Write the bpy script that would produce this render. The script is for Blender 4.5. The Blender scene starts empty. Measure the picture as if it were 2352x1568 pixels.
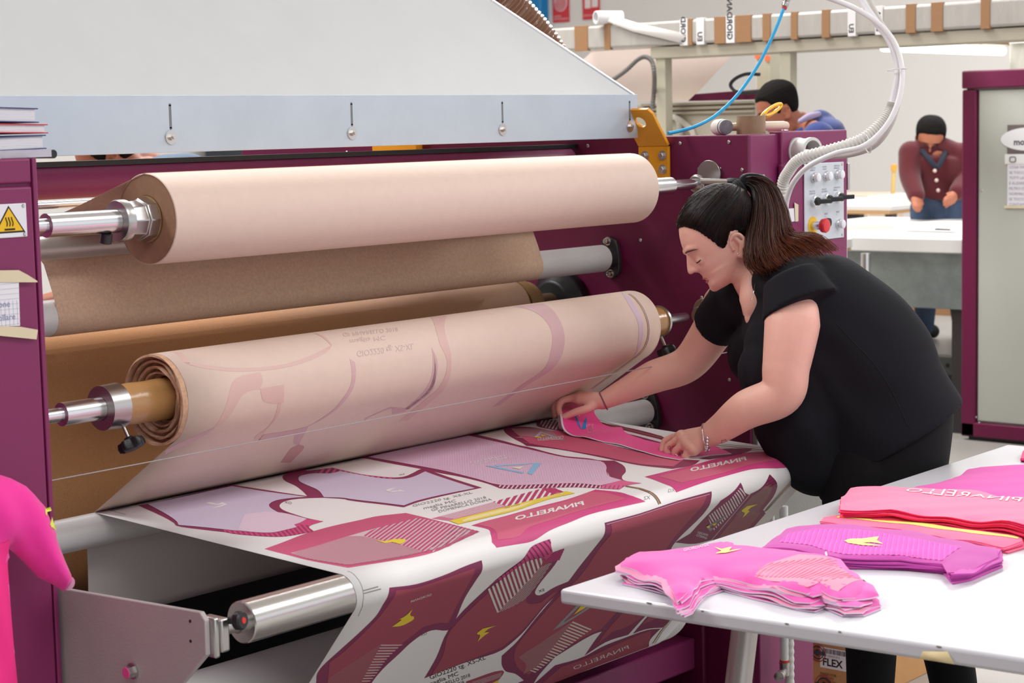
import bpy, bmesh, math, random
import numpy as np
from mathutils import Vector, Matrix
random.seed(7); RNG = np.random.default_rng(7)
S = bpy.context.scene; COL = S.collection
V3 = lambda *a: np.array(a, float)

# ---------------------------------------------------------------- camera, sky, lights, exposure
cam = bpy.data.objects.new('camera', bpy.data.cameras.new('camera')); COL.objects.link(cam)
cam.data.sensor_width = 36.0; cam.data.lens = 4374.55/2352*36.0
cam.data.clip_start = 0.05; cam.data.clip_end = 200
yaw, pit, rol = (math.radians(a) for a in (49.62439309, 6.38351208, -1.29516877))
fw = Vector((math.sin(yaw)*math.cos(pit), math.cos(yaw)*math.cos(pit), -math.sin(pit)))
rt = Vector((math.cos(yaw), -math.sin(yaw), 0)); up = rt.cross(fw)
r2 = rt*math.cos(rol)+up*math.sin(rol); u2 = -rt*math.sin(rol)+up*math.cos(rol)
cam.matrix_world = Matrix(((r2.x,u2.x,-fw.x,0),(r2.y,u2.y,-fw.y,0),(r2.z,u2.z,-fw.z,1.65),(0,0,0,1)))
cam.data.dof.use_dof = True; cam.data.dof.focus_distance = 4.1; cam.data.dof.aperture_fstop = 9.0
S.camera = cam
S.view_settings.view_transform = 'Standard'; S.view_settings.look = 'None'
S.view_settings.gamma = 1.0; S.view_settings.use_curve_mapping = False
S.view_settings.exposure = 0.0
W = bpy.data.worlds.new('overcast'); S.world = W; W.use_nodes = True
W.node_tree.nodes['Background'].inputs[0].default_value = (0.93, 0.96, 1.0, 1)
W.node_tree.nodes['Background'].inputs[1].default_value = 1.0
def area(name, loc, rot, sx, sy, power, col=(1,1,1)):
    l = bpy.data.lights.new(name, 'AREA'); l.shape = 'RECTANGLE'; l.size = sx; l.size_y = sy
    l.energy = power; l.color = col
    o = bpy.data.objects.new(name, l); COL.objects.link(o); o.location = loc; o.rotation_euler = rot
    return o
# added area lights under the closed ceiling, standing in for unseen skylights
for i, (x, y) in enumerate(((0.5,-1.5),(0.5,6.5),(6.5,-1.5),(6.5,6.5),(12.5,-1.5),(12.5,6.5))):
    area('overhead_fill', (x, y, 5.85), (0,0,0), 4.2, 2.2, (155,420,170,440,420,440)[i], (1.0,0.99,0.985))

# ---------------------------------------------------------------- colour and materials
def lin(c):
    if isinstance(c, str):
        c = tuple(int(c[i:i+2],16)/255 for i in (1,3,5))
    return tuple(v/12.92 if v <= .04045 else ((v+.055)/1.055)**2.4 for v in c)
MATS = {}
def mat(name, col, rough=.5, metal=0., bump=0., scale=200., var=0., vscale=8., spec=.5, sss=0., coat=0., emit=None, trans=0., aniso=0., alpha=1., sheen=0., stretch=None):
    if name in MATS: return MATS[name]
    m = bpy.data.materials.new(name); m.use_nodes = True; MATS[name] = m
    nt = m.node_tree; b = nt.nodes['Principled BSDF']; N = nt.nodes.new; L = nt.links.new
    c = lin(col)
    b.inputs['Base Color'].default_value = (*c,1); b.inputs['Roughness'].default_value = rough
    b.inputs['Metallic'].default_value = metal; b.inputs['Specular IOR Level'].default_value = spec
    b.inputs['Coat Weight'].default_value = coat; b.inputs['Sheen Weight'].default_value = sheen
    b.inputs['Alpha'].default_value = alpha
    if sss:
        b.inputs['Subsurface Weight'].default_value = sss; b.inputs['Subsurface Radius'].default_value = (.012,.005,.003)
        b.inputs['Subsurface Scale'].default_value = 1.0
    if trans: b.inputs['Transmission Weight'].default_value = trans
    if emit:
        b.inputs['Emission Color'].default_value = (*lin(emit[0]),1); b.inputs['Emission Strength'].default_value = emit[1]
    tc = None
    def coords():
        nonlocal tc
        if tc is None:
            t = N('ShaderNodeTexCoord'); tc = t.outputs['Object']
            if stretch:
                mp = N('ShaderNodeMapping'); mp.inputs['Scale'].default_value = stretch; L(tc, mp.inputs['Vector']); tc = mp.outputs['Vector']
        return tc
    if var:
        n = N('ShaderNodeTexNoise'); n.inputs['Scale'].default_value = vscale; n.inputs['Detail'].default_value = 6; n.inputs['Roughness'].default_value = .65
        L(coords(), n.inputs['Vector'])
        r = N('ShaderNodeMapRange'); r.inputs['From Min'].default_value=.3; r.inputs['From Max'].default_value=.7
        r.inputs['To Min'].default_value = 1-var; r.inputs['To Max'].default_value = 1+var
        L(n.outputs['Fac'], r.inputs['Value'])
        mx = N('ShaderNodeVectorMath'); mx.operation = 'SCALE'; mx.inputs[0].default_value = c
        L(r.outputs[0], mx.inputs['Scale']); L(mx.outputs[0], b.inputs['Base Color'])
    if bump:
        n = N('ShaderNodeTexNoise'); n.inputs['Scale'].default_value = scale; n.inputs['Detail'].default_value = 3
        L(coords(), n.inputs['Vector'])
        bp = N('ShaderNodeBump'); bp.inputs['Strength'].default_value = bump; bp.inputs['Distance'].default_value = .002
        L(n.outputs['Fac'], bp.inputs['Height']); L(bp.outputs[0], b.inputs['Normal'])
    return m
def flat(col, rough=.6):
    return mat('ink_'+(col if isinstance(col,str) else str(col)), col, rough)

# ---------------------------------------------------------------- mesh builder
class M:
    def __init__(s): s.v = []; s.f = []
    def add(s, vs, fs):
        o = len(s.v); s.v += [tuple(map(float,p)) for p in vs]; s.f += [tuple(i+o for i in f) for f in fs]; return s
    def box(s, x0,x1,y0,y1,z0,z1):
        return s.add([(x,y,z) for z in (z0,z1) for y in (y0,y1) for x in (x0,x1)],
            [(0,2,3,1),(4,5,7,6),(0,1,5,4),(2,6,7,3),(0,4,6,2),(1,3,7,5)])
    def obox(s, c, ax, half):
        c = np.array(c,float); ax = [np.array(a,float)/np.linalg.norm(a)*h for a,h in zip(ax,half)]
        return s.add([c+ax[0]*i+ax[1]*j+ax[2]*k for k in (-1,1) for j in (-1,1) for i in (-1,1)],
            [(0,2,3,1),(4,5,7,6),(0,1,5,4),(2,6,7,3),(0,4,6,2),(1,3,7,5)])
    def cyl(s, a, b, r, r2=None, n=24, caps=True):
        return s.tube([a,b], [r, r if r2 is None else r2], n, caps)
    def tube(s, pts, r, n=12, caps=True, closed=False):
        P = np.array(pts,float); K = len(P)
        R_ = np.full(K, r) if np.isscalar(r) else np.array(r,float)
        T = np.gradient(P, axis=0) if not closed else np.roll(P,-1,0)-np.roll(P,1,0)
        T /= np.linalg.norm(T,axis=1)[:,None]+1e-12
        u = np.cross(T[0], (0,0,1) if abs(T[0][2])<.9 else (1,0,0)); u /= np.linalg.norm(u)
        vs = []
        for i in range(K):
            u = u-T[i]*(u@T[i]); u /= np.linalg.norm(u)+1e-12; w = np.cross(T[i],u)
            for k in range(n):
                a = 2*math.pi*k/n; vs.append(P[i]+R_[i]*(u*math.cos(a)+w*math.sin(a)))
        fs = []
        for i in range(K if closed else K-1):
            j = (i+1)%K
            for k in range(n): fs.append((i*n+k, i*n+(k+1)%n, j*n+(k+1)%n, j*n+k))
        if caps and not closed: fs += [tuple(range(n))[::-1], tuple((K-1)*n+k for k in range(n))]
        return s.add(vs,fs)
    def lathe(s, prof, o, ax=(1,0,0), n=40, caps=True):
        """prof: list of (distance along ax, radius)"""
        ax = np.array(ax,float); ax /= np.linalg.norm(ax); o = np.array(o,float)
        u = np.cross(ax, (0,0,1) if abs(ax[2])<.9 else (1,0,0)); u /= np.linalg.norm(u); w = np.cross(ax,u)
        vs = [o+ax*d+r*(u*math.cos(2*math.pi*k/n)+w*math.sin(2*math.pi*k/n)) for d,r in prof for k in range(n)]
        K = len(prof); fs = [(i*n+k, i*n+(k+1)%n, (i+1)*n+(k+1)%n, (i+1)*n+k) for i in range(K-1) for k in range(n)]
        if caps: fs += [tuple(range(n))[::-1], tuple((K-1)*n+k for k in range(n))]
        return s.add(vs,fs)
    def prism(s, poly, d):
        """extrude a planar polygon (3-D points) by vector d"""
        P = [np.array(p,float) for p in poly]; n = len(P); d = np.array(d,float)
        return s.add(P+[p+d for p in P], [tuple(range(n))[::-1], tuple(range(n,2*n))]+[(i,(i+1)%n,n+(i+1)%n,n+i) for i in range(n)])
    def grid(s, A, close_u=False):
        A = np.array(A,float); a,b = A.shape[:2]
        fs = [(i*b+j, i*b+(j+1)%b, (i+1)*b+(j+1)%b, (i+1)*b+j) for i in range(a-1) for j in range(b if close_u else b-1)]
        return s.add(A.reshape(-1,3), fs)
    def ball(s, c, r, n=16, m=10):
        c = np.array(c,float); r = np.array(r,float)*np.ones(3)
        A = [[c+r*(math.sin(t)*math.cos(p), math.sin(t)*math.sin(p), math.cos(t)) for p in np.linspace(0,2*math.pi,n,endpoint=False)] for t in np.linspace(.02,math.pi-.02,m)]
        s.grid(A, True); k = len(s.v)-n*m
        s.f += [tuple(k+i for i in range(n)), tuple(k+n*(m-1)+i for i in range(n))[::-1]]
        return s
OFF = {}
def mesh_of(name, m, off=(0,0,0), smooth=35):
    me = bpy.data.meshes.new(name)
    V = np.array(m.v,float).reshape(-1,3)-np.array(off)
    me.from_pydata(V.tolist(), [], m.f); me.update()
    bm = bmesh.new(); bm.from_mesh(me); bmesh.ops.recalc_face_normals(bm, faces=bm.faces); bm.to_mesh(me); bm.free()
    if smooth:
        me.polygons.foreach_set('use_smooth', [True]*len(me.polygons)); me.set_sharp_from_angle(angle=math.radians(smooth))
    return me
def tag(o, label=None, cat=None, group=None, kind=None):
    if label: o['label'] = label
    if cat: o['category'] = cat
    if group: o['group'] = group
    if kind: o['kind'] = kind
    return o
def thing(name, loc, label, cat, group=None):
    o = bpy.data.objects.new(name, None); COL.objects.link(o); o.location = loc; o.empty_display_size = .1
    OFF[o.name] = np.array(loc,float); return tag(o,label,cat,group)
def obj(name, m, material, parent=None, bevel=0, smooth=35, label=None, cat=None, group=None, kind=None, seg=2, solid=0):
    if parent is not None: off = OFF[parent.name]
    else:
        V = np.array(m.v); off = np.array([(V[:,0].min()+V[:,0].max())/2, (V[:,1].min()+V[:,1].max())/2, V[:,2].min()])
    o = bpy.data.objects.new(name, mesh_of(name, m, off, smooth)); COL.objects.link(o)
    OFF[o.name] = off
    if parent is not None: o.parent = parent
    else: o.location = off
    for x in (material if isinstance(material,(list,tuple)) else [material]): o.data.materials.append(x)
    if solid:
        b = o.modifiers.new('thick','SOLIDIFY'); b.thickness = solid; b.offset = 0
    if bevel:
        b = o.modifiers.new('bevel','BEVEL'); b.width = bevel; b.segments = seg; b.limit_method = 'ANGLE'; b.angle_limit = math.radians(40)
    return tag(o,label,cat,group,kind)
def struct(name, m, material, bevel=0): return obj(name, m, material, bevel=bevel, kind='structure')
def spline(pts, n):
    P = np.array(pts,float); K = len(P); Q = np.vstack([2*P[0]-P[1], P, 2*P[-1]-P[-2]]); out = []
    for t in np.linspace(0, K-1-1e-9, n):
        i = int(t); f = t-i; a,b,c,d = Q[i:i+4]
        out.append(.5*(2*b+(c-a)*f+(2*a-5*b+4*c-d)*f*f+(3*b-a-3*c+d)*f**3))
    return np.array(out)
def text_mesh(body, size, align='LEFT', spacing=1.0, shear=0., bold=0., line=1.0):
    """text as flat polygons: returns list of 2-D verts and faces"""
    cu = bpy.data.curves.new('txt','FONT'); cu.body = body; cu.size = size; cu.align_x = align; cu.space_character = spacing; cu.shear = shear; cu.offset = bold*size; cu.resolution_u = 2; cu.space_line = line
    o = bpy.data.objects.new('txt', cu); COL.objects.link(o)
    dg = bpy.context.evaluated_depsgraph_get(); ev = o.evaluated_get(dg); me = ev.to_mesh()
    vs = [(v.co.x,v.co.y) for v in me.vertices]; fs = [tuple(p.vertices) for p in me.polygons]
    ev.to_mesh_clear(); bpy.data.objects.remove(o); bpy.data.curves.remove(cu)
    return vs, fs
def text_on(m, body, o, ex, ey, size, **k):
    """lay flat lettering on a plane: o origin, ex/ey unit axes"""
    vs, fs = text_mesh(body, size, **k); o = np.array(o,float); ex = np.array(ex,float); ey = np.array(ey,float)
    return m.add([o+ex*x+ey*y for x,y in vs], fs)
def hexbolt(m, c, ax, r, h):
    ax = np.array(ax,float); ax /= np.linalg.norm(ax)
    m.lathe([(0,r*1.5),(h*.2,r*1.5)], c, ax, 24); m.lathe([(h*.2,r),(h*.9,r),(h,r*.82)], c, ax, 6)
    return m

# ---------------------------------------------------------------- shared materials
m_mag = mat('magenta_paint', '#842a5d', .42, bump=.12, scale=900, spec=.45)
m_magd = mat('wine_paint', '#6b113f', .45, bump=.12, scale=900, spec=.4)
m_chrome = mat('chrome', '#e4e3e5', .22, 1.)
m_steel = mat('brushed_steel', '#c2bfbd', .3, 1., bump=.05, scale=300)
m_galv = mat('galvanised_sheet', '#e6eaed', .36, .6, var=.02, vscale=5, bump=.015, scale=60)
m_alum = mat('aluminium_strip', '#c3cedb', .45, .35, var=.04, vscale=9)
m_black = mat('black_plastic', '#1b1b1f', .4)
m_iron = mat('cast_iron', '#4a4547', .45, .6, bump=.1, scale=300)
m_white = mat('white_plastic', '#e9e9ea', .35)
m_paper = mat('kraft_tissue', '#e3cabb', .62, bump=.05, scale=500, var=.02, vscale=40)
m_paperb = mat('kraft_tissue_back', '#dcb99b', .7, bump=.06, scale=500, var=.05, vscale=120)
m_kend = mat('kraft_roll_end', '#a67d62', .8, var=.1, vscale=60)
m_tape = mat('brown_tape', '#b88a58', .22, bump=.6, scale=45, spec=.7)
m_card = mat('cardboard_core', '#c79c6d', .7)
m_yell = mat('orange_bracket_paint', '#f0a21c', .38)
m_screw = mat('zinc_screw', '#cfccca', .3, 1.)

# ---------------------------------------------------------------- the room
m_floor = mat('screed_floor', '#aeaaa5', .45, var=.06, vscale=1.5, bump=.02, scale=80)
m_wall = mat('white_wall', '#ece9e5', .8, bump=.02, scale=60)
struct('floor', M().box(-7,18.5,-9,15.2,-.1,0), m_floor)
struct('wall_right', M().box(18.3,18.5,-9,15.2,0,6.2), m_wall)
struct('wall_back', M().box(-7,18.3,15,15.2,0,6.2), m_wall)
struct('wall_left', M().box(-7.2,-7,-9,15.2,0,6.2), mat('grey_wall','#8f8a86',.85))  # unseen; added and darkened to hold back light from the left
struct('ceiling', M().box(-7.2,18.5,-9,15.2,6.2,6.4), mat('ceiling_paint','#e4e2df',.85))

# ---------------------------------------------------------------- heat press calender (frame and fixed parts)
XL0, XR0, YF = 1.936, 4.10, 2.685
hp = thing('heat_press_calender', (3.0,3.4,0), 'wine painted heat press calender with rollers between two side cabinets', 'machine')
# left cabinet : body with proud panels leaving a thin shadow groove
lc = obj('left_cabinet', M().box(0.9,XL0,YF+.008,4.2,.06,1.612), m_mag, hp, .004)
obj('cabinet_panel', M().box(.92,XL0-.0115,YF,YF+.012,.08,1.572), m_mag, lc, .004)
obj('cabinet_panel', M().box(.92,XL0-.0115,YF,YF+.012,1.577,1.619), m_mag, lc, .004)
obj('cabinet_edge', M().box(XL0-.009,XL0,YF,YF+.012,.08,1.619), m_mag, lc, .002)
# heat warning plate on the left cabinet
def warn(parent, o, ex, ez, w, h, kind):
    """o: lower left corner, ex right, ez up, plate w x h"""
    o = np.array(o,float); ex=np.array(ex,float); ez=np.array(ez,float); n = np.cross(ex,ez)
    pl = obj('warning_plate', M().obox(o+ex*w/2+ez*h/2+n*.001, (ex,ez,n), (w/2,h/2,.0012)), mat('sign_white','#eceaf2',.4), parent, .004 if w>.05 else .002, label='white warning plate with yellow triangle')
    P = lambda x,y,k: o+ex*(w*x)+ez*(h*y)+n*(.0022+.0004*k)
    tri = lambda s,k: [P(.5+(x-.5)*s, .47+(y-.47)*s, k) for x,y in ((.06,.14),(.94,.14),(.5,.95))]
    t = M(); t.prism(tri(1,0), n*.0003); obj('triangle_border', t, flat('#1c1410'), pl)
    t = M(); t.prism(tri(.84,1), n*.0003); obj('triangle', t, flat('#f5c21b'), pl)
    s = M()
    if kind == 'heat':
        for cx in (.42,.5,.58):
            pts = [P(cx+.018*math.sin(u*5), .34+.27*u, 2) for u in np.linspace(0,1,14)]
            s.tube(pts, .0011, 5)
        s.tube([P(.36,.25,2),P(.64,.25,2)], .0016, 5)
    else:
        s.tube([P(x,y,2) for x,y in ((.24,.30),(.32,.42),(.42,.47),(.55,.46),(.68,.40))], .0013, 5)
        s.tube([P(x,y,2) for x,y in ((.3,.24),(.42,.36),(.5,.30),(.62,.30),(.74,.24))], .0013, 5)
    obj('warning_mark', s, flat('#2a2118'), pl)
    for x in (.08,.92):
        for y in (.08,.92): obj('screw', M().lathe([(0,.0035),(.0015,.0025)], P(x,y,0), n, 10), m_screw, pl)
a = V3(*(1.9092,2.6850,1.4881)); b = V3(*(1.9092,2.6850,1.5442))
warn(lc, (a[0]-.0705, YF, a[2]), (1,0,0), (0,0,1), .0705, b[2]-a[2], 'heat')

# inner side panel on the right (faces the rollers) with small screws
sp = obj('side_panel', M().box(XR0,XR0+.01,YF,4.6,.06,1.620), m_magd, hp, .003)
for p in ((4.1000,2.8942,1.6011),(4.1000,2.7422,1.6026),(4.1000,2.8355,1.5341),(4.1000,2.7710,1.5350),(4.1000,2.7026,1.5314),(4.1000,3.0267,1.3459),(4.1000,2.8319,1.1996),(4.1000,2.7474,0.9885),(4.1000,2.6823,0.2653),(4.1000,2.7196,0.1945),(4.1000,3.1992,1.5978),(4.1000,4.1250,1.5885),(4.1000,3.9694,1.5884)):
    obj('screw', M().lathe([(0,.0048),(.002,.0048),(.0035,.003)], (4.1,p[1],p[2]), (-1,0,0), 12), m_screw, sp)
# right cabinet, its hinged door and fittings
dX = (4.2377,2.6850,1.6149)[0]; eX = (4.5717,2.6850,1.6173)[0]
rc = obj('right_cabinet', M().box(XR0+.0101,dX+.01,YF,4.2,.06,1.620).box(dX+.01,eX-.004,YF+.03,4.2,.50,1.60), m_mag, hp, .004)
door = obj('cabinet_door', M().box(dX+.004,eX,YF-.012,YF+.028,.90,1.626), m_mag, hp, .004)
obj('hinge', M().cyl((dX+.001,YF-.012,1.42),(dX+.001,YF-.012,1.535),.009,n=14).ball((dX+.001,YF-.012,1.535),.009), m_mag, door)
obj('door_edge_clip', M().box(eX+.001,eX+.012,YF-.014,YF+.02,1.462,1.535), m_steel, door, .002)
obj('door_edge_clip', M().box(eX+.001,eX+.011,YF-.01,YF+.02,1.56,1.60), m_steel, door, .002)
obj('side_trim', M().box(eX+.0005,eX+.014,YF-.004,YF+.03,.9,1.455), mat('trim_grey','#d3d6da',.5), door, .002)
a = V3(*(4.1270,2.6850,1.4995))
warn(rc, (a[0], YF, 1.455), (1,0,0), (0,0,1), .048, .062, 'hand')
obj('base_panel', M().box(XR0+.012,eX,YF-.014,YF+.02,.52,.895), mat('grey_base_panel','#8d8b86',.8,bump=.5,scale=160), hp, .003)
obj('base_skirt', M().box(XR0+.012,(4.3783,2.6700,0.2095)[0],YF-.016,YF+.02,.06,.515), m_mag, hp, .003)
# control panel
p0 = V3(*(4.3447,2.6700,1.5386)); p1 = V3(*(4.5480,2.6700,1.5398)); zb = (4.5468,2.6700,1.3340)[2]
yp = YF-.0125
cp = obj('control_panel', M().box(p0[0],p1[0],yp-.003,yp,zb,p1[2]), mat('panel_silver','#d5dae2',.4,.15), hp, .0015, label='silver control panel with buttons and switches')
wP, hP = p1[0]-p0[0], p1[2]-zb
def cpt(u, v): return V3(p0[0]+wP*u, yp-.003, zb+hP*v)
m_btn = mat('button_white', '#f4f4fa', .25)
for u, v in ((.225,.815),(.53,.825),(.83,.835),(.85,.185)):
    c = cpt(u,v); b_ = obj('push_button', M().lathe([(0,.0145),(.006,.0145),(.008,.013)], c, (0,-1,0), 24), m_chrome, cp)
    obj('button_cap', M().lathe([(.006,.0115),(.017,.0115),(.0185,.009)], c, (0,-1,0), 24), m_btn, cp)
for u, v in ((.225,.51),(.53,.525),(.83,.54)):
    c = cpt(u,v); s_ = obj('selector_switch', M().lathe([(0,.0155),(.009,.0155),(.011,.013)], c, (0,-1,0), 24), m_chrome, cp)
    obj('switch_lever', M().lathe([(.01,.011),(.018,.011)], c, (0,-1,0), 20).obox(c+V3(.004,-.026,0),(V3(1,-.55,.03),V3(.55,1,0),(0,0,1)),(.022,.006,.006)), m_black, cp, .002)
c = cpt(.2,.2); obj('stop_plate', M().lathe([(0,.024),(.001,.024)], c, (0,-1,0), 30), flat('#f6c52c'), cp)
obj('stop_stem', M().lathe([(0,.012),(.03,.012)], c, (0,-1,0), 20), m_chrome, cp)
obj('emergency_stop', M().lathe([(.026,.013),(.03,.018),(.04,.0195),(.044,.017),(.045,.012)], c, (0,-1,0), 28), mat('stop_red','#e8353f',.35), cp, label='red mushroom emergency stop button')
c = cpt(.56,.22); obj('key_switch', M().lathe([(0,.012),(.008,.012)], c, (0,-1,0), 20), m_black, cp)
for u, v, w in ((.14,.94,'PRESSATA\nSTRISCIO'),(.45,.945,'FELTRO\nCALDO'),(.74,.95,'APERTURA\nMANUALE'),(.12,.64,'VELOCITA\nAVVOLGIT.'),(.43,.655,'SVOLGIT.\nAUTOMAT.'),(.73,.665,'CONTATTO\nRULLO'),(.5,.335,'RESET\n1'),(.8,.345,'RESET\n2')):
    obj('panel_lettering', text_on(M(), w, cpt(u,v-.01)+V3(0,-.0003,0), (1,0,0), (0,0,1), .0062), flat('#7d8088'), cp, smooth=0)
for u in (.05,.95):
    for v in (.04,.965): obj('screw', M().lathe([(0,.004),(.0015,.003)], cpt(u,v), (0,-1,0), 10), m_screw, cp)
# round cable gland
g = V3(*(4.3095,2.6600,1.5736)); g[1] = YF-.012
gl = M(); gl.lathe([(0,.036),(.012,.036),(.014,.033),(.05,.033),(.052,.036),(.062,.036),(.063,.028),(.02,.027)], g, (-.25,-1,0), 30, caps=False)
obj('cable_gland', gl, mat('gland_grey','#d8d7d4',.4), hp)
# lifting bracket
br = M(); q = [(4.0900,2.9990,1.5166),(4.0900,2.9158,1.5165),(4.0900,2.9199,1.6096),(4.0900,3.0159,1.6062)]
t0 = (4.0350,3.0077,1.6912); t1 = (4.0350,2.8999,1.6931)
yb0, yb1 = 2.925, 3.022
X1 = 4.088
br.add([], [])
def plate_bend():
    m = M(); th = .010; zb0, zk, zt = 1.512, 1.594, 1.690
    # lower plate
    m.box(X1, X1+th, yb0, yb1, zb0, zk)
    # inclined plate with round hole
    d = V3(-.062,.012,zt-zk); 
    n = np.cross((0,1,0), d); n /= np.linalg.norm(n); n = n if n[0]<0 else -n
    W_ = yb1-yb0; K = 32; hc = (.52,.66); hr = .0155/W_; hrz = .0155/np.linalg.norm(d)
    P = lambda u,v: V3(X1,yb0,zk)+V3(0,W_,0)*u+d*v
    def outer(a):
        # rounded rectangle boundary point in direction a from hole centre
        dx, dy = math.cos(a), math.sin(a); best = 9
        for (lim, comp, cc) in ((0,dx,hc[0]),(1,dx,hc[0])):
            if abs(comp)>1e-6:
                t = (lim-cc)/comp
                if t>0: best = min(best,t)
        for (lim, comp, cc) in ((0,dy,hc[1]),(1,dy,hc[1])):
            if abs(comp)>1e-6:
                t = (lim-cc)/comp
                if t>0: best = min(best,t)
        u, v = hc[0]+dx*best, hc[1]+dy*best
        if v > .88:   # clip the top corners
            ex = max(0, (v-.88)/.12)*.10*(1 if u<.5 else 1)
            if u < .1: u = max(u, ex)
            if u > .9: u = min(u, 1-ex)
        return u, v
    an = sorted([2*math.pi*k/K for k in range(K)]+[math.atan2(y-hc[1],x-hc[0])%(2*math.pi) for x,y in ((0,0),(1,0),(0,.88),(1,.88),(.09,1),(.91,1))])
    A = np.array([[P(hc[0]+hr*math.cos(a), hc[1]+hrz*math.sin(a)), P(*outer(a)), P(*outer(a))+n*-th, P(hc[0]+hr*math.cos(a), hc[1]+hrz*math.sin(a))+n*-th] for a in an])
    k = len(an); o = len(m.v); m.v += [tuple(p) for p in A.reshape(-1,3)]
    for i in range(k):
        j = (i+1)%k
        for c in range(4): m.f.append((o+i*4+c, o+i*4+(c+1)%4, o+j*4+(c+1)%4, o+j*4+c))
    return m
bk = obj('lifting_bracket', plate_bend(), m_yell, hp, .0015, label='orange bent lifting bracket with round hole')
for y in (2.943,3.0):
    for z in (1.570,1.534):
        obj('bolt', hexbolt(M(), (X1,y,z), (-1,0,0), .0085, .010), m_screw, bk)
rb = obj('lifting_bracket', M().box(4.06,4.088,3.80,3.98,1.56,1.66), m_yell, hp, .003)
# casing tube across the back top, with black trim strip
obj('casing_tube', M().lathe([(0,.034),(2.13,.034)], (1.94,3.25,1.560), (1,0,0), 40), m_mag, hp)
obj('casing_trim', M().box(1.94,4.1,3.235,3.275,1.592,1.603), m_black, hp)
# felt blanket belt running over its guide roller
fb = []
for a in np.linspace(math.pi*.5, math.pi, 12): fb.append((3.29+.075*math.cos(a), 1.17+.075*math.sin(a)))
fb = [(3.9,1.245)]+fb+[(3.215,z) for z in np.linspace(1.1,.70,8)]
A = np.array([[(x,y,z) for x in (1.95,3.86)] for y,z in fb])
felt = mat('brown_felt','#d09c68',.95,bump=.5,scale=900,var=.08,vscale=300,sheen=.3)
obj('felt_blanket', M().grid(A), felt, hp, solid=.006)
obj('felt_roller', M().lathe([(0,.069),(1.98,.069)], (1.95,3.29,1.17), (1,0,0), 40), mat('brown_roller','#8b6a45',.6), hp)
obj('roller_end', M().lathe([(0,.077),(.03,.077),(.033,.07),(.05,.07)], (3.87,3.29,1.17), (1,0,0), 40), mat('bronze_ring','#a98c5e',.4,.4), hp)
obj('roller_journal', M().lathe([(0,.03),(.12,.03)], (3.92,3.29,1.17), (1,0,0), 24), mat('bronze_journal','#6e5a44',.5,.4), hp)
obj('bearing_block', M().lathe([(0,.06),(.03,.09),(.06,.09)], (4.035,3.29,1.17), (1,0,0), 24), m_black, hp, .004)
obj('rating_plate', M().box(4.097,4.0995,3.055,3.175,1.13,1.178), mat('dull_plate','#6a4a5c',.5), hp)
# idler rollers with bearing flanges
m_idl = mat('white_idler','#dcdad9',.38,var=.03,vscale=30)
def flange(y, z, tilt):
    m = M(); X = 4.099
    ax = (math.sin(tilt), math.cos(tilt))   # long axis in (y,z)
    out = []
    for k in range(40):
        a = 2*math.pi*k/40; lx, lz = .030*math.cos(a), .030*math.sin(a)+(.026 if math.sin(a)>.55 else -.026 if math.sin(a)<-.55 else .026*math.sin(a)/.55)
        if abs(math.sin(a))>.55: lx *= .62/.84 if abs(math.cos(a))<.6 else 1
        out.append((X, y+lx*ax[1]+lz*ax[0], z-lx*ax[0]+lz*ax[1]))
    m.prism(out, (-.014,0,0))
    m.lathe([(0,.030),(.030,.027),(.032,.021),(.018,.020)], (X-.012,y,z), (-1,0,0), 30)
    f = obj('bearing_flange', m, m_iron, hp, .002)
    for s in (-1,1):
        c = (X-.014, y+s*.044*ax[0], z+s*.044*ax[1])
        obj('bolt', M().lathe([(0,.0115),(.003,.0115),(.0032,.008),(.013,.008),(.014,.0066),(.009,.004)], c, (-1,0,0), 20), m_screw, f)
ri = obj('idler_roller', M().lathe([(0,.034),(.002,.036),(2.088,.036),(2.09,.034)], (1.96,3.12,1.298), (1,0,0), 40), m_idl, hp, label='white upper idler roller')
obj('journal', M().lathe([(0,.017),(.06,.017)], (4.048,3.12,1.298), (1,0,0), 24), mat('brass_journal','#d9c193',.35,.3), hp)
flange(3.121,1.298,.10)
ri = obj('idler_roller', M().lathe([(0,.031),(.002,.033),(2.108,.033),(2.11,.031)], (1.96,3.0,.889), (1,0,0), 40), m_idl, hp, label='white lower idler roller under printed paper')
obj('journal', M().lathe([(0,.017),(.06,.017)], (4.068,3.0,.889), (1,0,0), 24), m_white, hp)
flange(3.0,.889,.18)
obj('guide_roller', M().lathe([(0,.024),(2.1,.024)], (1.95,3.085,1.438), (1,0,0), 32), mat('grey_roller','#b9b2ad',.4,.5), hp)
obj('guide_rod', M().lathe([(0,.0075),(2.1,.0075)], (1.95,3.06,1.523), (1,0,0), 16), m_chrome, hp)
# added black pan and walls for the inner shade, and the lower protective sheet
obj('belly_shade_box', M().box(1.95,4.095,2.70,3.5,.08,.10).box(1.95,4.095,3.10,3.12,.10,.70).box(1.945,1.95,2.70,3.5,.1,.86), mat('inside_shade_black','#0e0c10',.7), hp)
A = np.array([[(x,y,z) for x in (2.262,3.757)] for y,z in ((3.034,.889),(3.036,.80),(3.04,.71),(3.05,.69))])
obj('protective_sheet', M().grid(A), mat('sheet_grey','#d8d0cd',.7), hp, solid=.001)
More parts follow.
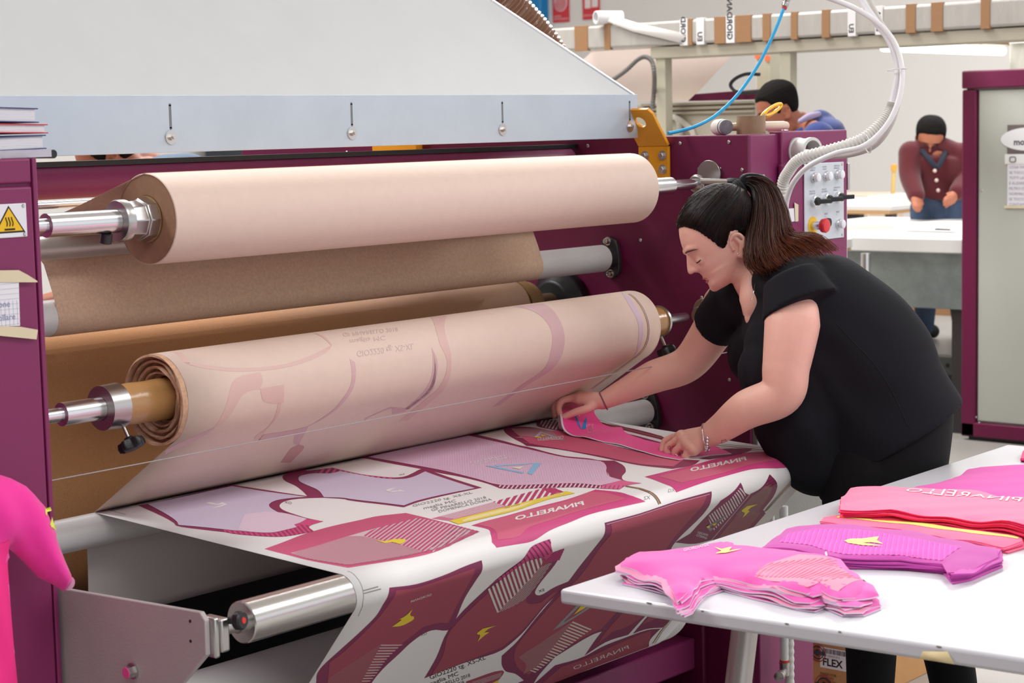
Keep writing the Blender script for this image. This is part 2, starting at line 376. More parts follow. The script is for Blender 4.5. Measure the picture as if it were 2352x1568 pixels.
# front tray : side plate, aluminium deflector roller, bracket and knob
X0 = 1.95
pl = [(1.9500,2.7102,0.8819),(1.9500,2.6833,0.8787),(1.9500,2.3228,0.8910),(1.9500,2.3109,0.8785),(1.9500,2.3112,0.8220),(1.9500,2.3737,0.7645),(1.9500,2.4863,0.6610),(1.9500,2.7318,0.6138)]
pl = [(1.944,max(p[1],2.0),p[2]) for p in pl]; pl[0] = (1.944,2.70,pl[1][2]+.004); pl[-1] = (1.944,2.70,pl[-2][2])
tp = obj('tray_side_plate', M().prism(pl,(.010,0,0)), mat('plate_grey','#b8acae',.55,bump=.25,scale=260), hp, .0015, label='grey tray side plate beside left cabinet')
b0 = (1.9440,2.4979,0.7651)
obj('bolt', M().lathe([(0,.014),(.004,.014)],(1.944,b0[1],b0[2]),(-1,0,0),24).lathe([(.003,.0105),(.016,.0105)],(1.944,b0[1],b0[2]),(-1,0,0),6), m_screw, tp)
obj('bolt_head_paint', M().lathe([(.016,.0098),(.0172,.009)],(1.944,b0[1],b0[2]),(-1,0,0),20), flat('#e9559a'), tp, label='pink painted bolt head')
for p in ((1.9440,2.3468,0.8729),(1.9440,2.3478,0.8397)):
    obj('small_hole', M().lathe([(0,.0028),(.0006,.0028)],(1.944,p[1],p[2]),(-1,0,0),10), m_black, tp)
RY, RZ, RR = 2.320, .8565, .0355
fr = obj('deflector_roller', M().lathe([(0,RR-.002),(.002,RR),(1.958,RR),(1.96,RR-.002)], (2.028,RY,RZ), (1,0,0), 48), mat('turned_aluminium','#d9d6d3',.22,1.,bump=.04,scale=400), hp, label='polished aluminium deflector roller')
obj('journal', M().lathe([(-.062,.013),(-.012,.013),(-.011,.0165),(0,.0165)], (2.028,RY,RZ), (1,0,0), 24), m_steel, hp)
obj('journal', M().lathe([(0,.013),(.09,.013)], (3.988,RY,RZ), (1,0,0), 24), m_white, hp)
obj('roller_bracket', M().box(1.954,1.966,2.30,2.375,.815,.882).box(1.966,1.985,2.298,2.345,.822,.878), m_steel, hp, .004)
kb = M(); kc = V3(1.985,2.302,.872)
kb.lathe([(0,.006),(.014,.006),(.015,.013),(.018,.0155),(.027,.0155),(.030,.013),(.0302,.007)], kc, (.25,-1,.1), 20)
kn = obj('clamp_knob', kb, m_black, hp)
kd = V3(.25,-1,.1)/np.linalg.norm((.25,-1,.1))
obj('knob_cap', M().lathe([(.029,.006),(.0315,.005)], kc, kd, 16), flat('#d9352f'), kn)
# frame beam near the floor with end plate
bt = (4.0900,2.8572,0.2900); bb = (4.0900,2.8585,0.2039)
obj('frame_beam', M().box(1.95,4.082,bt[1]-.004,bt[1]+.12,bb[2],bt[2]), m_mag, hp, .006)
obj('beam_end_plate', M().box(4.082,4.10,bt[1]-.03,bt[1]+.15,bb[2]-.06,bt[2]+.05), m_magd, hp, .005)

# ---------------------------------------------------------------- cloth helper : any outline -> thin body with its own relief
from mathutils.geometry import delaunay_2d_cdt
def fill_pts(poly, step):
    P = np.array(poly,float); out = []
    n = len(P); bnd = []
    for i in range(n):
        a,b = P[i],P[(i+1)%n]; k = max(1,int(np.hypot(*(b-a))/step))
        bnd += [a+(b-a)*t/k for t in range(k)]
    bnd = np.array(bnd)
    lo, hi = P.min(0), P.max(0)
    X,Y = np.meshgrid(np.arange(lo[0]+step*.5,hi[0],step), np.arange(lo[1]+step*.5,hi[1],step)); Q = np.c_[X.ravel(),Y.ravel()]
    ins = np.zeros(len(Q),bool)
    for i in range(n):
        a,b = P[i],P[(i+1)%n]
        c = ((a[1]>Q[:,1])!=(b[1]>Q[:,1])) & (Q[:,0] < (b[0]-a[0])*(Q[:,1]-a[1])/((b[1]-a[1]) or 1e-12)+a[0]); ins ^= c
    d = np.min(np.hypot(Q[:,None,0]-bnd[None,:,0], Q[:,None,1]-bnd[None,:,1]),axis=1)
    Q = Q[ins & (d>step*.55)]; dq = d[ins & (d>step*.55)]
    nb = len(bnd)
    r = delaunay_2d_cdt([Vector(p) for p in bnd]+[Vector(q) for q in Q], [(i,(i+1)%nb) for i in range(nb)], [list(range(nb))], 1, 1e-6)
    vs = np.array([(v.x,v.y) for v in r[0]]); fs = [tuple(f) for f in r[2]]
    de = np.min(np.hypot(vs[:,None,0]-bnd[None,:,0], vs[:,None,1]-bnd[None,:,1]),axis=1)
    # boundary loop in output indices
    idx = [int(np.argmin(np.hypot(vs[:,0]-p[0],vs[:,1]-p[1]))) for p in bnd]
    return vs, fs, de, idx
def cloth_body(m, poly, step, top, bot, frame=None):
    """top/bot: functions (x,y,edge distance)-> height ; frame maps (x,y,h) to 3-D"""
    vs, fs, de, idx = fill_pts(poly, step); fr = frame or (lambda x,y,h: (x,y,h)); n = len(vs)
    T = [fr(x,y,top(x,y,d)) for (x,y),d in zip(vs,de)]; B = [fr(x,y,bot(x,y,d)) for (x,y),d in zip(vs,de)]
    F = list(fs)+[tuple(i+n for i in f[::-1]) for f in fs]
    k = len(idx); sd = [(idx[i],idx[(i+1)%k],idx[(i+1)%k]+n,idx[i]+n) for i in range(k) if idx[i]!=idx[(i+1)%k]]
    m.add(T+B, F+sd); return len(fs), len(fs), len(sd)

# ---------------------------------------------------------------- extraction hood over the calender
hd_ = thing('extraction_hood', (3.0,3.2,1.617), 'pale galvanised sheet metal extraction hood above the rollers', 'hood')
A0,B0 = V3(4.05,3.004,1.729), V3(*(3.7150,3.2000,1.9746)); dd = B0-A0; B1 = A0+dd*2.6
L0 = V3(1.70,3.004,1.729); L1 = V3(2.2,B1[1],B1[2])
obj('front_panel', M().prism([L0,A0,B1,L1], (0,.002,.0)), m_galv, hd_)
obj('side_panel', M().prism([A0,A0+V3(0,1.0,0),B1+V3(0,.15,0),B1], (-.002,0,0)), m_galv, hd_)
e = dd/np.linalg.norm(dd); obj('corner_seam', M().tube([A0+V3(-.004,-.001,.0),B1+V3(-.004,-.001,0)],.0045,8), m_galv, hd_)
skx0, skx1 = 1.70, 4.058
sk = obj('skirt_plate', M().box(skx0,skx1,3.0,3.004,1.617,1.731).box(skx0,skx1,3.004,3.03,1.727,1.731), m_alum, hd_, .001)
for k in range(4):
    x = 2.4885+.5115*k
    obj('slot', M().cyl((x,2.9996,1.665),(x,3.001,1.665),.003,n=12).cyl((x,2.9996,1.712),(x,3.001,1.712),.003,n=12).box(x-.003,x+.003,2.9996,3.001,1.665,1.712), mat('slot_shade','#7b7d84',.7), sk)
    obj('bolt', M().lathe([(0,.0145),(.0025,.0145)],(x-.001,3.0,1.6475),(0,-1,0),28).lathe([(.002,.0068),(.008,.0068)],(x-.001,3.0,1.6475),(0,-1,0),6).lathe([(.008,.004),(.012,.0035)],(x-.001,3.0,1.6475),(0,-1,0),12), m_screw, sk)
# ribbed brown flexible duct behind the hood
pts = spline([(3.35,3.62,3.6),(3.5,3.60,3.0),(3.70,3.60,2.45),(4.0060,3.5193,2.0870),(4.0880,3.4889,2.0196),(4.1671,3.4620,1.9522),(4.2392,3.4408,1.8714),(4.2994,3.4312,1.7758)], 320)
rad = [.040+.0045*math.sin(i*1.2) for i in range(320)]
du = obj('flexible_duct', M().tube(pts,rad,20), mat('brown_duct','#8a6550',.25,bump=.0,coat=.5), None)

tag(du,'ribbed brown flexible air duct running behind the hood edge','duct')

# ---------------------------------------------------------------- cables, conduit and air hose
def hose(name, pts, r, material, label, cat, n=90, ribs=None, seg=12, parent=None):
    P = spline(pts, n); R = r if not ribs else [r*(1+ribs[0]*(1 if (i%ribs[1])<ribs[1]/2 else -1)) for i in range(n)]
    o = obj(name, M().tube(P,R,seg), material, parent)
    return o if parent else tag(o,label,cat)
m_cond = mat('conduit_white','#dedcd6',.45); m_cab = mat('cable_white','#e3e1e4',.4)
gx = V3(*(4.1104,2.5864,1.4433))
hose('ribbed_conduit', [(4.1284,2.6021,1.3872),(4.1126,2.5913,1.4869),(4.1015,2.5649,1.5277),(4.0984,2.5273,1.5590),(4.1109,2.4538,1.5785),(4.1442,2.3875,1.6015),(4.1789,2.3528,1.6366),(4.1997,2.3343,1.6711),(4.2066,2.3297,1.6911)], .0138, m_cond, 'grey white ribbed conduit arching up from the silver control panel', 'conduit', n=260, ribs=(.09,4))
hose('thick_cable', [(4.2054,2.3363,1.6764),(4.2235,2.3319,1.7294),(4.2406,2.3365,1.7828),(4.2520,2.3646,1.8428),(4.2615,2.4088,1.8933),(4.2737,2.4489,1.9390),(4.2839,2.4758,1.9842),(4.3098,2.5195,2.0535),(4.3587,2.5733,2.1592),(4.4525,2.6477,2.3289),(4.5618,2.7249,2.6208),(4.6994,2.8115,3.1596)], .0092, m_cab, 'thick white cable rising out of the ribbed conduit', 'cable')
hose('thin_cable', [(4.0921,2.5714,1.4115),(4.0834,2.5591,1.4610),(4.0738,2.5313,1.5047),(4.0760,2.4886,1.5422),(4.0943,2.4255,1.5711),(4.1232,2.3634,1.5879),(4.1622,2.3254,1.6342),(4.1975,2.3104,1.6970),(4.2279,2.3175,1.7661),(4.2427,2.3425,1.8310),(4.2426,2.3823,1.8808),(4.2382,2.4409,1.9212),(4.2354,2.4951,1.9457),(4.2196,2.5484,1.9667),(4.2228,2.6269,1.9936),(4.2205,2.7165,2.0467),(4.2720,2.8296,2.1529),(4.3458,2.9320,2.3493),(4.4440,3.0233,2.6470),(4.5746,3.1199,3.1961)], .0068, mat('cable_clear','#eceaec',.3), 'slim white cable looping from the control box towards the ceiling', 'cable')
hose('grey_cable', [(4.2628,2.6156,1.5709),(4.2408,2.5314,1.5630),(4.2189,2.4493,1.5683),(4.2208,2.3886,1.5893),(4.2324,2.3525,1.6391),(4.2501,2.3417,1.6976),(4.2703,2.3456,1.7674),(4.2918,2.3793,1.8389),(4.3030,2.4224,1.8952),(4.3177,2.4616,1.9521),(4.3317,2.4821,1.9866),(4.3603,2.5236,2.0619),(4.4095,2.5774,2.1684),(4.5056,2.6502,2.3452),(4.6166,2.7238,2.6277),(4.7549,2.8103,3.1705)], .0088, mat('cable_grey','#cfc9c4',.45), 'greyish cable coming out of the round cable gland', 'cable')
for i,(c,ax) in enumerate((((4.2389,2.3368,1.7722),(0,.1,1)),((4.1551,2.3732,1.5926),(1,-1,.35)))):
    a = V3(*ax)/np.linalg.norm(ax); u = np.cross(a,fw); u/=np.linalg.norm(u); w=np.cross(a,u)
    tag(obj('cable_tie', M().tube([V3(*c)+u*.023*math.cos(t)+w*.030*math.sin(t) for t in np.linspace(0,2*math.pi,24,endpoint=False)],.0013,6,closed=True), m_white), ('white cable tie around the hanging cables','white cable tie where the conduit bends')[i],'cable tie')
hose('air_hose', [(4.0472,2.8945,1.6280),(4.0825,2.8850,1.6329),(4.1296,2.8627,1.6453),(4.1906,2.8423,1.6726),(4.2584,2.8185,1.7262),(4.3267,2.7981,1.8036),(4.3792,2.7819,1.8875),(4.4215,2.7754,1.9573)], .0045, mat('blue_hose','#1ba3dc',.3), 'bright blue air hose curving up from the orange bracket', 'hose')
ft = thing('hose_fitting', (4.4270,2.7719,1.9746), 'metal push-in fitting with red ring above the blue hose', 'fitting')
f0 = V3(*(4.4201,2.7759,1.9515)); f1 = V3(*(4.4338,2.7678,1.9976)); a = (f1-f0)/np.linalg.norm(f1-f0)
obj('ring', M().lathe([(-.002,.0065),(.004,.0075)], f0, a, 16), flat('#c8433f'), ft)
obj('body', M().lathe([(.004,.006),(.008,.0095),(.016,.0095),(.018,.008),(.026,.0105),(.05,.0105)], f0, a, 16), m_steel, ft)
obj('drop_pipe', M().tube([f0+a*.045, f0+a*.12, (4.55,2.85,2.6), (4.55,2.85,6.2)], .008, 12), m_steel, ft)
# things left on top of the right cabinet
mal = thing('mallet', (4.35,2.80,1.621), 'white rubber mallet with worn grey face lying on the right cabinet', 'mallet')
hc_ = V3(*(4.1578,2.8000,1.6450)); zc = 1.621+.0195
obj('head', M().lathe([(0,.017),(.004,.0195),(.03,.0215),(.06,.0205),(.066,.016)], (hc_[0]-.020,2.775,zc), (.55,.83,0), 30), mat('rubber_white','#ddd8cf',.6,var=.12,vscale=60), mal)
obj('worn_face', M().lathe([(-.002,.014),(-.0005,.0185),(.014,.0207)], (hc_[0]-.020,2.775,zc), (.55,.83,0), 30), mat('worn_rubber','#77737a',.8,var=.3,vscale=90), mal)
obj('handle', M().lathe([(0,.010),(.03,.0105),(.10,.0125),(.26,.0125),(.275,.0105),(.28,.006)], (hc_[0]+.02,2.80,zc), (1,-.03,0), 24), mat('pale_wood','#e3cfb8',.5,var=.04,vscale=10), mal)
tr = thing('tape_roll', (4.1991,2.7400,1.6242), 'roll of brown packing tape standing on the right cabinet', 'tape')
tc = V3(*(4.2022,2.7420,1.6242)); 
obj('tape', M().lathe([(0,.038),(.047,.038),(.047,.034),(0,.034)], (tc[0],2.742,1.621), (0,0,1), 48, caps=False), mat('tape_side','#96795f',.35,var=.08,vscale=40), tr)
obj('core', M().lathe([(0,.034),(.047,.034),(.047,.0315),(0,.0315)], (tc[0],2.742,1.621), (0,0,1), 48, caps=False), m_card, tr)
sz = thing('scissors', (tc[0]+.02,2.742,1.622), 'scissors with yellow handle standing inside the brown tape roll', 'scissors')
h0 = V3(*(4.2692,2.7420,1.6708)); h1 = V3(*(4.3501,2.7420,1.6964)); ax = h1-h0; ax /= np.linalg.norm(ax); u = np.cross(ax,(0,1,0)); L_ = np.linalg.norm(h1-h0)
lp = [h0+ax*(L_*.5)*(1-math.cos(t))+u*.0085*math.sin(t)*(1.0) for t in np.linspace(0,2*math.pi,40,endpoint=False)]
obj('handle', M().tube(lp,.0042,10,closed=True), mat('yellow_handle','#f3bf1e',.3), sz)
obj('handle', M().tube([p+V3(.002,.012,-.006) for p in lp],.0042,10,closed=True), mat('yellow_handle','#f3bf1e',.3), sz)
obj('blade', M().tube([h0,h0+V3(-.012,0,-.012),V3(tc[0]+.008,2.742,1.624)],[.004,.004,.001],8), m_steel, sz)
ky = M(); kc = V3(*(4.3473,2.7300,1.6239)); kc[2] = 1.6285
ky.tube([kc+V3(.012*math.cos(t),.006*math.sin(t),0) for t in np.linspace(0,2*math.pi,24,endpoint=False)],.0016,6,closed=True)
tag(obj('key_ring', ky, m_chrome),'small metal key ring beside the mallet handle','key ring')
# books and pad on the left cabinet
def book(name,label,xr,z0,z1,cov,tilt,rise=0.):
    t = thing(name,(1.80,2.76,z0),label,'book')
    sh = lambda m: m
    y0,y1 = 2.70,2.84; th=.0022; x0=1.70
    def tilted(m):
        m.v = [(x,y,z+(x-xr)*tilt) for x,y,z in m.v]; return m
    obj('cover', tilted(M().box(x0,xr,y0,y1,z1-th,z1)), cov, t, .0008)
    obj('cover', tilted(M().box(x0,xr,y0,y1,z0,z0+th)), cov, t, .0008)
    obj('pages', tilted(M().box(x0,xr-.006,y0+.003,y1-.003,z0+th,z1-th)), mat('page_edges','#e6e4ec',.8,bump=.6,scale=30,stretch=(1,1,40)), t)
m_navy = mat('navy_cover','#3d4778',.5); m_red = mat('red_cover','#c9424e',.5)
pd_ = thing('paper_pad', (1.85,2.76,1.6195), 'loose grey paper pad under the books on the left cabinet', 'paper pad')
obj('sheets', M().box(1.70,1.978,2.70,2.85,1.6195,1.6325), mat('pad_pages','#cfccda',.8,bump=.6,scale=30,stretch=(1,1,60)), pd_)
obj('binder_end', M().cyl((1.982,2.70,1.624),(1.984,2.85,1.624),.0075,n=16), m_black, pd_)
book('notebook','thick blue covered notebook lying on the paper pad',1.969,1.633,1.657,m_navy,.02)
book('notebook','red covered binder in the middle of the book stack',1.974,1.659,1.675,m_red,-.02)
book('notebook','navy covered notebook on top of the book stack',1.956,1.677,1.702,m_navy,-.03)
# notice taped to the left cabinet
nt = thing('taped_notice', (1.86,2.682,1.25), 'handwritten squared paper notice taped to the left cabinet', 'notice')
nb = [(1.7734,2.6800,1.4203),(1.8842,2.6800,1.4191),(1.8820,2.6800,1.3405),(1.7688,2.6800,1.3482)]
nb = [(p[0],2.6792,p[2]) for p in nb]
obj('paper', M().prism(nb,(0,-.0004,0)), mat('notice_paper','#eceaf0',.7), nt)
gl_ = M()
for i in range(9):
    x = nb[1][0]-.008*i-.006; gl_.box(x-.0003,x+.0003,2.6784,2.6788,nb[2][2]+.002,nb[1][2]-.035)
for i in range(9):
    z = nb[2][2]+.004+.0085*i; gl_.box(nb[1][0]-.1,nb[1][0]-.001,2.6784,2.6788,z-.0003,z+.0003)
obj('ruled_grid', gl_, flat('#c5c3d6'), nt, smooth=0)
tx = M()
for i,w in enumerate(('controllare','pressione','feltro')):
    text_on(tx,w,(nb[1][0]-.078,2.6782,nb[2][2]+.012+.022*i),(1,0,0),(0,0,1),.015)
obj('handwriting', tx, flat('#8f90b4'), nt, smooth=0)
m_mask = mat('masking_tape','#e2d3b4',.6,bump=.3,scale=80)
for q in (((1.7746,2.6800,1.4401),(1.8842,2.6800,1.4337),(1.9018,2.6800,1.4244),(1.9203,2.6800,1.4128),(1.9202,2.6800,1.4106),(1.7735,2.6800,1.4217)),((1.7691,2.6800,1.3532),(1.8827,2.6800,1.3389),(1.9163,2.6800,1.3306),(1.9127,2.6800,1.3147),(1.7684,2.6800,1.3411))):
    obj('masking_tape', M().prism([(p[0],2.678,p[2]) for p in q],(0,-.0005,0)), m_mask, nt)
# small taped note on the right cabinet behind the hair
q = [(4.2399,2.6680,1.4254),(4.2951,2.6680,1.4251),(4.2990,2.6680,1.3907),(4.2436,2.6680,1.3890)]
n2 = thing('taped_note', (q[0][0],2.668,q[2][2]), 'small handwritten note taped beside the control panel', 'notice')
obj('paper', M().prism([(p[0],2.6715,p[2]) for p in q],(0,-.0004,0)), mat('notice_paper','#eceaf0',.7), n2)
q = [(4.2952,2.6680,1.4400),(4.3145,2.6680,1.4334),(4.3140,2.6680,1.3899),(4.2990,2.6680,1.3896)]
obj('masking_tape', M().prism([(p[0],2.670,p[2]) for p in q],(0,-.0005,0)), m_mask, n2)
tx = M(); c = (4.2480,2.6680,1.4024); text_on(tx,'Prova\n12-50',(c[0],2.6709,c[2]+.006),(1,0,0),(0,0,1),.008)
obj('handwriting', tx, flat('#70707c'), n2, smooth=0)
# white drain pipe with a valve in front of the base
dp = thing('drain_pipe', (4.16,2.62,0), 'white drain pipe with metal valve in front of the cabinet base', 'pipe')
obj('pipe', M().cyl((4.157,2.622,.25),(4.157,2.622,.66),.0115,n=20), m_white, dp)
obj('pipe', M().cyl((4.118,2.632,.40),(4.118,2.632,.66),.006,n=16), m_white, dp)
obj('ribbed_sleeve', M().tube([(4.170,2.615,.0+.31*i/60) for i in range(61)],[.0125 if i%4<2 else .0110 for i in range(61)],16), m_cond, dp)
obj('red_ring', M().lathe([(0,.013),(.006,.013)],(4.157,2.622,.245),(0,0,1),20), flat('#d8372f'), dp, label='red ring')
obj('valve', M().lathe([(0,.013),(.035,.0145),(.036,.012)],(4.157,2.622,.21),(0,0,1),16).cyl((4.157,2.622,.222),(4.105,2.602,.226),.009,n=14).lathe([(0,.012),(.01,.012),(.011,.009),(.016,.013),(.028,.013),(.03,.008)],(4.112,2.604,.2255),(-1,-.35,.05),14), m_steel, dp)
# dark box for the rectangle seen through the slot and far beyond

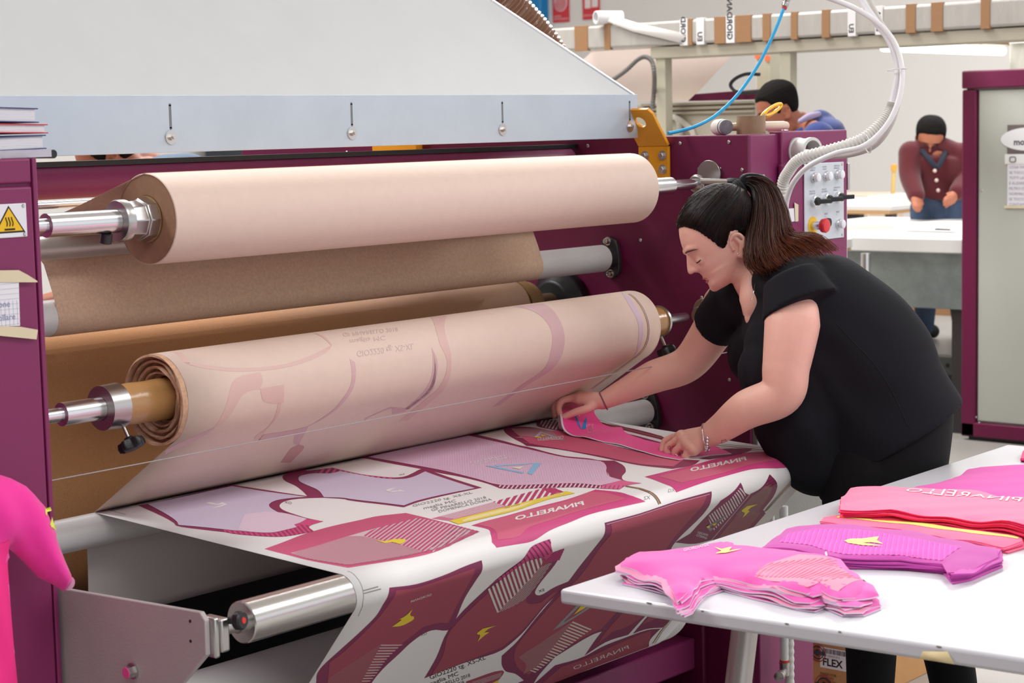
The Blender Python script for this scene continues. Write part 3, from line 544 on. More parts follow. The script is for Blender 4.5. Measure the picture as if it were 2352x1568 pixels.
# ---------------------------------------------------------------- print design of the transfer paper, in sheet coordinates (0.1 mm: across, along)
PRINTS = [  # hanging pieces: shade put into the ink, rose darkened to maroon
 ('wine edged print half hidden under the upper web',0,[('P', '#8f2b58',0,[26613,-80,26575,-80,27580,-100,28608,-207,30241,-80,30533,-80,28961,-80,27881,-80,27159,-80]),('P', '#e8c0da',1,[26747,-80,27021,-80,27859,-80,28028,-80,27237,-80])]),
 ('lavender jersey half panel with wine outline nearest the left edge',0,[('P', '#8f2b58',0,[23533,135,23749,179,24601,148,25726,80,26077,62,26219,964,26399,1981,26515,2330,26235,2104,25945,1987,25701,2021,25411,2219,25211,2546,25096,3079,25054,3404,25078,3810,24698,3868,24545,3966,24394,4259,24067,4227,23706,4129,23464,3817,23223,3100,23049,2577,22935,2037,23045,1824,23248,1233]),('P', '#dd4d86',1,[23323,2924,23498,3319,23760,3768,23950,3807,24388,3797,24487,3615,24988,3442,25078,3810,24698,3868,24545,3966,24394,4259,24067,4227,23706,4129,23464,3817,23223,3100]),('S', '#b0346a',2,[23323,2924,23498,3319,23760,3768,23950,3807,24388,3797,24571,3665,24652,3885,24545,3966,24394,4259,24067,4227,23706,4129,23464,3817,23223,3100],(-141,229),9,4),('P', '#d8cce4',2,[23711,225,24541,219,25641,177,25961,175,26097,1096,26321,2047,25984,1881,25663,1833,25302,2029,25077,2402,24914,3022,24988,3442,24679,3582,24487,3615,24388,3797,23950,3807,23760,3768,23498,3319,23165,2441,22986,2025,23140,1793,23397,1186]),('P', '#ecd3e6',3,[24423,2287,24877,2427,25006,2733,24988,3442,24679,3582,24487,3615,24388,3797,23950,3807,23760,3768,23498,3319,23484,3149]),('P', '#f2eeee',3,[24549,977,24669,989,24656,1237,24835,1167,24758,1404,24511,1470,24296,1452,24527,1386,24705,1347,24591,1312,24540,1171]),('L', '#f2eeee',3,2.0,[24320,586,24844,617]),('T', 'OX', '#8d8a8c',1,[25657,2309,25641,2117,25812,2155])]),
 ('lavender jersey half panel with wine outline in the middle',0,[('P', '#8f2b58',0,[27403,178,27727,22,28180,30,28109,175,28444,276,28717,342,28672,1278,28780,1753,28915,2034,29119,2113,29532,1997,29955,1850,30095,1885,29941,2219,29728,2899,29434,4062,29042,4035,28230,3996,27549,4011,27003,4116,26912,3694,26701,2858,26714,2736,26515,2330,26399,1981,26611,1644,26904,1102,27120,533]),('S', '#e0609a',1,[28444,276,28717,342,28672,1278,28780,1753,28915,2034,28800,2117,28631,1760,28507,1047,28561,740,28219,713,28023,505],(-473,346),13,6),('P', '#d8cce4',2,[27397,665,27615,486,28007,488,28252,748,28561,740,28591,1359,28645,1884,28807,2192,28975,2303,29220,2290,29796,2107,29672,2494,29281,4004,28313,3920,27584,3926,27104,4021,27001,3607,26779,2781,26772,2678,26537,2324,26923,1747,27121,1175,27230,892]),('P', '#f2eeee',3,[27831,2806,28024,2753,28193,2778,27986,2843,27833,2911,27995,3020,28085,2987,28023,3229,27976,3090,27809,3039]),('T', 'SX', '#8d8a8c',1,[29270,1997,29103,1986,29369,1893])]),
 ('pale grey lettering printed beside the lavender panels',0,[('T', 'GIO2220 tg. XS-XL', '#9a989c',1,[27153,4229,28891,4284,27278,4086]),('T', 'maglia MC', '#9a989c',1,[27143,4540,28090,4553,27273,4381]),('T', 'GF PINARELLO 2018', '#9a989c',1,[27131,4763,28741,4792,27260,4606]),('T', 'DOMENICA DONNA', '#9a989c',1,[27142,4950,28690,4986,27271,4795])]),
 ('large pink jersey front panel with wine outline and blue triangle emblem',0,[('P', '#8f2b58',0,[29938,-21,31406,-53,32696,-74,33680,-100,33809,-51,33620,1147,33472,1725,33474,1920,33277,2815,33234,3273,33395,3816,33403,4132,33595,4376,33308,4839,32805,5285,32328,5541,32056,5813,32081,6244,31690,6154,31266,6275,31081,5953,30815,5491,30315,5048,29790,4629,29638,4384,29815,3873,29934,2980,29933,2254,30095,1885,29955,1850,29933,1060]),('P', '#e46a9b',1,[31209,5821,31583,5768,32019,5773,32024,5871,32081,6244,31690,6154,31266,6275,31081,5953]),('S', '#a84a78',2,[31209,5821,31361,5804,31671,6134,31266,6275,31081,5953],(-340,210),9,2),('S', '#f3d5e2',1,[30052,4408,30583,4829,31107,5261,31287,5761,31081,5953,30815,5491,30315,5048,29790,4629,29638,4384,29872,4133],(-304,179),9,3.5),('P', '#e8c0da',2,[30081,100,31616,42,33537,56,33362,1366,33214,2330,33089,3389,33250,3929,33292,4218,32940,4646,32512,4974,32141,5343,32019,5773,31583,5768,31287,5761,31107,5261,30583,4829,30052,4408,29872,4133,29994,3456,30144,2251,30140,1788,30116,886]),('S', '#e1c8e0',3,[30081,100,31616,42,33537,56,33362,1366,33214,2330,33089,3389,33250,3929,33292,4218,32940,4646,32512,4974,32141,5343,31724,5459,31355,5066,30796,4655,30242,4248,30011,4014,30064,3394,30195,2205,30213,1721,30153,851],(-2339,2131),5.5,1.8),('P', '#92c7ea',4,[31150,3855,31114,4028,32204,3393,32090,3273]),('P', '#92c7ea',4,[31121,2685,31218,2816,31203,3204,31182,3750,31066,3795,31083,3147]),('P', '#a9cdec',4,[31337,2768,32083,3265,31860,3264,31252,2895]),('P', '#f2eee0',5,[31362,3229,31657,3354,31360,3470]),('T', 'PINARELLO', '#f4eef2',4,[32193,2334,31085,2281,32339,2182]),('T', 'GRANFONDO', '#f2eeee',4,[32175,2541,31101,2459,32312,2398])]),
 ('long rose panel with grey triangle emblem beside the pink panel',0,[('P', '#8f2b58',0,[34996,-100,35425,385,35375,1126,35374,1505,35061,2893,34823,4171,34688,4873,34734,5295,34947,5767,34369,5963,33748,5858,33559,5104,33609,4472,33700,3578,33713,2462,33542,1846,33734,1563,34047,1014,34493,374]),('P', '#d2607f',1,[34924,214,35424,650,35398,699,35480,1381,35061,2893,34728,4241,34751,5457,33967,5736,33670,5022,33784,3875,33794,2396,33801,1744,33867,1187,33836,1703,34436,831]),('P', '#b98791',2,[34924,214,35424,650,35375,1126,35101,1452,34609,2193,34502,1629,34436,1101,34107,985,34185,1243,34436,831]),('P', '#c2bfc2',3,[34414,1353,35126,962,34807,1767,34741,1743,34988,1123,34508,1361]),('P', '#f0d63c',4,[34799,1251,34822,1414,34646,1414]),('P', '#f0d63c',4,[34414,1353,34533,1341,34563,1464,34479,1513]),('T', 'PINARELLO', '#f2eeee',3,[34901,1865,34258,1598,35068,1719]),('T', 'GRANFONDO', '#f2eeee',3,[34710,2006,34138,1697,34870,1878])]),
 ('striped wine corner print by the lifted cloth',0,[('P', '#88325a',0,[36232,-149,36653,239,36599,485,35480,1381,35513,1178,35635,464,36008,117]),('S', '#e9dfe0',1,[36325,-2,36653,239,36533,416,35588,1138,35656,607],(-875,566),9,4.5)]),
 ('wine print strip under the lifted cloth',0,[('P', '#88325a',0,[37171,1033,37081,1733,36970,2587,36469,3811,34690,5083,35103,3601,36204,1783]),('P', '#e9dfe4',1,[36672,2274,36507,2928,36149,4039,35960,4174,36286,3091,36473,2423]),('P', '#88325a',1,[35069,5649,35521,5649,36357,5359,36948,5874,36525,6012,35175,5885])]),
 ('rose sleeve panel with mirrored white lettering at the right end',0,[('P', '#cf4280',0,[32664,5899,33877,5936,34369,5963,35104,5933,36548,6100,37049,6736,36963,7041,36876,7203,36312,7205,35192,7032,34212,7017,33228,7034,32195,7087,32293,6797,32567,6171]),('P', '#d2607f',1,[32891,6102,34049,6119,35379,6224,36382,6243,36873,6677,36710,6952,36228,6955,35427,6865,34119,6905,32686,6844,32809,6428]),('P', '#9c3a5a',1,[36873,6677,37024,6752,36963,7041,36863,7185,36428,7193,36299,7104,36710,6952]),('T', 'PINARELLO', '#f2eeee',2,[35674,6536,33760,6338,35992,6294],0.03),('T', 'DX', '#8d8a8c',0,[31954,7037,32171,7057,32082,6944])]),
 ('rose sleeve panel with mirrored white lettering in the middle',0,[('P', '#cf4280',0,[26769,6118,27131,6084,27820,6085,28717,6049,29289,6050,29749,6056,30923,5909,31061,6461,30953,6899,31086,7103,30482,7081,29268,7047,28617,7099,27907,7157,27353,7259,26808,7232,26325,7197,26285,7072,26465,6873,26749,6558]),('P', '#d2607f',1,[26887,6156,27221,6125,27870,6138,28654,6101,29641,6143,30661,5946,30809,6227,30676,6880,29058,6880,28209,6927,27382,6983,27070,7096,26459,7056,26640,6860,26869,6524]),('T', 'PINARELLO', '#f2eeee',2,[29625,6625,27638,6484,29877,6395],0.03),('T', 'SX', '#8d8a8c',0,[31061,7063,31276,7075,31196,6965])]),
 ('yellow strip print with striped wedge',0,[('P', '#d8799a',0,[26672,5172,28569,5103,28489,5564,26750,5562]),('S', '#f0dfe4',1,[26891,5167,28569,5103,28463,5537,26938,5538],(1897,-69),6,3),('S', '#c23a70',1,[28569,5103,30282,5031,30441,5201,30295,5566,28489,5564],(-667,410),12,7),('P', '#c23a70',0,[30261,5048,30441,5201,30295,5566,30007,5552,30080,5271]),('P', '#f0d63c',2,[26750,5562,28401,5590,30324,5597,30350,5492,30341,5832,29619,5782,28232,5945,27455,5922,26662,5881]),('P', '#f8e9a6',3,[26932,5735,28277,5696,30151,5706,30084,5505,30062,5690,29576,5651,28328,5870,27531,5855,26847,5835]),('T', '100% LYCRA', '#b08f45',4,[28233,5709,28717,5712,28317,5620])]),
 ('chevron striped panel at the front left edge',0,[('P', '#d0587f',0,[22861,4567,23406,4452,24167,4271,24954,4209,25673,4246,26066,4259,26672,4481,26656,4892,26632,5209,26503,6563,26061,6673,25025,6917,24627,6943,24088,6900,22948,6618,22885,6157,22834,5647,22847,5225,22849,4875]),('P', '#d9c4c8',1,[22976,5131,23343,5135,24562,5004,25357,4950,26493,4946,26547,5287,26435,6436,25067,6832,24683,6820,24111,6741,23082,6483,22915,5562]),('S', '#cb4a7c',2,[26493,4946,26575,5261,26503,6563,26061,6673,25025,6917,24670,6878,24758,5891,24763,5168,25331,4976],(-1895,908),9,5),('S', '#f3e8ea',2,[26579,5379,26503,6563,26061,6673,25025,6917,24649,6921,25024,6688,26521,5984],(-1895,908),9,2.5),('S', '#dd8aa2',2,[24562,5004,24714,5168,24758,5891,24696,6831,24152,6838,23055,6510,22888,5590,22997,5153],(1149,1123),6,3),('P', '#f0d63c',3,[24673,5593,24725,5804,24956,5795,25098,5969,24943,6091,24759,6148,24782,5938,24625,5901])]),
 ('thin gold and black stripe along the right edge',0,[('L', '#3a2d2a',0,2.2,[37702,-11,37409,932,37162,1627,36950,2415,36700,3458]),('L', '#a9772f',1,5,[37505,145,37217,1080,36974,1770,36765,2552,36520,3588]),('L', '#3a2d2a',0,2.2,[37310,299,37027,1227,36788,1911,36583,2688,36342,3716]),('L', '#3a2d2a',0,2.2,[36837,4861,37048,5697,37300,6491,37043,6988,36931,7235,36808,7461,36718,7972,36664,8604]),('L', '#a9772f',1,5,[36659,4982,36871,5813,37095,6573,36951,7000,36840,7231,36709,7445,36618,7948,36608,8621]),('L', '#3a2d2a',0,2.2,[36483,5101,36695,5928,36892,6654,36861,7011,36749,7227,36613,7429,36519,7924,36551,8637]),('L', '#a9772f',1,5,[36598,12625,36642,13119,36808,13647]),('L', '#3a2d2a',1,2.2,[36711,12672,36756,13168,36949,13717])]),
 ('short gold stripe over the roller bend',0,[('L', '#a9772f',0,4,[31622,6172,31624,6532,31496,6886,31487,7076,31496,7229]),('L', '#7a2b3a',1,2,[31661,6159,31672,6513,31541,6876,31525,7070,31527,7229]),('L', '#3a2d2a',1,2,[31573,6192,31565,6559,31441,6901,31444,7084,31449,7235])]),
 ('thin grey registration marks beside the roller',0,[('L', '#8b8788',0,2,[22759,7295,23128,7297]),('L', '#8b8788',0,2,[22763,7344,23188,7348]),('L', '#8b8788',0,1.6,[22783,6770,22750,7014,22751,7183,22750,7341,22750,7504,22869,7890])]),
 ('thin grey registration marks at the far left corner',0,[('L', '#5b5a5e',0,2,[22915,84,23262,59]),('L', '#5b5a5e',0,2,[22879,130,23334,108]),('L', '#5b5a5e',0,1.2,[22905,-181,22885,122,22874,583])]),
 ('thin grey registration marks at the right edge',0,[('L', '#4c4a55',0,2.4,[36611,7198,36950,7177]),('L', '#4c4a55',0,2.4,[36616,7229,36952,7209])]),
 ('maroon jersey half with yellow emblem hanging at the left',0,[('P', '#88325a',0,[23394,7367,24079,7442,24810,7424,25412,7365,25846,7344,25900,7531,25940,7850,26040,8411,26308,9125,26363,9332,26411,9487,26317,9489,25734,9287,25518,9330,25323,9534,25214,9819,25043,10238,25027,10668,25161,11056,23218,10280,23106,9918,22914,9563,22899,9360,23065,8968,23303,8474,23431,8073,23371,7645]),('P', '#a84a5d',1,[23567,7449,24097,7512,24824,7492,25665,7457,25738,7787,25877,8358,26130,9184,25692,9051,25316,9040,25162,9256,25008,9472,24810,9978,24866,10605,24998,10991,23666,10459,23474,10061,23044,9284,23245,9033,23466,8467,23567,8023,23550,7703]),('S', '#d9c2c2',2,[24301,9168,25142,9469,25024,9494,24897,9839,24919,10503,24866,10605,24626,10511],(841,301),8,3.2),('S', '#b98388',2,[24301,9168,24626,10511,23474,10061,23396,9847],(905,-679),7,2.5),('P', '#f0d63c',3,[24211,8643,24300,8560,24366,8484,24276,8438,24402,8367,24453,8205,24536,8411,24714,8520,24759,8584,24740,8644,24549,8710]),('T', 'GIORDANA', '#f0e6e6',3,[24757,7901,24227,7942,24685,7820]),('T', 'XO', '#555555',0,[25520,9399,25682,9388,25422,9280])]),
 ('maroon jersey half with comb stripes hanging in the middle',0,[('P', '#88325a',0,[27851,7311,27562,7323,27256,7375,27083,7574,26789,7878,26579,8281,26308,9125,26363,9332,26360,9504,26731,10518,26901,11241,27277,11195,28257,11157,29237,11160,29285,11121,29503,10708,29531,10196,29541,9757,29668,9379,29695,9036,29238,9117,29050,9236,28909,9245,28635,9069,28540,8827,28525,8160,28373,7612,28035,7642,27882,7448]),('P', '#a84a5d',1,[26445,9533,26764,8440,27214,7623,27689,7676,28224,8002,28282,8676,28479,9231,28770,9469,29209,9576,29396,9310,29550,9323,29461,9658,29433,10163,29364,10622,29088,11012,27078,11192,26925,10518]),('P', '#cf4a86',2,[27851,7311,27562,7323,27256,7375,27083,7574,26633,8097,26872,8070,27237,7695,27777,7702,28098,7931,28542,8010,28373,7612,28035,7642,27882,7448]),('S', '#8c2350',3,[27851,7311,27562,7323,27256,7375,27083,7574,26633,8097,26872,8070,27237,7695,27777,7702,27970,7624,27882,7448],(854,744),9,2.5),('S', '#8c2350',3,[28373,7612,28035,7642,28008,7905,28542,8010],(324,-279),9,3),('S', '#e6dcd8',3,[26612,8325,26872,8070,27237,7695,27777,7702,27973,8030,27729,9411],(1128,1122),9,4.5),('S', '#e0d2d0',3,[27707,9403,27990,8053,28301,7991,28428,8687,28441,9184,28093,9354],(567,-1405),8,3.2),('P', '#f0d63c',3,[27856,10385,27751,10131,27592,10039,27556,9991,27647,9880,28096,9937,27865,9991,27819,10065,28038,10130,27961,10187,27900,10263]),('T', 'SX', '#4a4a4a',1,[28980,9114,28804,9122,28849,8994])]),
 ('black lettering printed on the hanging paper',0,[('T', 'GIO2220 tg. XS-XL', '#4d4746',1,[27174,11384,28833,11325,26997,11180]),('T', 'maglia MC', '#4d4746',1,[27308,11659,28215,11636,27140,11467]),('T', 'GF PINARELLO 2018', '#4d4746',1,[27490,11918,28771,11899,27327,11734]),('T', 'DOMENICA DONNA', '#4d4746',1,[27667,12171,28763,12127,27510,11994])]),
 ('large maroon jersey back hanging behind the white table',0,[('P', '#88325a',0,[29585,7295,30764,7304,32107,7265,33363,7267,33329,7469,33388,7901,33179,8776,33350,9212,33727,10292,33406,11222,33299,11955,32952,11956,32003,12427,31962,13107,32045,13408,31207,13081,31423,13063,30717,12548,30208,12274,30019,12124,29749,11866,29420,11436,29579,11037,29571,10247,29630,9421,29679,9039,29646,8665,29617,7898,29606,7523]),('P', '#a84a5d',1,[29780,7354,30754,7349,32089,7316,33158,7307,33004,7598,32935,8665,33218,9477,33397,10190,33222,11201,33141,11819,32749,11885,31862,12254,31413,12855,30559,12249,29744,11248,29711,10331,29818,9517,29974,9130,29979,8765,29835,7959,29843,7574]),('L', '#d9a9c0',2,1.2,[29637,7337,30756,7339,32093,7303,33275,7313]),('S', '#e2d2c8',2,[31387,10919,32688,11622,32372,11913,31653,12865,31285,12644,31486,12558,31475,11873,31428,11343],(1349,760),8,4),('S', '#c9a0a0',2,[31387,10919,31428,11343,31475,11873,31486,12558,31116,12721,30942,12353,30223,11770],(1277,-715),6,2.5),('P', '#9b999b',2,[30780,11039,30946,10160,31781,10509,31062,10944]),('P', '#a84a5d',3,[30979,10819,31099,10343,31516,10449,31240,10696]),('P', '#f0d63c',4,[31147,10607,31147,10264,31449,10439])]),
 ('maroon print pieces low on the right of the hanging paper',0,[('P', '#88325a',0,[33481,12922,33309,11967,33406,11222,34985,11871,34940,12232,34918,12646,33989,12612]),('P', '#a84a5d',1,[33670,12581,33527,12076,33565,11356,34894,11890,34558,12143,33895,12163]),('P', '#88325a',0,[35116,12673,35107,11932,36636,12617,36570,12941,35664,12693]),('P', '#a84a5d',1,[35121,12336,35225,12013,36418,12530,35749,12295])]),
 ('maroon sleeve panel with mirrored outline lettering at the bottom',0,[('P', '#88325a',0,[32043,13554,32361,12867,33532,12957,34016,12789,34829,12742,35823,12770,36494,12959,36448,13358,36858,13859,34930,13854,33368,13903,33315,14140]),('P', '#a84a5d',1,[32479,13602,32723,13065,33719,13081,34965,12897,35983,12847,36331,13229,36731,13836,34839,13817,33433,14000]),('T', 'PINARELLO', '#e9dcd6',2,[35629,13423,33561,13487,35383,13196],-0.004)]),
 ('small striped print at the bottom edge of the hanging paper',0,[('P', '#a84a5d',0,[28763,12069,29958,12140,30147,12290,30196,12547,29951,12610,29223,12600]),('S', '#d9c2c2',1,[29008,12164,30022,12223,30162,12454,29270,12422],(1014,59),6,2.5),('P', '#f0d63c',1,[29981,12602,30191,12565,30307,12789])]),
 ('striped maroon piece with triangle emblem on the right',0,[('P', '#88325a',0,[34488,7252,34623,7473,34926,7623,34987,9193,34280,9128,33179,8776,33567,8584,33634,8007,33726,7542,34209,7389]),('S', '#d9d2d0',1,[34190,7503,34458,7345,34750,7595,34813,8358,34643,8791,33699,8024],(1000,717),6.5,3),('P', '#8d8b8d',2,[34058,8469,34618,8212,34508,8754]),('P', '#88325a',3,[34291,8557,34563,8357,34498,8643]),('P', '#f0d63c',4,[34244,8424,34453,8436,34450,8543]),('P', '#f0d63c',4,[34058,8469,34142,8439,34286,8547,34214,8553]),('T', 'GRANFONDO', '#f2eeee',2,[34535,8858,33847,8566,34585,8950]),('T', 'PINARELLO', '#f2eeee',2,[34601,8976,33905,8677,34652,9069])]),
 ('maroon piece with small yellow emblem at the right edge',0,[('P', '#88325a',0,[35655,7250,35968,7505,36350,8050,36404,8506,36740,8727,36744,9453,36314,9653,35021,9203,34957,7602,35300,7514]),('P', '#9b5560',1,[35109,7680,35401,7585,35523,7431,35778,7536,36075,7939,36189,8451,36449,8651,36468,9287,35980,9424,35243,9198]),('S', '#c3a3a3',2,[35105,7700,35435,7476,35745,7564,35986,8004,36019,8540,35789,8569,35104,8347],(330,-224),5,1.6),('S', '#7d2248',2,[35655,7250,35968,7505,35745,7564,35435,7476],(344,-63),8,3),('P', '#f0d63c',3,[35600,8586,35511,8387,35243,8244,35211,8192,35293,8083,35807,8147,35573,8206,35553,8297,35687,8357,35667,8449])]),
 ('faint show through of a printed panel',1,[('P', '#ddb9b0',0,[23104,4937,23225,4881,23120,4462,23010,4521])]),
 ('faint show through of a printed panel',1,[('P', '#ddb9b0',0,[23010,4521,23771,4280,24418,4180,25306,4146,26162,4264,26772,4419,26779,4995,26849,4905,26822,4432,26663,4321,26189,4179,25273,4075,24383,4109,23730,4206,23112,4426])]),
 ('faint show through of a printed panel',1,[('P', '#ddb9b0',0,[23893,3929,24062,4019,24648,4062,24662,3893,24562,3742,24131,3686,23965,3489,23799,3214,23663,3061,23570,3041,23665,3417])]),
 ('faint show through of a printed panel',1,[('P', '#ddb9b0',0,[24562,3742,25181,3750,25211,3380,24873,3411,24637,3514])]),
 ('faint show through of a printed panel',1,[('P', '#ddb9b0',0,[25062,3385,25158,3372,25186,3158,25242,2626,25417,2074,25254,2120,25127,2324,25200,2582,25106,3098])]),
 ('faint show through of a printed panel',1,[('P', '#d6b0b2',0,[23597,3055,23334,2607,23010,2377,22890,2250,22762,2449,22960,2660,23427,2989])]),
 ('faint show through of a printed panel',1,[('P', '#d6b0b2',0,[25308,2330,26096,2283,26565,2327,26936,1470,26785,1513,26401,2028,25837,2013,25375,2029])]),
 ('faint show through of a printed panel',1,[('P', '#d6b0b2',0,[27082,4059,27204,3970,27113,3432,26964,3118,26783,2554,26565,2327,26706,2603,26856,3173,27019,3503])]),
 ('faint show through of a printed panel',1,[('P', '#d6b0b2',0,[29536,4017,29548,3744,29639,3297,29735,2860,29610,2237,28944,2464,28456,2235,28380,2018,28305,2215,28775,2565,29435,2341,29534,3003,29525,3379])]),
 ('faint show through of a printed panel',1,[('P', '#d09f99',0,[26802,1331,26936,1470,27252,1261,27374,562,27013,671])]),
 ('faint show through of a printed panel',1,[('P', '#ddb9b0',0,[30426,5140,30827,4975,30142,4343,30064,3696,30088,3286,30141,2566,30081,1633,29767,1716,29822,2698,29911,3371,29922,3711,29809,4120])]),
 ('faint show through of a printed panel',1,[('P', '#d6b0b2',0,[33105,4988,34089,4925,34004,4322,33983,3896,33904,3392,33763,2961,33479,2344,33313,1503,33088,1500,33184,2412,33436,3140,33463,3564,33544,3970,33445,4474])]),
 ('faint show through of a printed panel',1,[('P', '#d6b0b2',0,[29523,4032,29622,3744,29636,3345,29649,2899,29555,2160,29165,2150,28878,2495,29437,2300,29427,3031,29469,3425,29480,3732])]),
 ('faint show through of a printed panel',1,[('P', '#d9bfcf',0,[37260,5048,37015,4375,37014,3851,37003,3442,37000,2879,36832,3493,36821,3901,36783,4402])]),
 ('thin stripe near the end of the spent paper roll',1,[('L', '#a07a4f',0,3,[37248,4802,37188,4443,37178,4096,37195,3772,37198,3488,37175,3213,37066,2866,36971,2035,36875,1438]),('L', '#8a6f8f',0,2,[37307,4807,37242,4445,37232,4097,37247,3773,37252,3482,37239,3197,37148,2838,37056,2004,36960,1406])]),
 ('faint mirrored lettering on the spent paper roll',1,[('T', 'GIO2220 tg. XS-XL', '#c9b2aa',0,[27355,4200,29042,4185,27303,4064]),('T', 'maglia MC', '#cdb6ad',0,[27376,4507,28392,4477,27299,4385]),('T', 'GF PINARELLO 2018', '#cdb6ad',0,[27412,4770,28968,4694,27293,4619])]),
]

SHEET_PATH = [(3.0, 0.9228), (2.9148, 0.919), (2.8296, 0.9153), (2.7444, 0.9115), (2.6592, 0.9077), (2.574, 0.904), (2.4888, 0.9002), (2.4036, 0.8964), (2.3184, 0.8927), (2.3145, 0.8923), (2.3107, 0.8915), (2.307, 0.8903), (2.3034, 0.8887), (2.3, 0.8867), (2.2969, 0.8844), (2.294, 0.8817), (2.2914, 0.8788), (2.2892, 0.8755), (2.2873, 0.8721), (2.2858, 0.8685), (2.2848, 0.8647), (2.2841, 0.8609), (2.2838, 0.857), (2.284, 0.8531), (2.2845, 0.8492), (2.2855, 0.8454), (2.2869, 0.8418), (2.2887, 0.8383), (2.2909, 0.835), (2.2933, 0.832), (2.3432, 0.7778), (2.393, 0.7235), (2.4429, 0.6693), (2.4927, 0.615), (2.5425, 0.5608), (2.5924, 0.5065), (2.6422, 0.4523), (2.6921, 0.398), (2.6992, 0.3908), (2.7068, 0.3842), (2.7149, 0.3782), (2.7235, 0.3728), (2.7324, 0.3681), (2.7417, 0.3641), (2.7512, 0.3608), (2.761, 0.3582), (2.7709, 0.3564), (2.781, 0.3553), (2.7911, 0.355), (2.8012, 0.3555), (2.8112, 0.3567), (2.8211, 0.3587), (2.8309, 0.3614), (2.8404, 0.3649), (2.8496, 0.3691), (2.8584, 0.3739), (2.8669, 0.3795), (2.8749, 0.3856), (2.8824, 0.3924), (2.8894, 0.3997), (2.8958, 0.4075), (2.9016, 0.4157), (2.9068, 0.4244)]
WEB_PATH = [(3.0, 0.9228), (2.974, 0.9409), (2.948, 0.9589), (2.9221, 0.977), (2.8961, 0.9951), (2.8701, 1.0131), (2.8441, 1.0312), (2.8182, 1.0493), (2.7922, 1.0673), (2.7662, 1.0854), (2.7612, 1.0891), (2.7566, 1.0932), (2.7522, 1.0976), (2.7481, 1.1023), (2.7444, 1.1073), (2.741, 1.1125), (2.738, 1.1179), (2.7355, 1.1236), (2.7333, 1.1294), (2.7315, 1.1353), (2.7302, 1.1414), (2.7293, 1.1475), (2.7289, 1.1537), (2.7288, 1.1599), (2.7293, 1.1661), (2.7301, 1.1723), (2.7314, 1.1783), (2.7332, 1.1843), (2.7353, 1.1901), (2.7379, 1.1958), (2.7408, 1.2012), (2.7442, 1.2065), (2.7479, 1.2114), (2.7519, 1.2161), (2.7563, 1.2206), (2.761, 1.2246), (2.7659, 1.2284), (2.7711, 1.2318), (2.7766, 1.2348), (2.7822, 1.2374), (2.788, 1.2396), (2.7939, 1.2414), (2.8, 1.2427), (2.8061, 1.2436), (2.8123, 1.2441), (2.8185, 1.2442), (2.8247, 1.2438), (2.8309, 1.2429), (2.8369, 1.2417), (2.8429, 1.2399), (2.8487, 1.2378), (2.8544, 1.2353), (2.8599, 1.2324), (2.8651, 1.2291), (2.8701, 1.2254), (2.8748, 1.2214), (2.8793, 1.217), (2.8834, 1.2124), (2.8871, 1.2074), (2.8906, 1.2022), (2.8936, 1.1968), (2.8962, 1.1912), (2.8984, 1.1854), (2.9003, 1.1795), (2.9016, 1.1734), (2.9026, 1.1673), (2.9031, 1.1611), (2.9032, 1.1549), (2.9028, 1.1487)]

# ---------------------------------------------------------------- paper webs and rolls
from mathutils.geometry import tessellate_polygon
class Sheet:
    def __init__(s, path):
        s.P = np.array(path); d = np.diff(s.P,axis=0); s.A = np.concatenate([[0],np.cumsum(np.hypot(d[:,0],d[:,1]))])
        n = np.gradient(s.P,axis=0); n = np.c_[n[:,1],-n[:,0]]; s.N = n/np.linalg.norm(n,axis=1)[:,None]
    def at(s, u, v, h=0.):
        v = min(max(v,0.), s.A[-1]); i = min(np.searchsorted(s.A,v,'right')-1, len(s.A)-2); f = (v-s.A[i])/(s.A[i+1]-s.A[i])
        p = s.P[i]+(s.P[i+1]-s.P[i])*f; n = s.N[i]+(s.N[i+1]-s.N[i])*f
        return (u, p[0]+n[0]*h, p[1]+n[1]*h)
def round_poly(P):
    """round the gentle bends of a polygon, keep its sharp corners"""
    P = np.array(P); n = len(P); out = []
    e = np.roll(P,-1,0)-P; L = np.hypot(e[:,0],e[:,1])+1e-9; d = e/L[:,None]
    turn = np.array([math.acos(max(-1,min(1,float(d[i-1]@d[i])))) for i in range(n)])
    T = [np.zeros(2) if turn[i] > .85 else (d[i-1]+d[i])/2 for i in range(n)]
    for i in range(n):
        j = (i+1)%n; a,b = P[i],P[j]; l = L[i]
        ta = T[i]*l if turn[i] <= .85 else d[i]*l; tb = T[j]*l if turn[j] <= .85 else d[i]*l
        out.append(a)
        if l > .012:
            for t in (.25,.5,.75):
                out.append(a*(2*t**3-3*t*t+1)+ta*(t**3-2*t*t+t)+b*(-2*t**3+3*t*t)+tb*(t**3-t*t))
    return [tuple(p) for p in out]
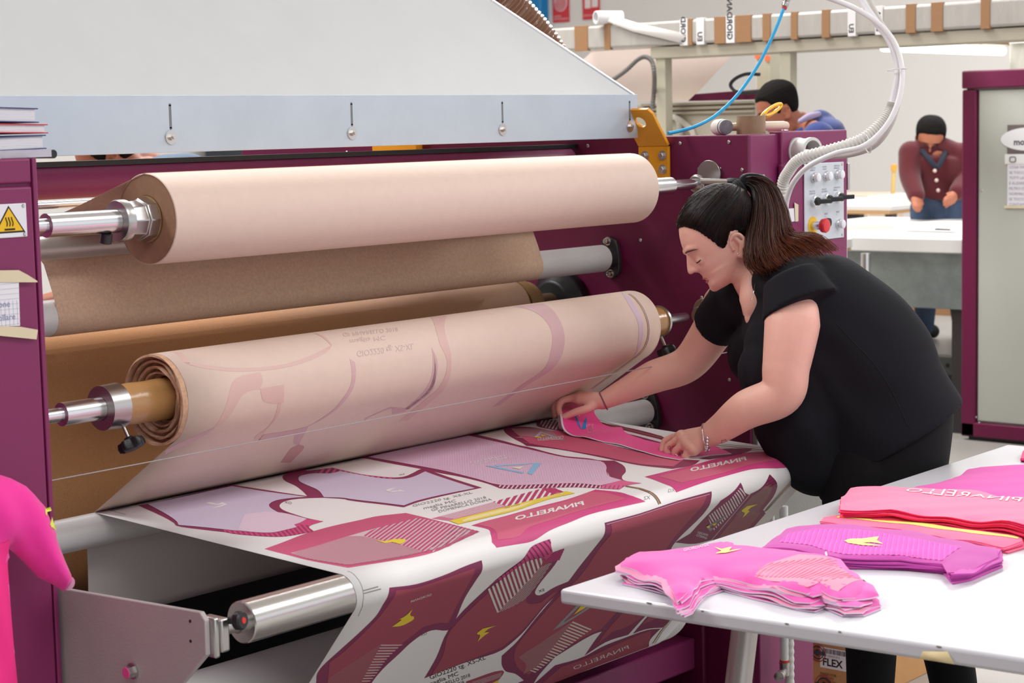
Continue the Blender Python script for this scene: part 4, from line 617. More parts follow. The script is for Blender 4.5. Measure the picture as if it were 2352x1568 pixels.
class Print:
    """flat ink shapes laid on a sheet; follows its bends"""
    def __init__(s, sheet, sign): s.sh = sheet; s.v=[]; s.f=[]; s.mi=[]; s.mats=[]; s.sign=sign
    def midx(s, c):
        m = flat(c,.55)
        if m not in s.mats: s.mats.append(m)
        return s.mats.index(m)
    def put(s, bm, c, layer):
        A = s.sh.A
        geom = lambda: bm.verts[:]+bm.edges[:]+bm.faces[:]
        if not bm.verts: return
        lo = min(v.co.y for v in bm.verts); hi = max(v.co.y for v in bm.verts)
        for a in A:
            if lo+1e-4 < a < hi-1e-4:
                bmesh.ops.bisect_plane(bm, geom=geom(), dist=1e-6, plane_co=(0,a,0), plane_no=(0,1,0))
        bm.verts.index_update(); o = len(s.v); k = s.midx(c)
        s.v += [s.sh.at(v.co.x, v.co.y, s.sign*(.0005+.00035*layer)) for v in bm.verts]
        for f in bm.faces: s.f.append(tuple(v.index+o for v in f.verts)); s.mi.append(k)
    def bm_poly(s, flatpts, smooth=True):
        P = [(flatpts[i]/1e4, flatpts[i+1]/1e4) for i in range(0,len(flatpts),2)]
        if smooth and len(P) > 4: P = round_poly(P)
        bm = bmesh.new(); vs = [bm.verts.new((x,y,0)) for x,y in P]
        for t in tessellate_polygon([[Vector((x,y,0)) for x,y in P]]):
            try: bm.faces.new([vs[i] for i in t])
            except ValueError: pass
        return bm
    def run(s, op):
        if op[0]=='P':
            bm = s.bm_poly(op[3]); s.put(bm, op[1], op[2]); bm.free()
        elif op[0]=='S':
            _,c,layer,reg,d,per,w = op
            d = Vector((d[0],d[1],0)).normalized(); n = Vector((-d.y,d.x,0))
            P = [Vector((reg[i]/1e4,reg[i+1]/1e4,0)) for i in range(0,len(reg),2)]
            q = [p.dot(n) for p in P]; a = min(q)+per*.0004
            while a < max(q):
                bm = s.bm_poly(reg)
                for co,inner in ((a,True),(a+w/1000,False)):
                    bmesh.ops.bisect_plane(bm, geom=bm.verts[:]+bm.edges[:]+bm.faces[:], dist=1e-7, plane_co=n*co, plane_no=n, clear_inner=inner, clear_outer=not inner)
                if bm.faces: s.put(bm, c, layer)
                bm.free(); a += per/1000
        elif op[0]=='L':
            _,c,layer,w,pp = op
            P = np.array(pp,float).reshape(-1,2)/1e4; T = np.gradient(P,axis=0); T /= np.linalg.norm(T,axis=1)[:,None]; n = np.c_[-T[:,1],T[:,0]]*w/2000
            q = np.vstack([P+n,(P-n)[::-1]])
            K = len(P); bm = bmesh.new(); vs = [bm.verts.new((x,y,0)) for x,y in q]
            for i in range(K-1): bm.faces.new([vs[i],vs[i+1],vs[2*K-2-i],vs[2*K-1-i]])
            s.put(bm,c,layer); bm.free()
        elif op[0]=='T':
            _,txt,c,layer,q = op[:5]; q = np.array(q,float).reshape(3,2)/1e4
            vs, fs = text_mesh(txt, 1.0, bold=op[5] if len(op)>5 else 0.)
            X = np.array(vs); w = X[:,0].max()-X[:,0].min(); X[:,0] = (X[:,0]-X[:,0].min())/w; X[:,1] /= .72
            ex, ey = q[1]-q[0], q[2]-q[0]
            bm = bmesh.new(); bv = [bm.verts.new((*(q[0]+ex*x+ey*y),0)) for x,y in X]
            for f in fs:
                try: bm.faces.new([bv[i] for i in f])
                except ValueError: pass
            bmesh.ops.triangulate(bm, faces=bm.faces[:]); s.put(bm,c,layer); bm.free()
    def build(s, name, parent, label=None):
        me = bpy.data.meshes.new(name); off = OFF[parent.name]
        me.from_pydata((np.array(s.v)-off).tolist(), [], s.f)
        for m in s.mats: me.materials.append(m)
        me.polygons.foreach_set('material_index', s.mi); me.polygons.foreach_set('use_smooth',[True]*len(s.f)); me.update()
        o = bpy.data.objects.new(name, me); COL.objects.link(o); o.parent = parent; OFF[o.name] = off
        return tag(o, label)
SH = Sheet(SHEET_PATH); WB = Sheet(WEB_PATH)
tp_ = thing('transfer_paper', (3.0,2.6,.40), 'white printed transfer paper web running over the aluminium roller', 'paper web')
m_sheet = mat('transfer_sheet_white','#f6f4f4',.5,bump=.03,scale=400)
def umin(v): return 2.257 + max(0,min(1,(v-.72)/.35))*.042
vs = np.unique(np.concatenate([SH.A, np.linspace(0,SH.A[-1],60)]))
A = np.array([[SH.at(umin(v)+(3.737-umin(v))*t, v) for t in np.linspace(0,1,13)] for v in vs])
# show the side we look at
obj('sheet', M().grid(A), m_sheet, tp_, solid=.0004)
sr = obj('supply_roll', M().lathe([(0,.05),(.001,.131),(1.53,.131),(1.531,.05)], (2.262,2.79,.488), (1,0,0), 64), m_sheet, tp_)
obj('core_tube', M().lathe([(0,.045),(.07,.044),(.075,.04)], (3.793,2.79,.488), (1,0,0), 30), m_tape, tp_)
obj('core_tape_flap', M().grid([[(3.84,2.745,.47),(3.86,2.735,.475)],[(3.845,2.73,.45),(3.875,2.725,.46)],[(3.85,2.735,.425),(3.86,2.725,.41)]]), m_tape, tp_, solid=.001)
obj('core_shaft', M().lathe([(0,.02),(.26,.02)], (3.85,2.79,.488), (1,0,0), 20), m_steel, tp_)
# spent paper rewinding on the lower roll
rw = thing('spent_paper_roll', (3.03,2.816,1.07), 'lower kraft paper roll with faint pink show-through rewinding spent paper', 'paper roll')
prof = [(0,.087),(1.5,.087)]
obj('paper', M().lathe([(.004,.0868),(.75,.0868),(1.496,.0868)], (2.278,2.816,1.157), (1,0,0), 72, caps=False), m_paper, rw)
e = M(); rr = random.Random(3)
r0 = .087; x0 = 0.
ring = [(0,.087)]
for k in range(9):
    r1 = r0-.0048-rr.random()*.002; xk = (-.012,.006,-.006,.010,-.003,.014,.004,.02,.03)[k]
    ring += [(xk,r0-.0006),(xk,r1+.0006),(xk+.012,r1)]; r0 = r1
e.lathe(ring+[(.06,.041)], (2.278,2.816,1.157), (1,0,0), 72, caps=False)
for v in range(len(e.v)):
    x,y,z = e.v[v]; a = math.atan2(z-1.157,y-2.816); rad = math.hypot(z-1.157,y-2.816)
    w = (math.sin(a*3+rad*400)*.002+math.sin(a*7+rad*900)*.0012)*(1 if rad<.085 else .3)
    e.v[v] = (x+w, y, z)
obj('roll_end', e, mat('ragged_paper_edges','#c99f82',.8,var=.25,vscale=70), rw)
obj('roll_end', M().lathe([(0,.0868),(.004,.041)], (3.774,2.816,1.157), (1,0,0), 60, caps=False), m_paperb, rw)
vw = np.unique(np.concatenate([WB.A, np.linspace(0,WB.A[9],16)]))
A = np.array([[WB.at(2.257+(.021)*min(1,v/WB.A[9])+(1.49)*t, v, 0) for t in np.linspace(0,1,13)] for v in vw])
obj('web', M().grid(A), m_paper, rw, solid=.0003)
# shaft, tape wrapped cores, collars and knobs
obj('shaft', M().lathe([(0,.013),(.115,.013),(.116,.0215),(.80,.0215),(1.87,.0215),(1.871,.014),(2.06,.014)], (1.94,2.816,1.157), (1,0,0), 36), m_chrome, rw)
obj('tape_wrapped_core', M().lathe([(0,.0385),(.03,.0395),(.06,.0385),(.1,.040),(.22,.040)], (2.183,2.816,1.157), (1,0,0), 40), m_tape, rw)
obj('tape_wrapped_core', M().lathe([(0,.0375),(.045,.0375),(.06,.0365),(.105,.0370)], (3.775,2.816,1.157), (1,0,0), 40), m_tape, rw)
for x,s in ((2.143,1),(3.879,1)):
    obj('collar', M().lathe([(0,.022),(.001,.0415),(.04,.043),(.041,.022)] if x<3 else [(0,.022),(.001,.041),(.008,.041),(.009,.022)], (x,2.816,1.157), (1,0,0), 40, caps=False), m_steel, rw)
for x,d in ((2.175,V3(.12,-.5,-1)),(3.87,V3(.2,-.35,-1))):
    d = d/np.linalg.norm(d); c = V3(x,2.816,1.157)+d*.043
    obj('knob_stem', M().cyl(c-d*.004,c+d*.022,.0035,n=12), m_steel, rw)
    k = M(); o = c+d*.02; u = np.cross(d,(1,0,0)); u/=np.linalg.norm(u); w = np.cross(d,u); n=48
    prof = [(0,.008,0),(.004,.011,0),(.006,.021,.2),(.014,.023,.22),(.022,.022,.2),(.025,.018,.1),(.026,.008,0)]
    k.grid([[o+d*h+(r*(1+f*math.cos(5*t)*.9))*(u*math.cos(t)+w*math.sin(t)) for t in np.linspace(0,2*math.pi,n,endpoint=False)] for h,r,f in prof], True)
    k.f.append(tuple(len(k.v)-n+i for i in range(n))); k.f.append(tuple(range(n))[::-1])
    obj('star_knob', k, m_black, rw, label='black star knob')
# unused protective kraft roll at the top and its web going back to the upper idler
pr = thing('kraft_paper_roll', (3.0,2.8,1.413), 'upper smooth kraft paper roll on a chrome shaft', 'paper roll')
obj('paper', M().lathe([(0,.083),(.0015,.0846),(1.4985,.0846),(1.5,.083)], (2.257,2.8,1.498), (1,0,0), 80, caps=False), m_paper, pr)
e = M().lathe([(.001,.0838)]+[(.0012+.00022*(k%2), .0838-.0016*k) for k in range(1,26)]+[(.004,.036)], (2.257,2.8,1.498), (1,0,0), 80, caps=False)
obj('roll_end', e, m_kend, pr)
obj('roll_end', M().lathe([(0,.0838),(-.002,.036)], (3.756,2.8,1.498), (1,0,0), 60, caps=False), m_kend, pr)
obj('core_ring', M().lathe([(-.001,.043),(.0,.037),(.03,.037)], (2.257,2.8,1.498), (1,0,0), 40, caps=False), m_card, pr)
wp = [(2.80,1.5832),(2.9,1.553),(3.0,1.522),(3.1,1.494),(3.17,1.474),(3.19,1.462),(3.19,1.45),(3.17,1.435),(3.14,1.418),(3.124,1.405),(3.10,1.35)]+[(3.12+.0368*math.cos(a),1.298+.0368*math.sin(a)) for a in np.linspace(math.radians(168),math.radians(290),16)]+[(3.17,1.262),(3.22,1.255)]
A = np.array([[(2.257+1.5*t,y,z) for t in np.linspace(0,1,9)] for y,z in wp])
obj('web', M().grid(A), mat('mottled_kraft','#e6c4a6',.75,var=.12,vscale=160,bump=.06,scale=500), pr, solid=.0004)
obj('shaft', M().lathe([(0,.013),(.095,.013),(.096,.0215),(.9,.0215),(1.985,.0215),(1.987,.0135),(2.15,.0135)], (1.935,2.8,1.498), (1,0,0), 36), m_chrome, pr)
ch = M().lathe([(0,.022),(.001,.037),(.004,.039),(.018,.039),(.020,.036)], (2.185,2.8,1.498), (1,0,0), 40, caps=False)
obj('chuck_ring', ch, m_steel, pr)
ch = M(); n = 8
ch.lathe([(.019,.0345),(.05,.036),(.052,.04),(.072,.0425),(.073,.03)], (2.185,2.8,1.498), (1,0,0), 8)
obj('chuck_jaws', ch, m_steel, pr, .0015)
obj('set_screw', M().cyl((2.16,2.8,1.46),(2.16,2.795,1.476),.011,n=16), m_iron, pr)
# holder at the right end of the upper shaft
hd = M().lathe([(0,.036),(.010,.036)], (4.09,2.80,1.521), (1,0,0), 40); hd.lathe([(0,.02),(.004,.024),(.012,.024),(.016,.019)], (4.03,2.80,1.498), (1,0,0), 30)
hd.cyl((4.036,2.786,1.504),(4.055,2.715,1.502),.0085,n=16)
sh_ = obj('shaft_holder', hd, m_steel, hp, .001)
obj('holder_handle', M().tube([(4.055,2.722,1.502),(4.058,2.712,1.502),(4.062,2.69,1.501),(4.066,2.676,1.50)],[.009,.0115,.0115,.008],16), m_black, sh_)
obj('shaft_holder', M().lathe([(0,.034),(.010,.034)], (4.09,2.82,1.165), (1,0,0), 40).lathe([(0,.022),(.03,.022)], (4.06,2.816,1.157), (1,0,0), 30), m_steel, hp, .001)
# prints
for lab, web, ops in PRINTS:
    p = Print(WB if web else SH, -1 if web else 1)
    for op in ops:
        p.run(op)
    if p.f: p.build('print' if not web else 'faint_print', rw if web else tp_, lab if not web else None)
# pull cord in front of the rewinder
a = V3(*(1.9553,2.7000,1.0662)); b = V3(*(3.6638,2.7000,1.0706)); d = (b-a)/(b[0]-a[0])
tag(obj('pull_cord', M().cyl(a+d*(1.937-a[0]), a+d*(4.099-a[0]), .0010, n=8), mat('cord','#aaa2a4',.6)), 'thin pale safety pull cord stretched in front of the lower paper roll', 'cord')

# outlines of the cut jersey pieces on the table (metres)
OUT1 = [(2.5556, 1.9417), (2.6138, 1.9545), (2.6509, 1.9288), (2.7261, 1.9208), (2.7734, 1.8963), (2.7849, 1.8735), (2.7721, 1.839), (2.7776, 1.7874), (2.8027, 1.7365), (2.7923, 1.6811), (2.7839, 1.6519), (2.7299, 1.5965), (2.6736, 1.5259), (2.6273, 1.4959), (2.5778, 1.4967), (2.5541, 1.5121), (2.5812, 1.5618), (2.5529, 1.567), (2.5512, 1.6), (2.5639, 1.6465), (2.5722, 1.6911), (2.5806, 1.7651), (2.5403, 1.762), (2.4895, 1.7409), (2.436, 1.7175), (2.4018, 1.7131), (2.4398, 1.752), (2.4961, 1.8004), (2.5262, 1.8852), (2.5284, 1.9191)]
OUT2 = [(2.8268, 1.8297), (2.8904, 1.8424), (2.9927, 1.876), (3.0434, 1.8407), (3.0671, 1.7891), (3.0822, 1.6701), (3.0687, 1.5811), (3.0363, 1.4802), (2.9872, 1.4524), (2.8691, 1.4481), (2.8301, 1.4654), (2.8847, 1.5052), (2.8732, 1.5763), (2.821, 1.6659), (2.8297, 1.6953), (2.8321, 1.7546)]
OUT3 = [(3.088, 1.8677), (3.1335, 1.8861), (3.1644, 1.8683), (3.2009, 1.7344), (3.1894, 1.6019), (3.1882, 1.5083), (3.1428, 1.4828), (3.0862, 1.4909), (3.0893, 1.5917), (3.1163, 1.7097), (3.0877, 1.8011)]
OUT4 = [(3.2263, 1.9024), (3.3235, 1.9291), (3.3732, 1.9015), (3.3815, 1.8414), (3.4138, 1.715), (3.4212, 1.6097), (3.4183, 1.5051), (3.2147, 1.4073), (3.1769, 1.4944), (3.1744, 1.5945), (3.1575, 1.7539), (3.1178, 1.8407)]
OUT5 = [(3.4505, 1.879), (3.5535, 1.8875), (3.6229, 1.8671), (3.7804, 1.8946), (3.8609, 1.8172), (3.9195, 1.7503), (3.6245, 1.5962), (3.491, 1.6426), (3.4835, 1.75)]
OUT6 = [(3.9523, 1.8688), (4.0439, 1.9037), (4.0864, 1.8896), (3.9996, 1.8201), (3.9411, 1.8125)]
S1_CORAL = [(2.654, 1.7061), (2.7354, 1.6949), (2.7705, 1.644), (2.7299, 1.5965), (2.6717, 1.5286), (2.5746, 1.5243), (2.5929, 1.5688), (2.5644, 1.5741), (2.5627, 1.6072), (2.5863, 1.6884)]
S1_BIRD = [(2.7036, 1.8466), (2.6973, 1.8275), (2.7206, 1.8219), (2.6937, 1.8103), (2.7199, 1.8003), (2.6751, 1.8041), (2.6623, 1.8173), (2.6868, 1.8204)]
S1_TEXT = [(2.6496, 1.8744), (2.7061, 1.8599), (2.668, 1.887)]
S1_TICK = [(2.8069, 1.6878), (2.8113, 1.6871), (2.777, 1.6618), (2.773, 1.6622)]
S2_BIRD = [(2.9154, 1.7131), (2.9375, 1.7136), (2.9482, 1.6949), (2.9808, 1.6804), (2.9448, 1.6642), (2.9291, 1.6431), (2.9271, 1.6664), (2.9162, 1.6765), (2.9147, 1.6351), (2.9018, 1.6683), (2.9021, 1.6971)]
S2_BAND = [(2.9232, 1.8326), (2.9805, 1.8114), (3.0082, 1.7548), (3.0138, 1.6534), (2.9922, 1.5221), (2.8946, 1.5103), (2.8832, 1.5818), (2.8349, 1.6659), (2.8566, 1.7488), (2.8545, 1.811)]
S3_YEL = [(3.1378, 1.8571), (3.1683, 1.7167), (3.1593, 1.5867), (3.167, 1.5003), (3.1475, 1.4921), (3.1349, 1.5785), (3.1432, 1.7074), (3.1195, 1.8499)]
S4_TEXT = [(3.3529, 1.5867), (3.3208, 1.8152), (3.3983, 1.6019)]

# ---------------------------------------------------------------- white work table in front, with stacks of cut jersey pieces
TZ = .88
wt = thing('work_table', (3.3,1.5,0), 'white laminate work table with chipped edge and steel legs in the foreground', 'table')
c0 = V3(*(2.4317,1.9755,0.8800)); c1 = V3(*(3.2788,1.9856,0.8800)); c2 = V3(*(2.4911,1.1703,0.8800))
def prof_table():
    th = .026; sl = (c1[1]-c0[1])/(c1[0]-c0[0]); x1 = 4.15
    far = lambda x: c0[1]+sl*(x-c0[0])
    near = (c2[0]-c0[0])/(c2[1]-c0[1])
    P = [(c0[0],c0[1]),(x1,far(x1)),(x1,1.02),(c0[0]+near*(1.02-c0[1]),1.02)]
    return [(x,y,TZ-th) for x,y in P], th
P, th = prof_table()
obj('table_top', M().prism(P,(0,0,th)), mat('white_laminate','#d0cfd5',.28,var=.012,vscale=4), wt, .006, seg=3)
m_leg = mat('brushed_leg','#b9b2ae',.35,.9,bump=.08,scale=200)
for tx_,ty,bx,by in ((2.745,1.80,2.545,1.80),(3.95,1.80,4.07,1.80),(2.745,1.20,2.60,1.20),(3.95,1.20,4.07,1.20)):
    obj('leg', M().cyl((tx_,ty,TZ-th),(bx,by,.012),.0235,n=28).cyl((bx,by,0),(bx,by,.014),.028,n=20), m_leg, wt)
obj('apron', M().box(2.72,3.98,1.785,1.815,TZ-th-.03,TZ-th), m_leg, wt)
ch = M()
for y,r in ((1.80,.006),(1.70,.003),(1.55,.004),(1.46,.003),(1.30,.005)):
    ch.ball((c0[0]+(c0[1]-y)*.0733+.0012,y,TZ-.0015),(.0016,r,.0012),8,6)
obj('edge_chip', ch, mat('chipped_edge','#7d756e',.8), wt, kind='stuff')
y1_ = 1.735; x1_ = c0[0]+(c0[1]-y1_)*.0733
tag(obj('tape_scrap', M().grid([[(x1_-.0012,y1_,TZ-.002),(x1_-.0012,y1_-.006,TZ-.001)],[(x1_-.0016,y1_-.002,TZ-.012),(x1_-.0016,y1_-.010,TZ-.010)]]), flat('#e5d94f'), solid=.0006), 'tiny yellow tape scrap on the near table edge','tape scrap')
y1_ = 1.305; x1_ = c0[0]+(c0[1]-y1_)*.0733
tag(obj('masking_tape_scrap', M().grid([[(x1_-.0012,y1_+.02,TZ-.012),(x1_-.0012,y1_-.02,TZ-.006)],[(x1_-.0016,y1_+.025,TZ-.024),(x1_-.0016,y1_-.032,TZ-.023)]]), mat('old_tape','#e3cfa0',.7), solid=.0006), 'beige masking tape scrap stuck on the near table edge','tape scrap')

ORD = ('first','second','third','fourth','fifth','sixth','seventh','eighth','ninth','tenth','eleventh','twelfth')
def jersey_stack(name, poly, n, t, cols, labels, group, seed, spread=.006, drift=(0,0), wav=.004, droop=.6, edge='#e9d3ea', thk=.0022):
    rr = random.Random(seed); P = np.array(poly); c = P.mean(0); zf = None; ed = edge_dist(poly); ph0 = rr.uniform(0,6); f0 = rr.uniform(24,36)
    for k in range(n):
        top = k==n-1; q = (n-1-k)
        dx, dy = (0,0) if top else (drift[0]*q+rr.uniform(-1,1)*spread*.6, drift[1]*q+rr.uniform(-1,1)*spread*.6)
        ph = ph0+k*.10; f = f0
        Q = []
        for i,p in enumerate(P):
            d = p-c; L = np.hypot(*d); Q.append(p+d/L*(rr.uniform(-1,1)*spread if not top else 0)+np.array((dx,dy)))
        base = TZ+.0008+k*t
        def top_z(x,y,d, base=base, k=k, ph=ph, f=f):
            if d is None: d = ed(x,y)
            w = (math.sin(x*f+ph)*math.sin(y*f*.8+ph*1.7)+.6*math.sin((x+y)*f*1.9+ph))*wav*min(1,k/2+.15)
            e = math.exp(-d/.016)
            z = base+thk+w*.35*(1-e)+w*e*.9-droop*(base-TZ)*e*.45
            return max(z, TZ+.0006+thk+k*.0009)
        m = M(); a,b,s = cloth_body(m, Q, .013, top_z, lambda x,y,d: top_z(x,y,d)-thk)
        col = cols[k%len(cols)]
        o = obj(name, m, [mat('cloth_'+col,col,.85,sheen=.3,bump=.15,scale=1500), mat('cloth_edge_'+edge,edge,.85)], None)
        mi = [0]*a+[1]*(b+s); o.data.polygons.foreach_set('material_index', mi)
        tag(o, labels[0] if top else labels[1].replace('NTH', ORD[q]) if k else labels[1].replace('NTH from the top','lowest'), 'jersey piece', group)
        if top: zf = top_z; topo = o
    return topo, zf
def edge_dist(poly):
    B = np.array(poly); A_ = B; C_ = np.roll(B,-1,0); d = C_-A_; L = (d**2).sum(1)+1e-12
    def f(x,y):
        t = np.clip(((x-A_[:,0])*d[:,0]+(y-A_[:,1])*d[:,1])/L,0,1); return float(np.min(np.hypot(A_[:,0]+d[:,0]*t-x, A_[:,1]+d[:,1]*t-y)))
    return f
def on_cloth(parent, zf, polys, col, name='print', h=.0006):
    m = M()
    for poly in polys:
        vs, fs, de, idx = fill_pts(poly, .01)
        # edge distance inside the garment is approximated as far from the rim
        m.add([(x,y,zf(x,y,None)+h) for x,y in vs], fs)
    return obj(name, m, mat('cloth_ink_'+col,col,.8), parent, smooth=60, kind='stuff' if len(polys)>12 else None)
G1='short sleeved pink jersey pieces on the front corner of the table'
t1,z1 = jersey_stack('jersey_piece', OUT1, 11, .0034, ['#f258b4','#ea4eac','#f58ab2'], ('top pink jersey piece with yellow emblem on the front corner stack','pink jersey piece with pale edge, NTH from the top in the front corner stack'), G1, 4, .009, (-.0012,-.0016), .005, .8)
on_cloth(t1, z1, [S1_CORAL], '#fd94ae', 'coral_area', .0003)
# fine sleeve stripes
def stripe_cloth(parent, zf, region, a, b, per, w, col, name):
    d = Vector((b[0]-a[0],b[1]-a[1],0)).normalized(); n = Vector((-d.y,d.x,0)); m = M()
    P = [Vector((x,y,0)) for x,y in region]; q = [p.dot(n) for p in P]; t = min(q)+per/2
    while t < max(q):
        bm = bmesh.new(); vs = [bm.verts.new(p) for p in P]
        for tri in tessellate_polygon([P]):
            try: bm.faces.new([vs[i] for i in tri])
            except ValueError: pass
        for co,inn in ((t,True),(t+w,False)):
            bmesh.ops.bisect_plane(bm, geom=bm.verts[:]+bm.edges[:]+bm.faces[:], dist=1e-7, plane_co=n*co, plane_no=n, clear_inner=inn, clear_outer=not inn)
        if bm.faces:
            for k in range(12):
                lo = min(p.dot(d) for p in P)+k*.03
                bmesh.ops.bisect_plane(bm, geom=bm.verts[:]+bm.edges[:]+bm.faces[:], dist=1e-7, plane_co=d*lo, plane_no=d)
            bm.verts.index_update(); m.add([(v.co.x,v.co.y,zf(v.co.x,v.co.y,None)+.0010) for v in bm.verts],[tuple(v.index for v in f.verts) for f in bm.faces])
        bm.free(); t += per
    return obj(name, m, mat('cloth_ink_'+col,col,.8), parent, kind='stuff')
q = S1_CORAL; stripe_cloth(t1, z1, [q[0],q[2],q[4],q[6],q[9]], q[3], q[7], .008, .0035, '#f47fa4', 'sleeve_stripes')
on_cloth(t1, z1, [S1_BIRD], '#eef58a', 'yellow_emblem', .0018)
def cloth_text(parent, zf, txt, tri, col, name='lettering'):
    vs, fs = text_mesh(txt,1.); X=np.array(vs); w=X[:,0].max()-X[:,0].min(); X[:,0]=(X[:,0]-X[:,0].min())/w; X[:,1]/=.72
    o,e,t = (np.array(p) for p in tri); m = M(); Q=[o+(e-o)*x+(t-o)*y for x,y in X]
    m.add([(p[0],p[1],zf(p[0],p[1],None)+.0014) for p in Q], fs); obj(name, m, mat('cloth_ink_'+col,col,.8), parent, smooth=0)
cloth_text(t1, z1, 'GIORDANA', S1_TEXT, '#fbd3ea')
on_cloth(t1, z1, [S1_TICK], '#f6d9e6', 'white_tick')
t2,z2 = jersey_stack('jersey_piece', OUT2, 8, .0033, ['#d23fae','#bd34a0'], ('top magenta jersey panel with yellow swoosh on the second stack','magenta jersey panel, NTH from the top under the yellow swoosh panel'), 'magenta jersey panels in the second stack', 9, .007, (.0006,-.0012), .003, .7, edge='#cf4fb6')
on_cloth(t2, z2, [S2_BAND], '#e765c0', 'pale_band', .0003)
stripe_cloth(t2, z2, S2_BAND, S2_BAND[1], S2_BAND[8], .009, .004, '#dd56ba', 'fine_stripes')
on_cloth(t2, z2, [S2_BIRD], '#eef58a', 'yellow_emblem', .0018)
t3,z3 = jersey_stack('jersey_piece', OUT3, 6, .0030, ['#fb7fa3','#f7628f'], ('top coral sleeve piece with yellow edge in the third stack','coral sleeve piece, NTH from the top under the yellow edged one'), 'coral sleeve pieces in the third stack', 12, .005, (.0004,-.0008), .002, .7, edge='#f5608d')
on_cloth(t3, z3, [S3_YEL], '#f4f07a', 'yellow_edge')
t4,z4 = jersey_stack('jersey_piece', OUT4, 11, .0036, ['#ff2f72','#ff4d86','#f92461'], ('top rose jersey piece with white lettering on the red stack','hot red pink jersey piece, NTH from the top in the tall red stack'), 'hot red pink jersey pieces in the fourth stack', 21, .007, (.0006,-.0010), .005, .25, edge='#fb2b66')
t4.data.materials[0] = mat('cloth_rose_top','#fd6f98',.85,sheen=.3)
cloth_text(t4, z4, 'PINARELLO', S4_TEXT, '#fbd7e2')
t5,z5 = jersey_stack('jersey_piece', OUT5, 5, .0034, ['#d634a2','#c92e98'], ('top magenta jersey piece at the far back of the table','magenta jersey piece, NTH from the top in the far back stack'), 'magenta jersey pieces at the back of the table', 30, .006, (.0004,-.0006), .004, .8, edge='#d02f9c')
t6,z6 = jersey_stack('jersey_piece', OUT6, 4, .0034, ['#f72a83'], ('small hot pink piece at the right border behind the other stacks','hot pink piece, NTH from the top in the small right border stack'), 'hot pink pieces at the right border', 31, .004, (0,0), .003, .8, edge='#f72a83')

# ---------------------------------------------------------------- pink cloth being lifted off the print
m_hot = mat('hot_pink_cloth','#fb2b96',.8,sheen=.3,bump=.15,scale=1500)
lc_ = [(3.5769,2.8903,0.9180),(3.5201,2.8300,0.9150),(3.5174,2.7617,0.9130),(3.5110,2.6664,0.9110),(3.4673,2.5244,0.9080),(3.4670,2.4614,0.9050),(3.5615,2.4313,0.9040),(3.6023,2.4111,0.9040),(3.6334,2.4619,0.9050),(3.6607,2.4987,0.9060),(3.5903,2.5996,0.9110),(3.5943,2.6519,0.9120),(3.6421,2.7469,0.9150),(3.6814,2.7856,0.9160),(3.6721,2.8013,0.9170),(3.6686,2.8335,0.9180),(3.6921,2.8760,0.9200),(3.7539,2.9405,0.9220),(3.7591,2.9781,0.9250),(3.6732,2.9520,0.9250)]
lp_ = [(p[0],p[1]) for p in lc_]; a0_ = V3(*lc_[0])[:2]; b0_ = V3(*lc_[7])[:2]; ld = (b0_-a0_)/np.linalg.norm(b0_-a0_)
def lift(x,y,d):
    s = (np.array((x,y))-a0_)@ld; base = .9228-.044*(3.0-y)+.0022
    return base+.040*math.exp(-max(s,0)/.035)+.003*math.sin(s*60)*math.exp(-abs(s-.1)/.08)+(.004*math.exp(-d/.004) if False else 0)
m = M(); a,b,s = cloth_body(m, lp_, .008, lift, lambda x,y,d: lift(x,y,d)-.0016)
lift_o = tag(obj('lifted_jersey_piece', m, [m_hot, mat('white_cloth_edge','#eadbe8',.85)]), 'hot pink jersey piece with white border held between her hands', 'jersey piece')
lift_o.data.polygons.foreach_set('material_index',[0]*a+[1]*(b+s))
bd = [(3.5717,2.8861,0.9180),(3.5201,2.8300,0.9150),(3.5124,2.7578,0.9130),(3.5061,2.6627,0.9110),(3.4626,2.5210,0.9080),(3.4577,2.4549,0.9050)]
bm_ = M(); P_ = spline([(p[0],p[1],0) for p in bd],40)
w2 = np.array((-ld[1],ld[0])) ; w2 = w2 if (np.array(lc_[10])[:2]-a0_)@w2>0 else -w2
bm_.grid([[ (p[0]-w2[0]*.004,p[1]-w2[1]*.004,lift(p[0],p[1],0)+.0004),(p[0]+w2[0]*.004,p[1]+w2[1]*.004,lift(p[0],p[1],0)+.0009)] for p in P_])
obj('white_border', bm_, mat('white_cloth_edge','#eadbe8',.85), lift_o)
fl = M(); fc = [(3.5527,2.8763,0.9150),(3.5945,2.9070,0.9250)]
f0 = V3(*(3.5767,2.8971,0.9121)); 
fl.grid([[(3.5865,2.9081,0.9529),(3.5891,2.8978,0.9556),(3.5876,2.8912,0.9520)],[(3.5813,2.9030,0.9325),(3.5782,2.8909,0.9318),(3.5832,2.8854,0.9337)],[(3.5772,2.8974,0.9174),(3.5706,2.8813,0.9143),(3.5734,2.8699,0.9127)]])
obj('turned_up_hem', fl, mat('white_cloth_edge','#eadbe8',.85), lift_o, solid=.0015)
def lifted(polys, col, nm):
    m = M()
    for s_ in polys:
        P2 = [(p[0],p[1]) for p in s_]; vs, fs, de, idx = fill_pts(P2,.006); m.add([(x,y,lift(x,y,0)+.0008) for x,y in vs], fs)
    obj(nm, m, mat('cloth_ink_'+col,col,.8), lift_o, smooth=60)
lifted([[(3.5819,2.8307,0.9160),(3.6226,2.8546,0.9170),(3.6535,2.8693,0.9170),(3.5928,2.8259,0.9160),(3.5790,2.8231,0.9160)],[(3.6297,2.8955,0.9180),(3.6331,2.8900,0.9180),(3.5910,2.8419,0.9170),(3.5715,2.8226,0.9160),(3.5878,2.8462,0.9160)]],'#1f8fd0','blue_emblem')
lifted([[(3.6302,2.8809,0.9170),(3.6437,2.8860,0.9180),(3.6282,2.8712,0.9170)]],'#f3e26a','yellow_emblem')
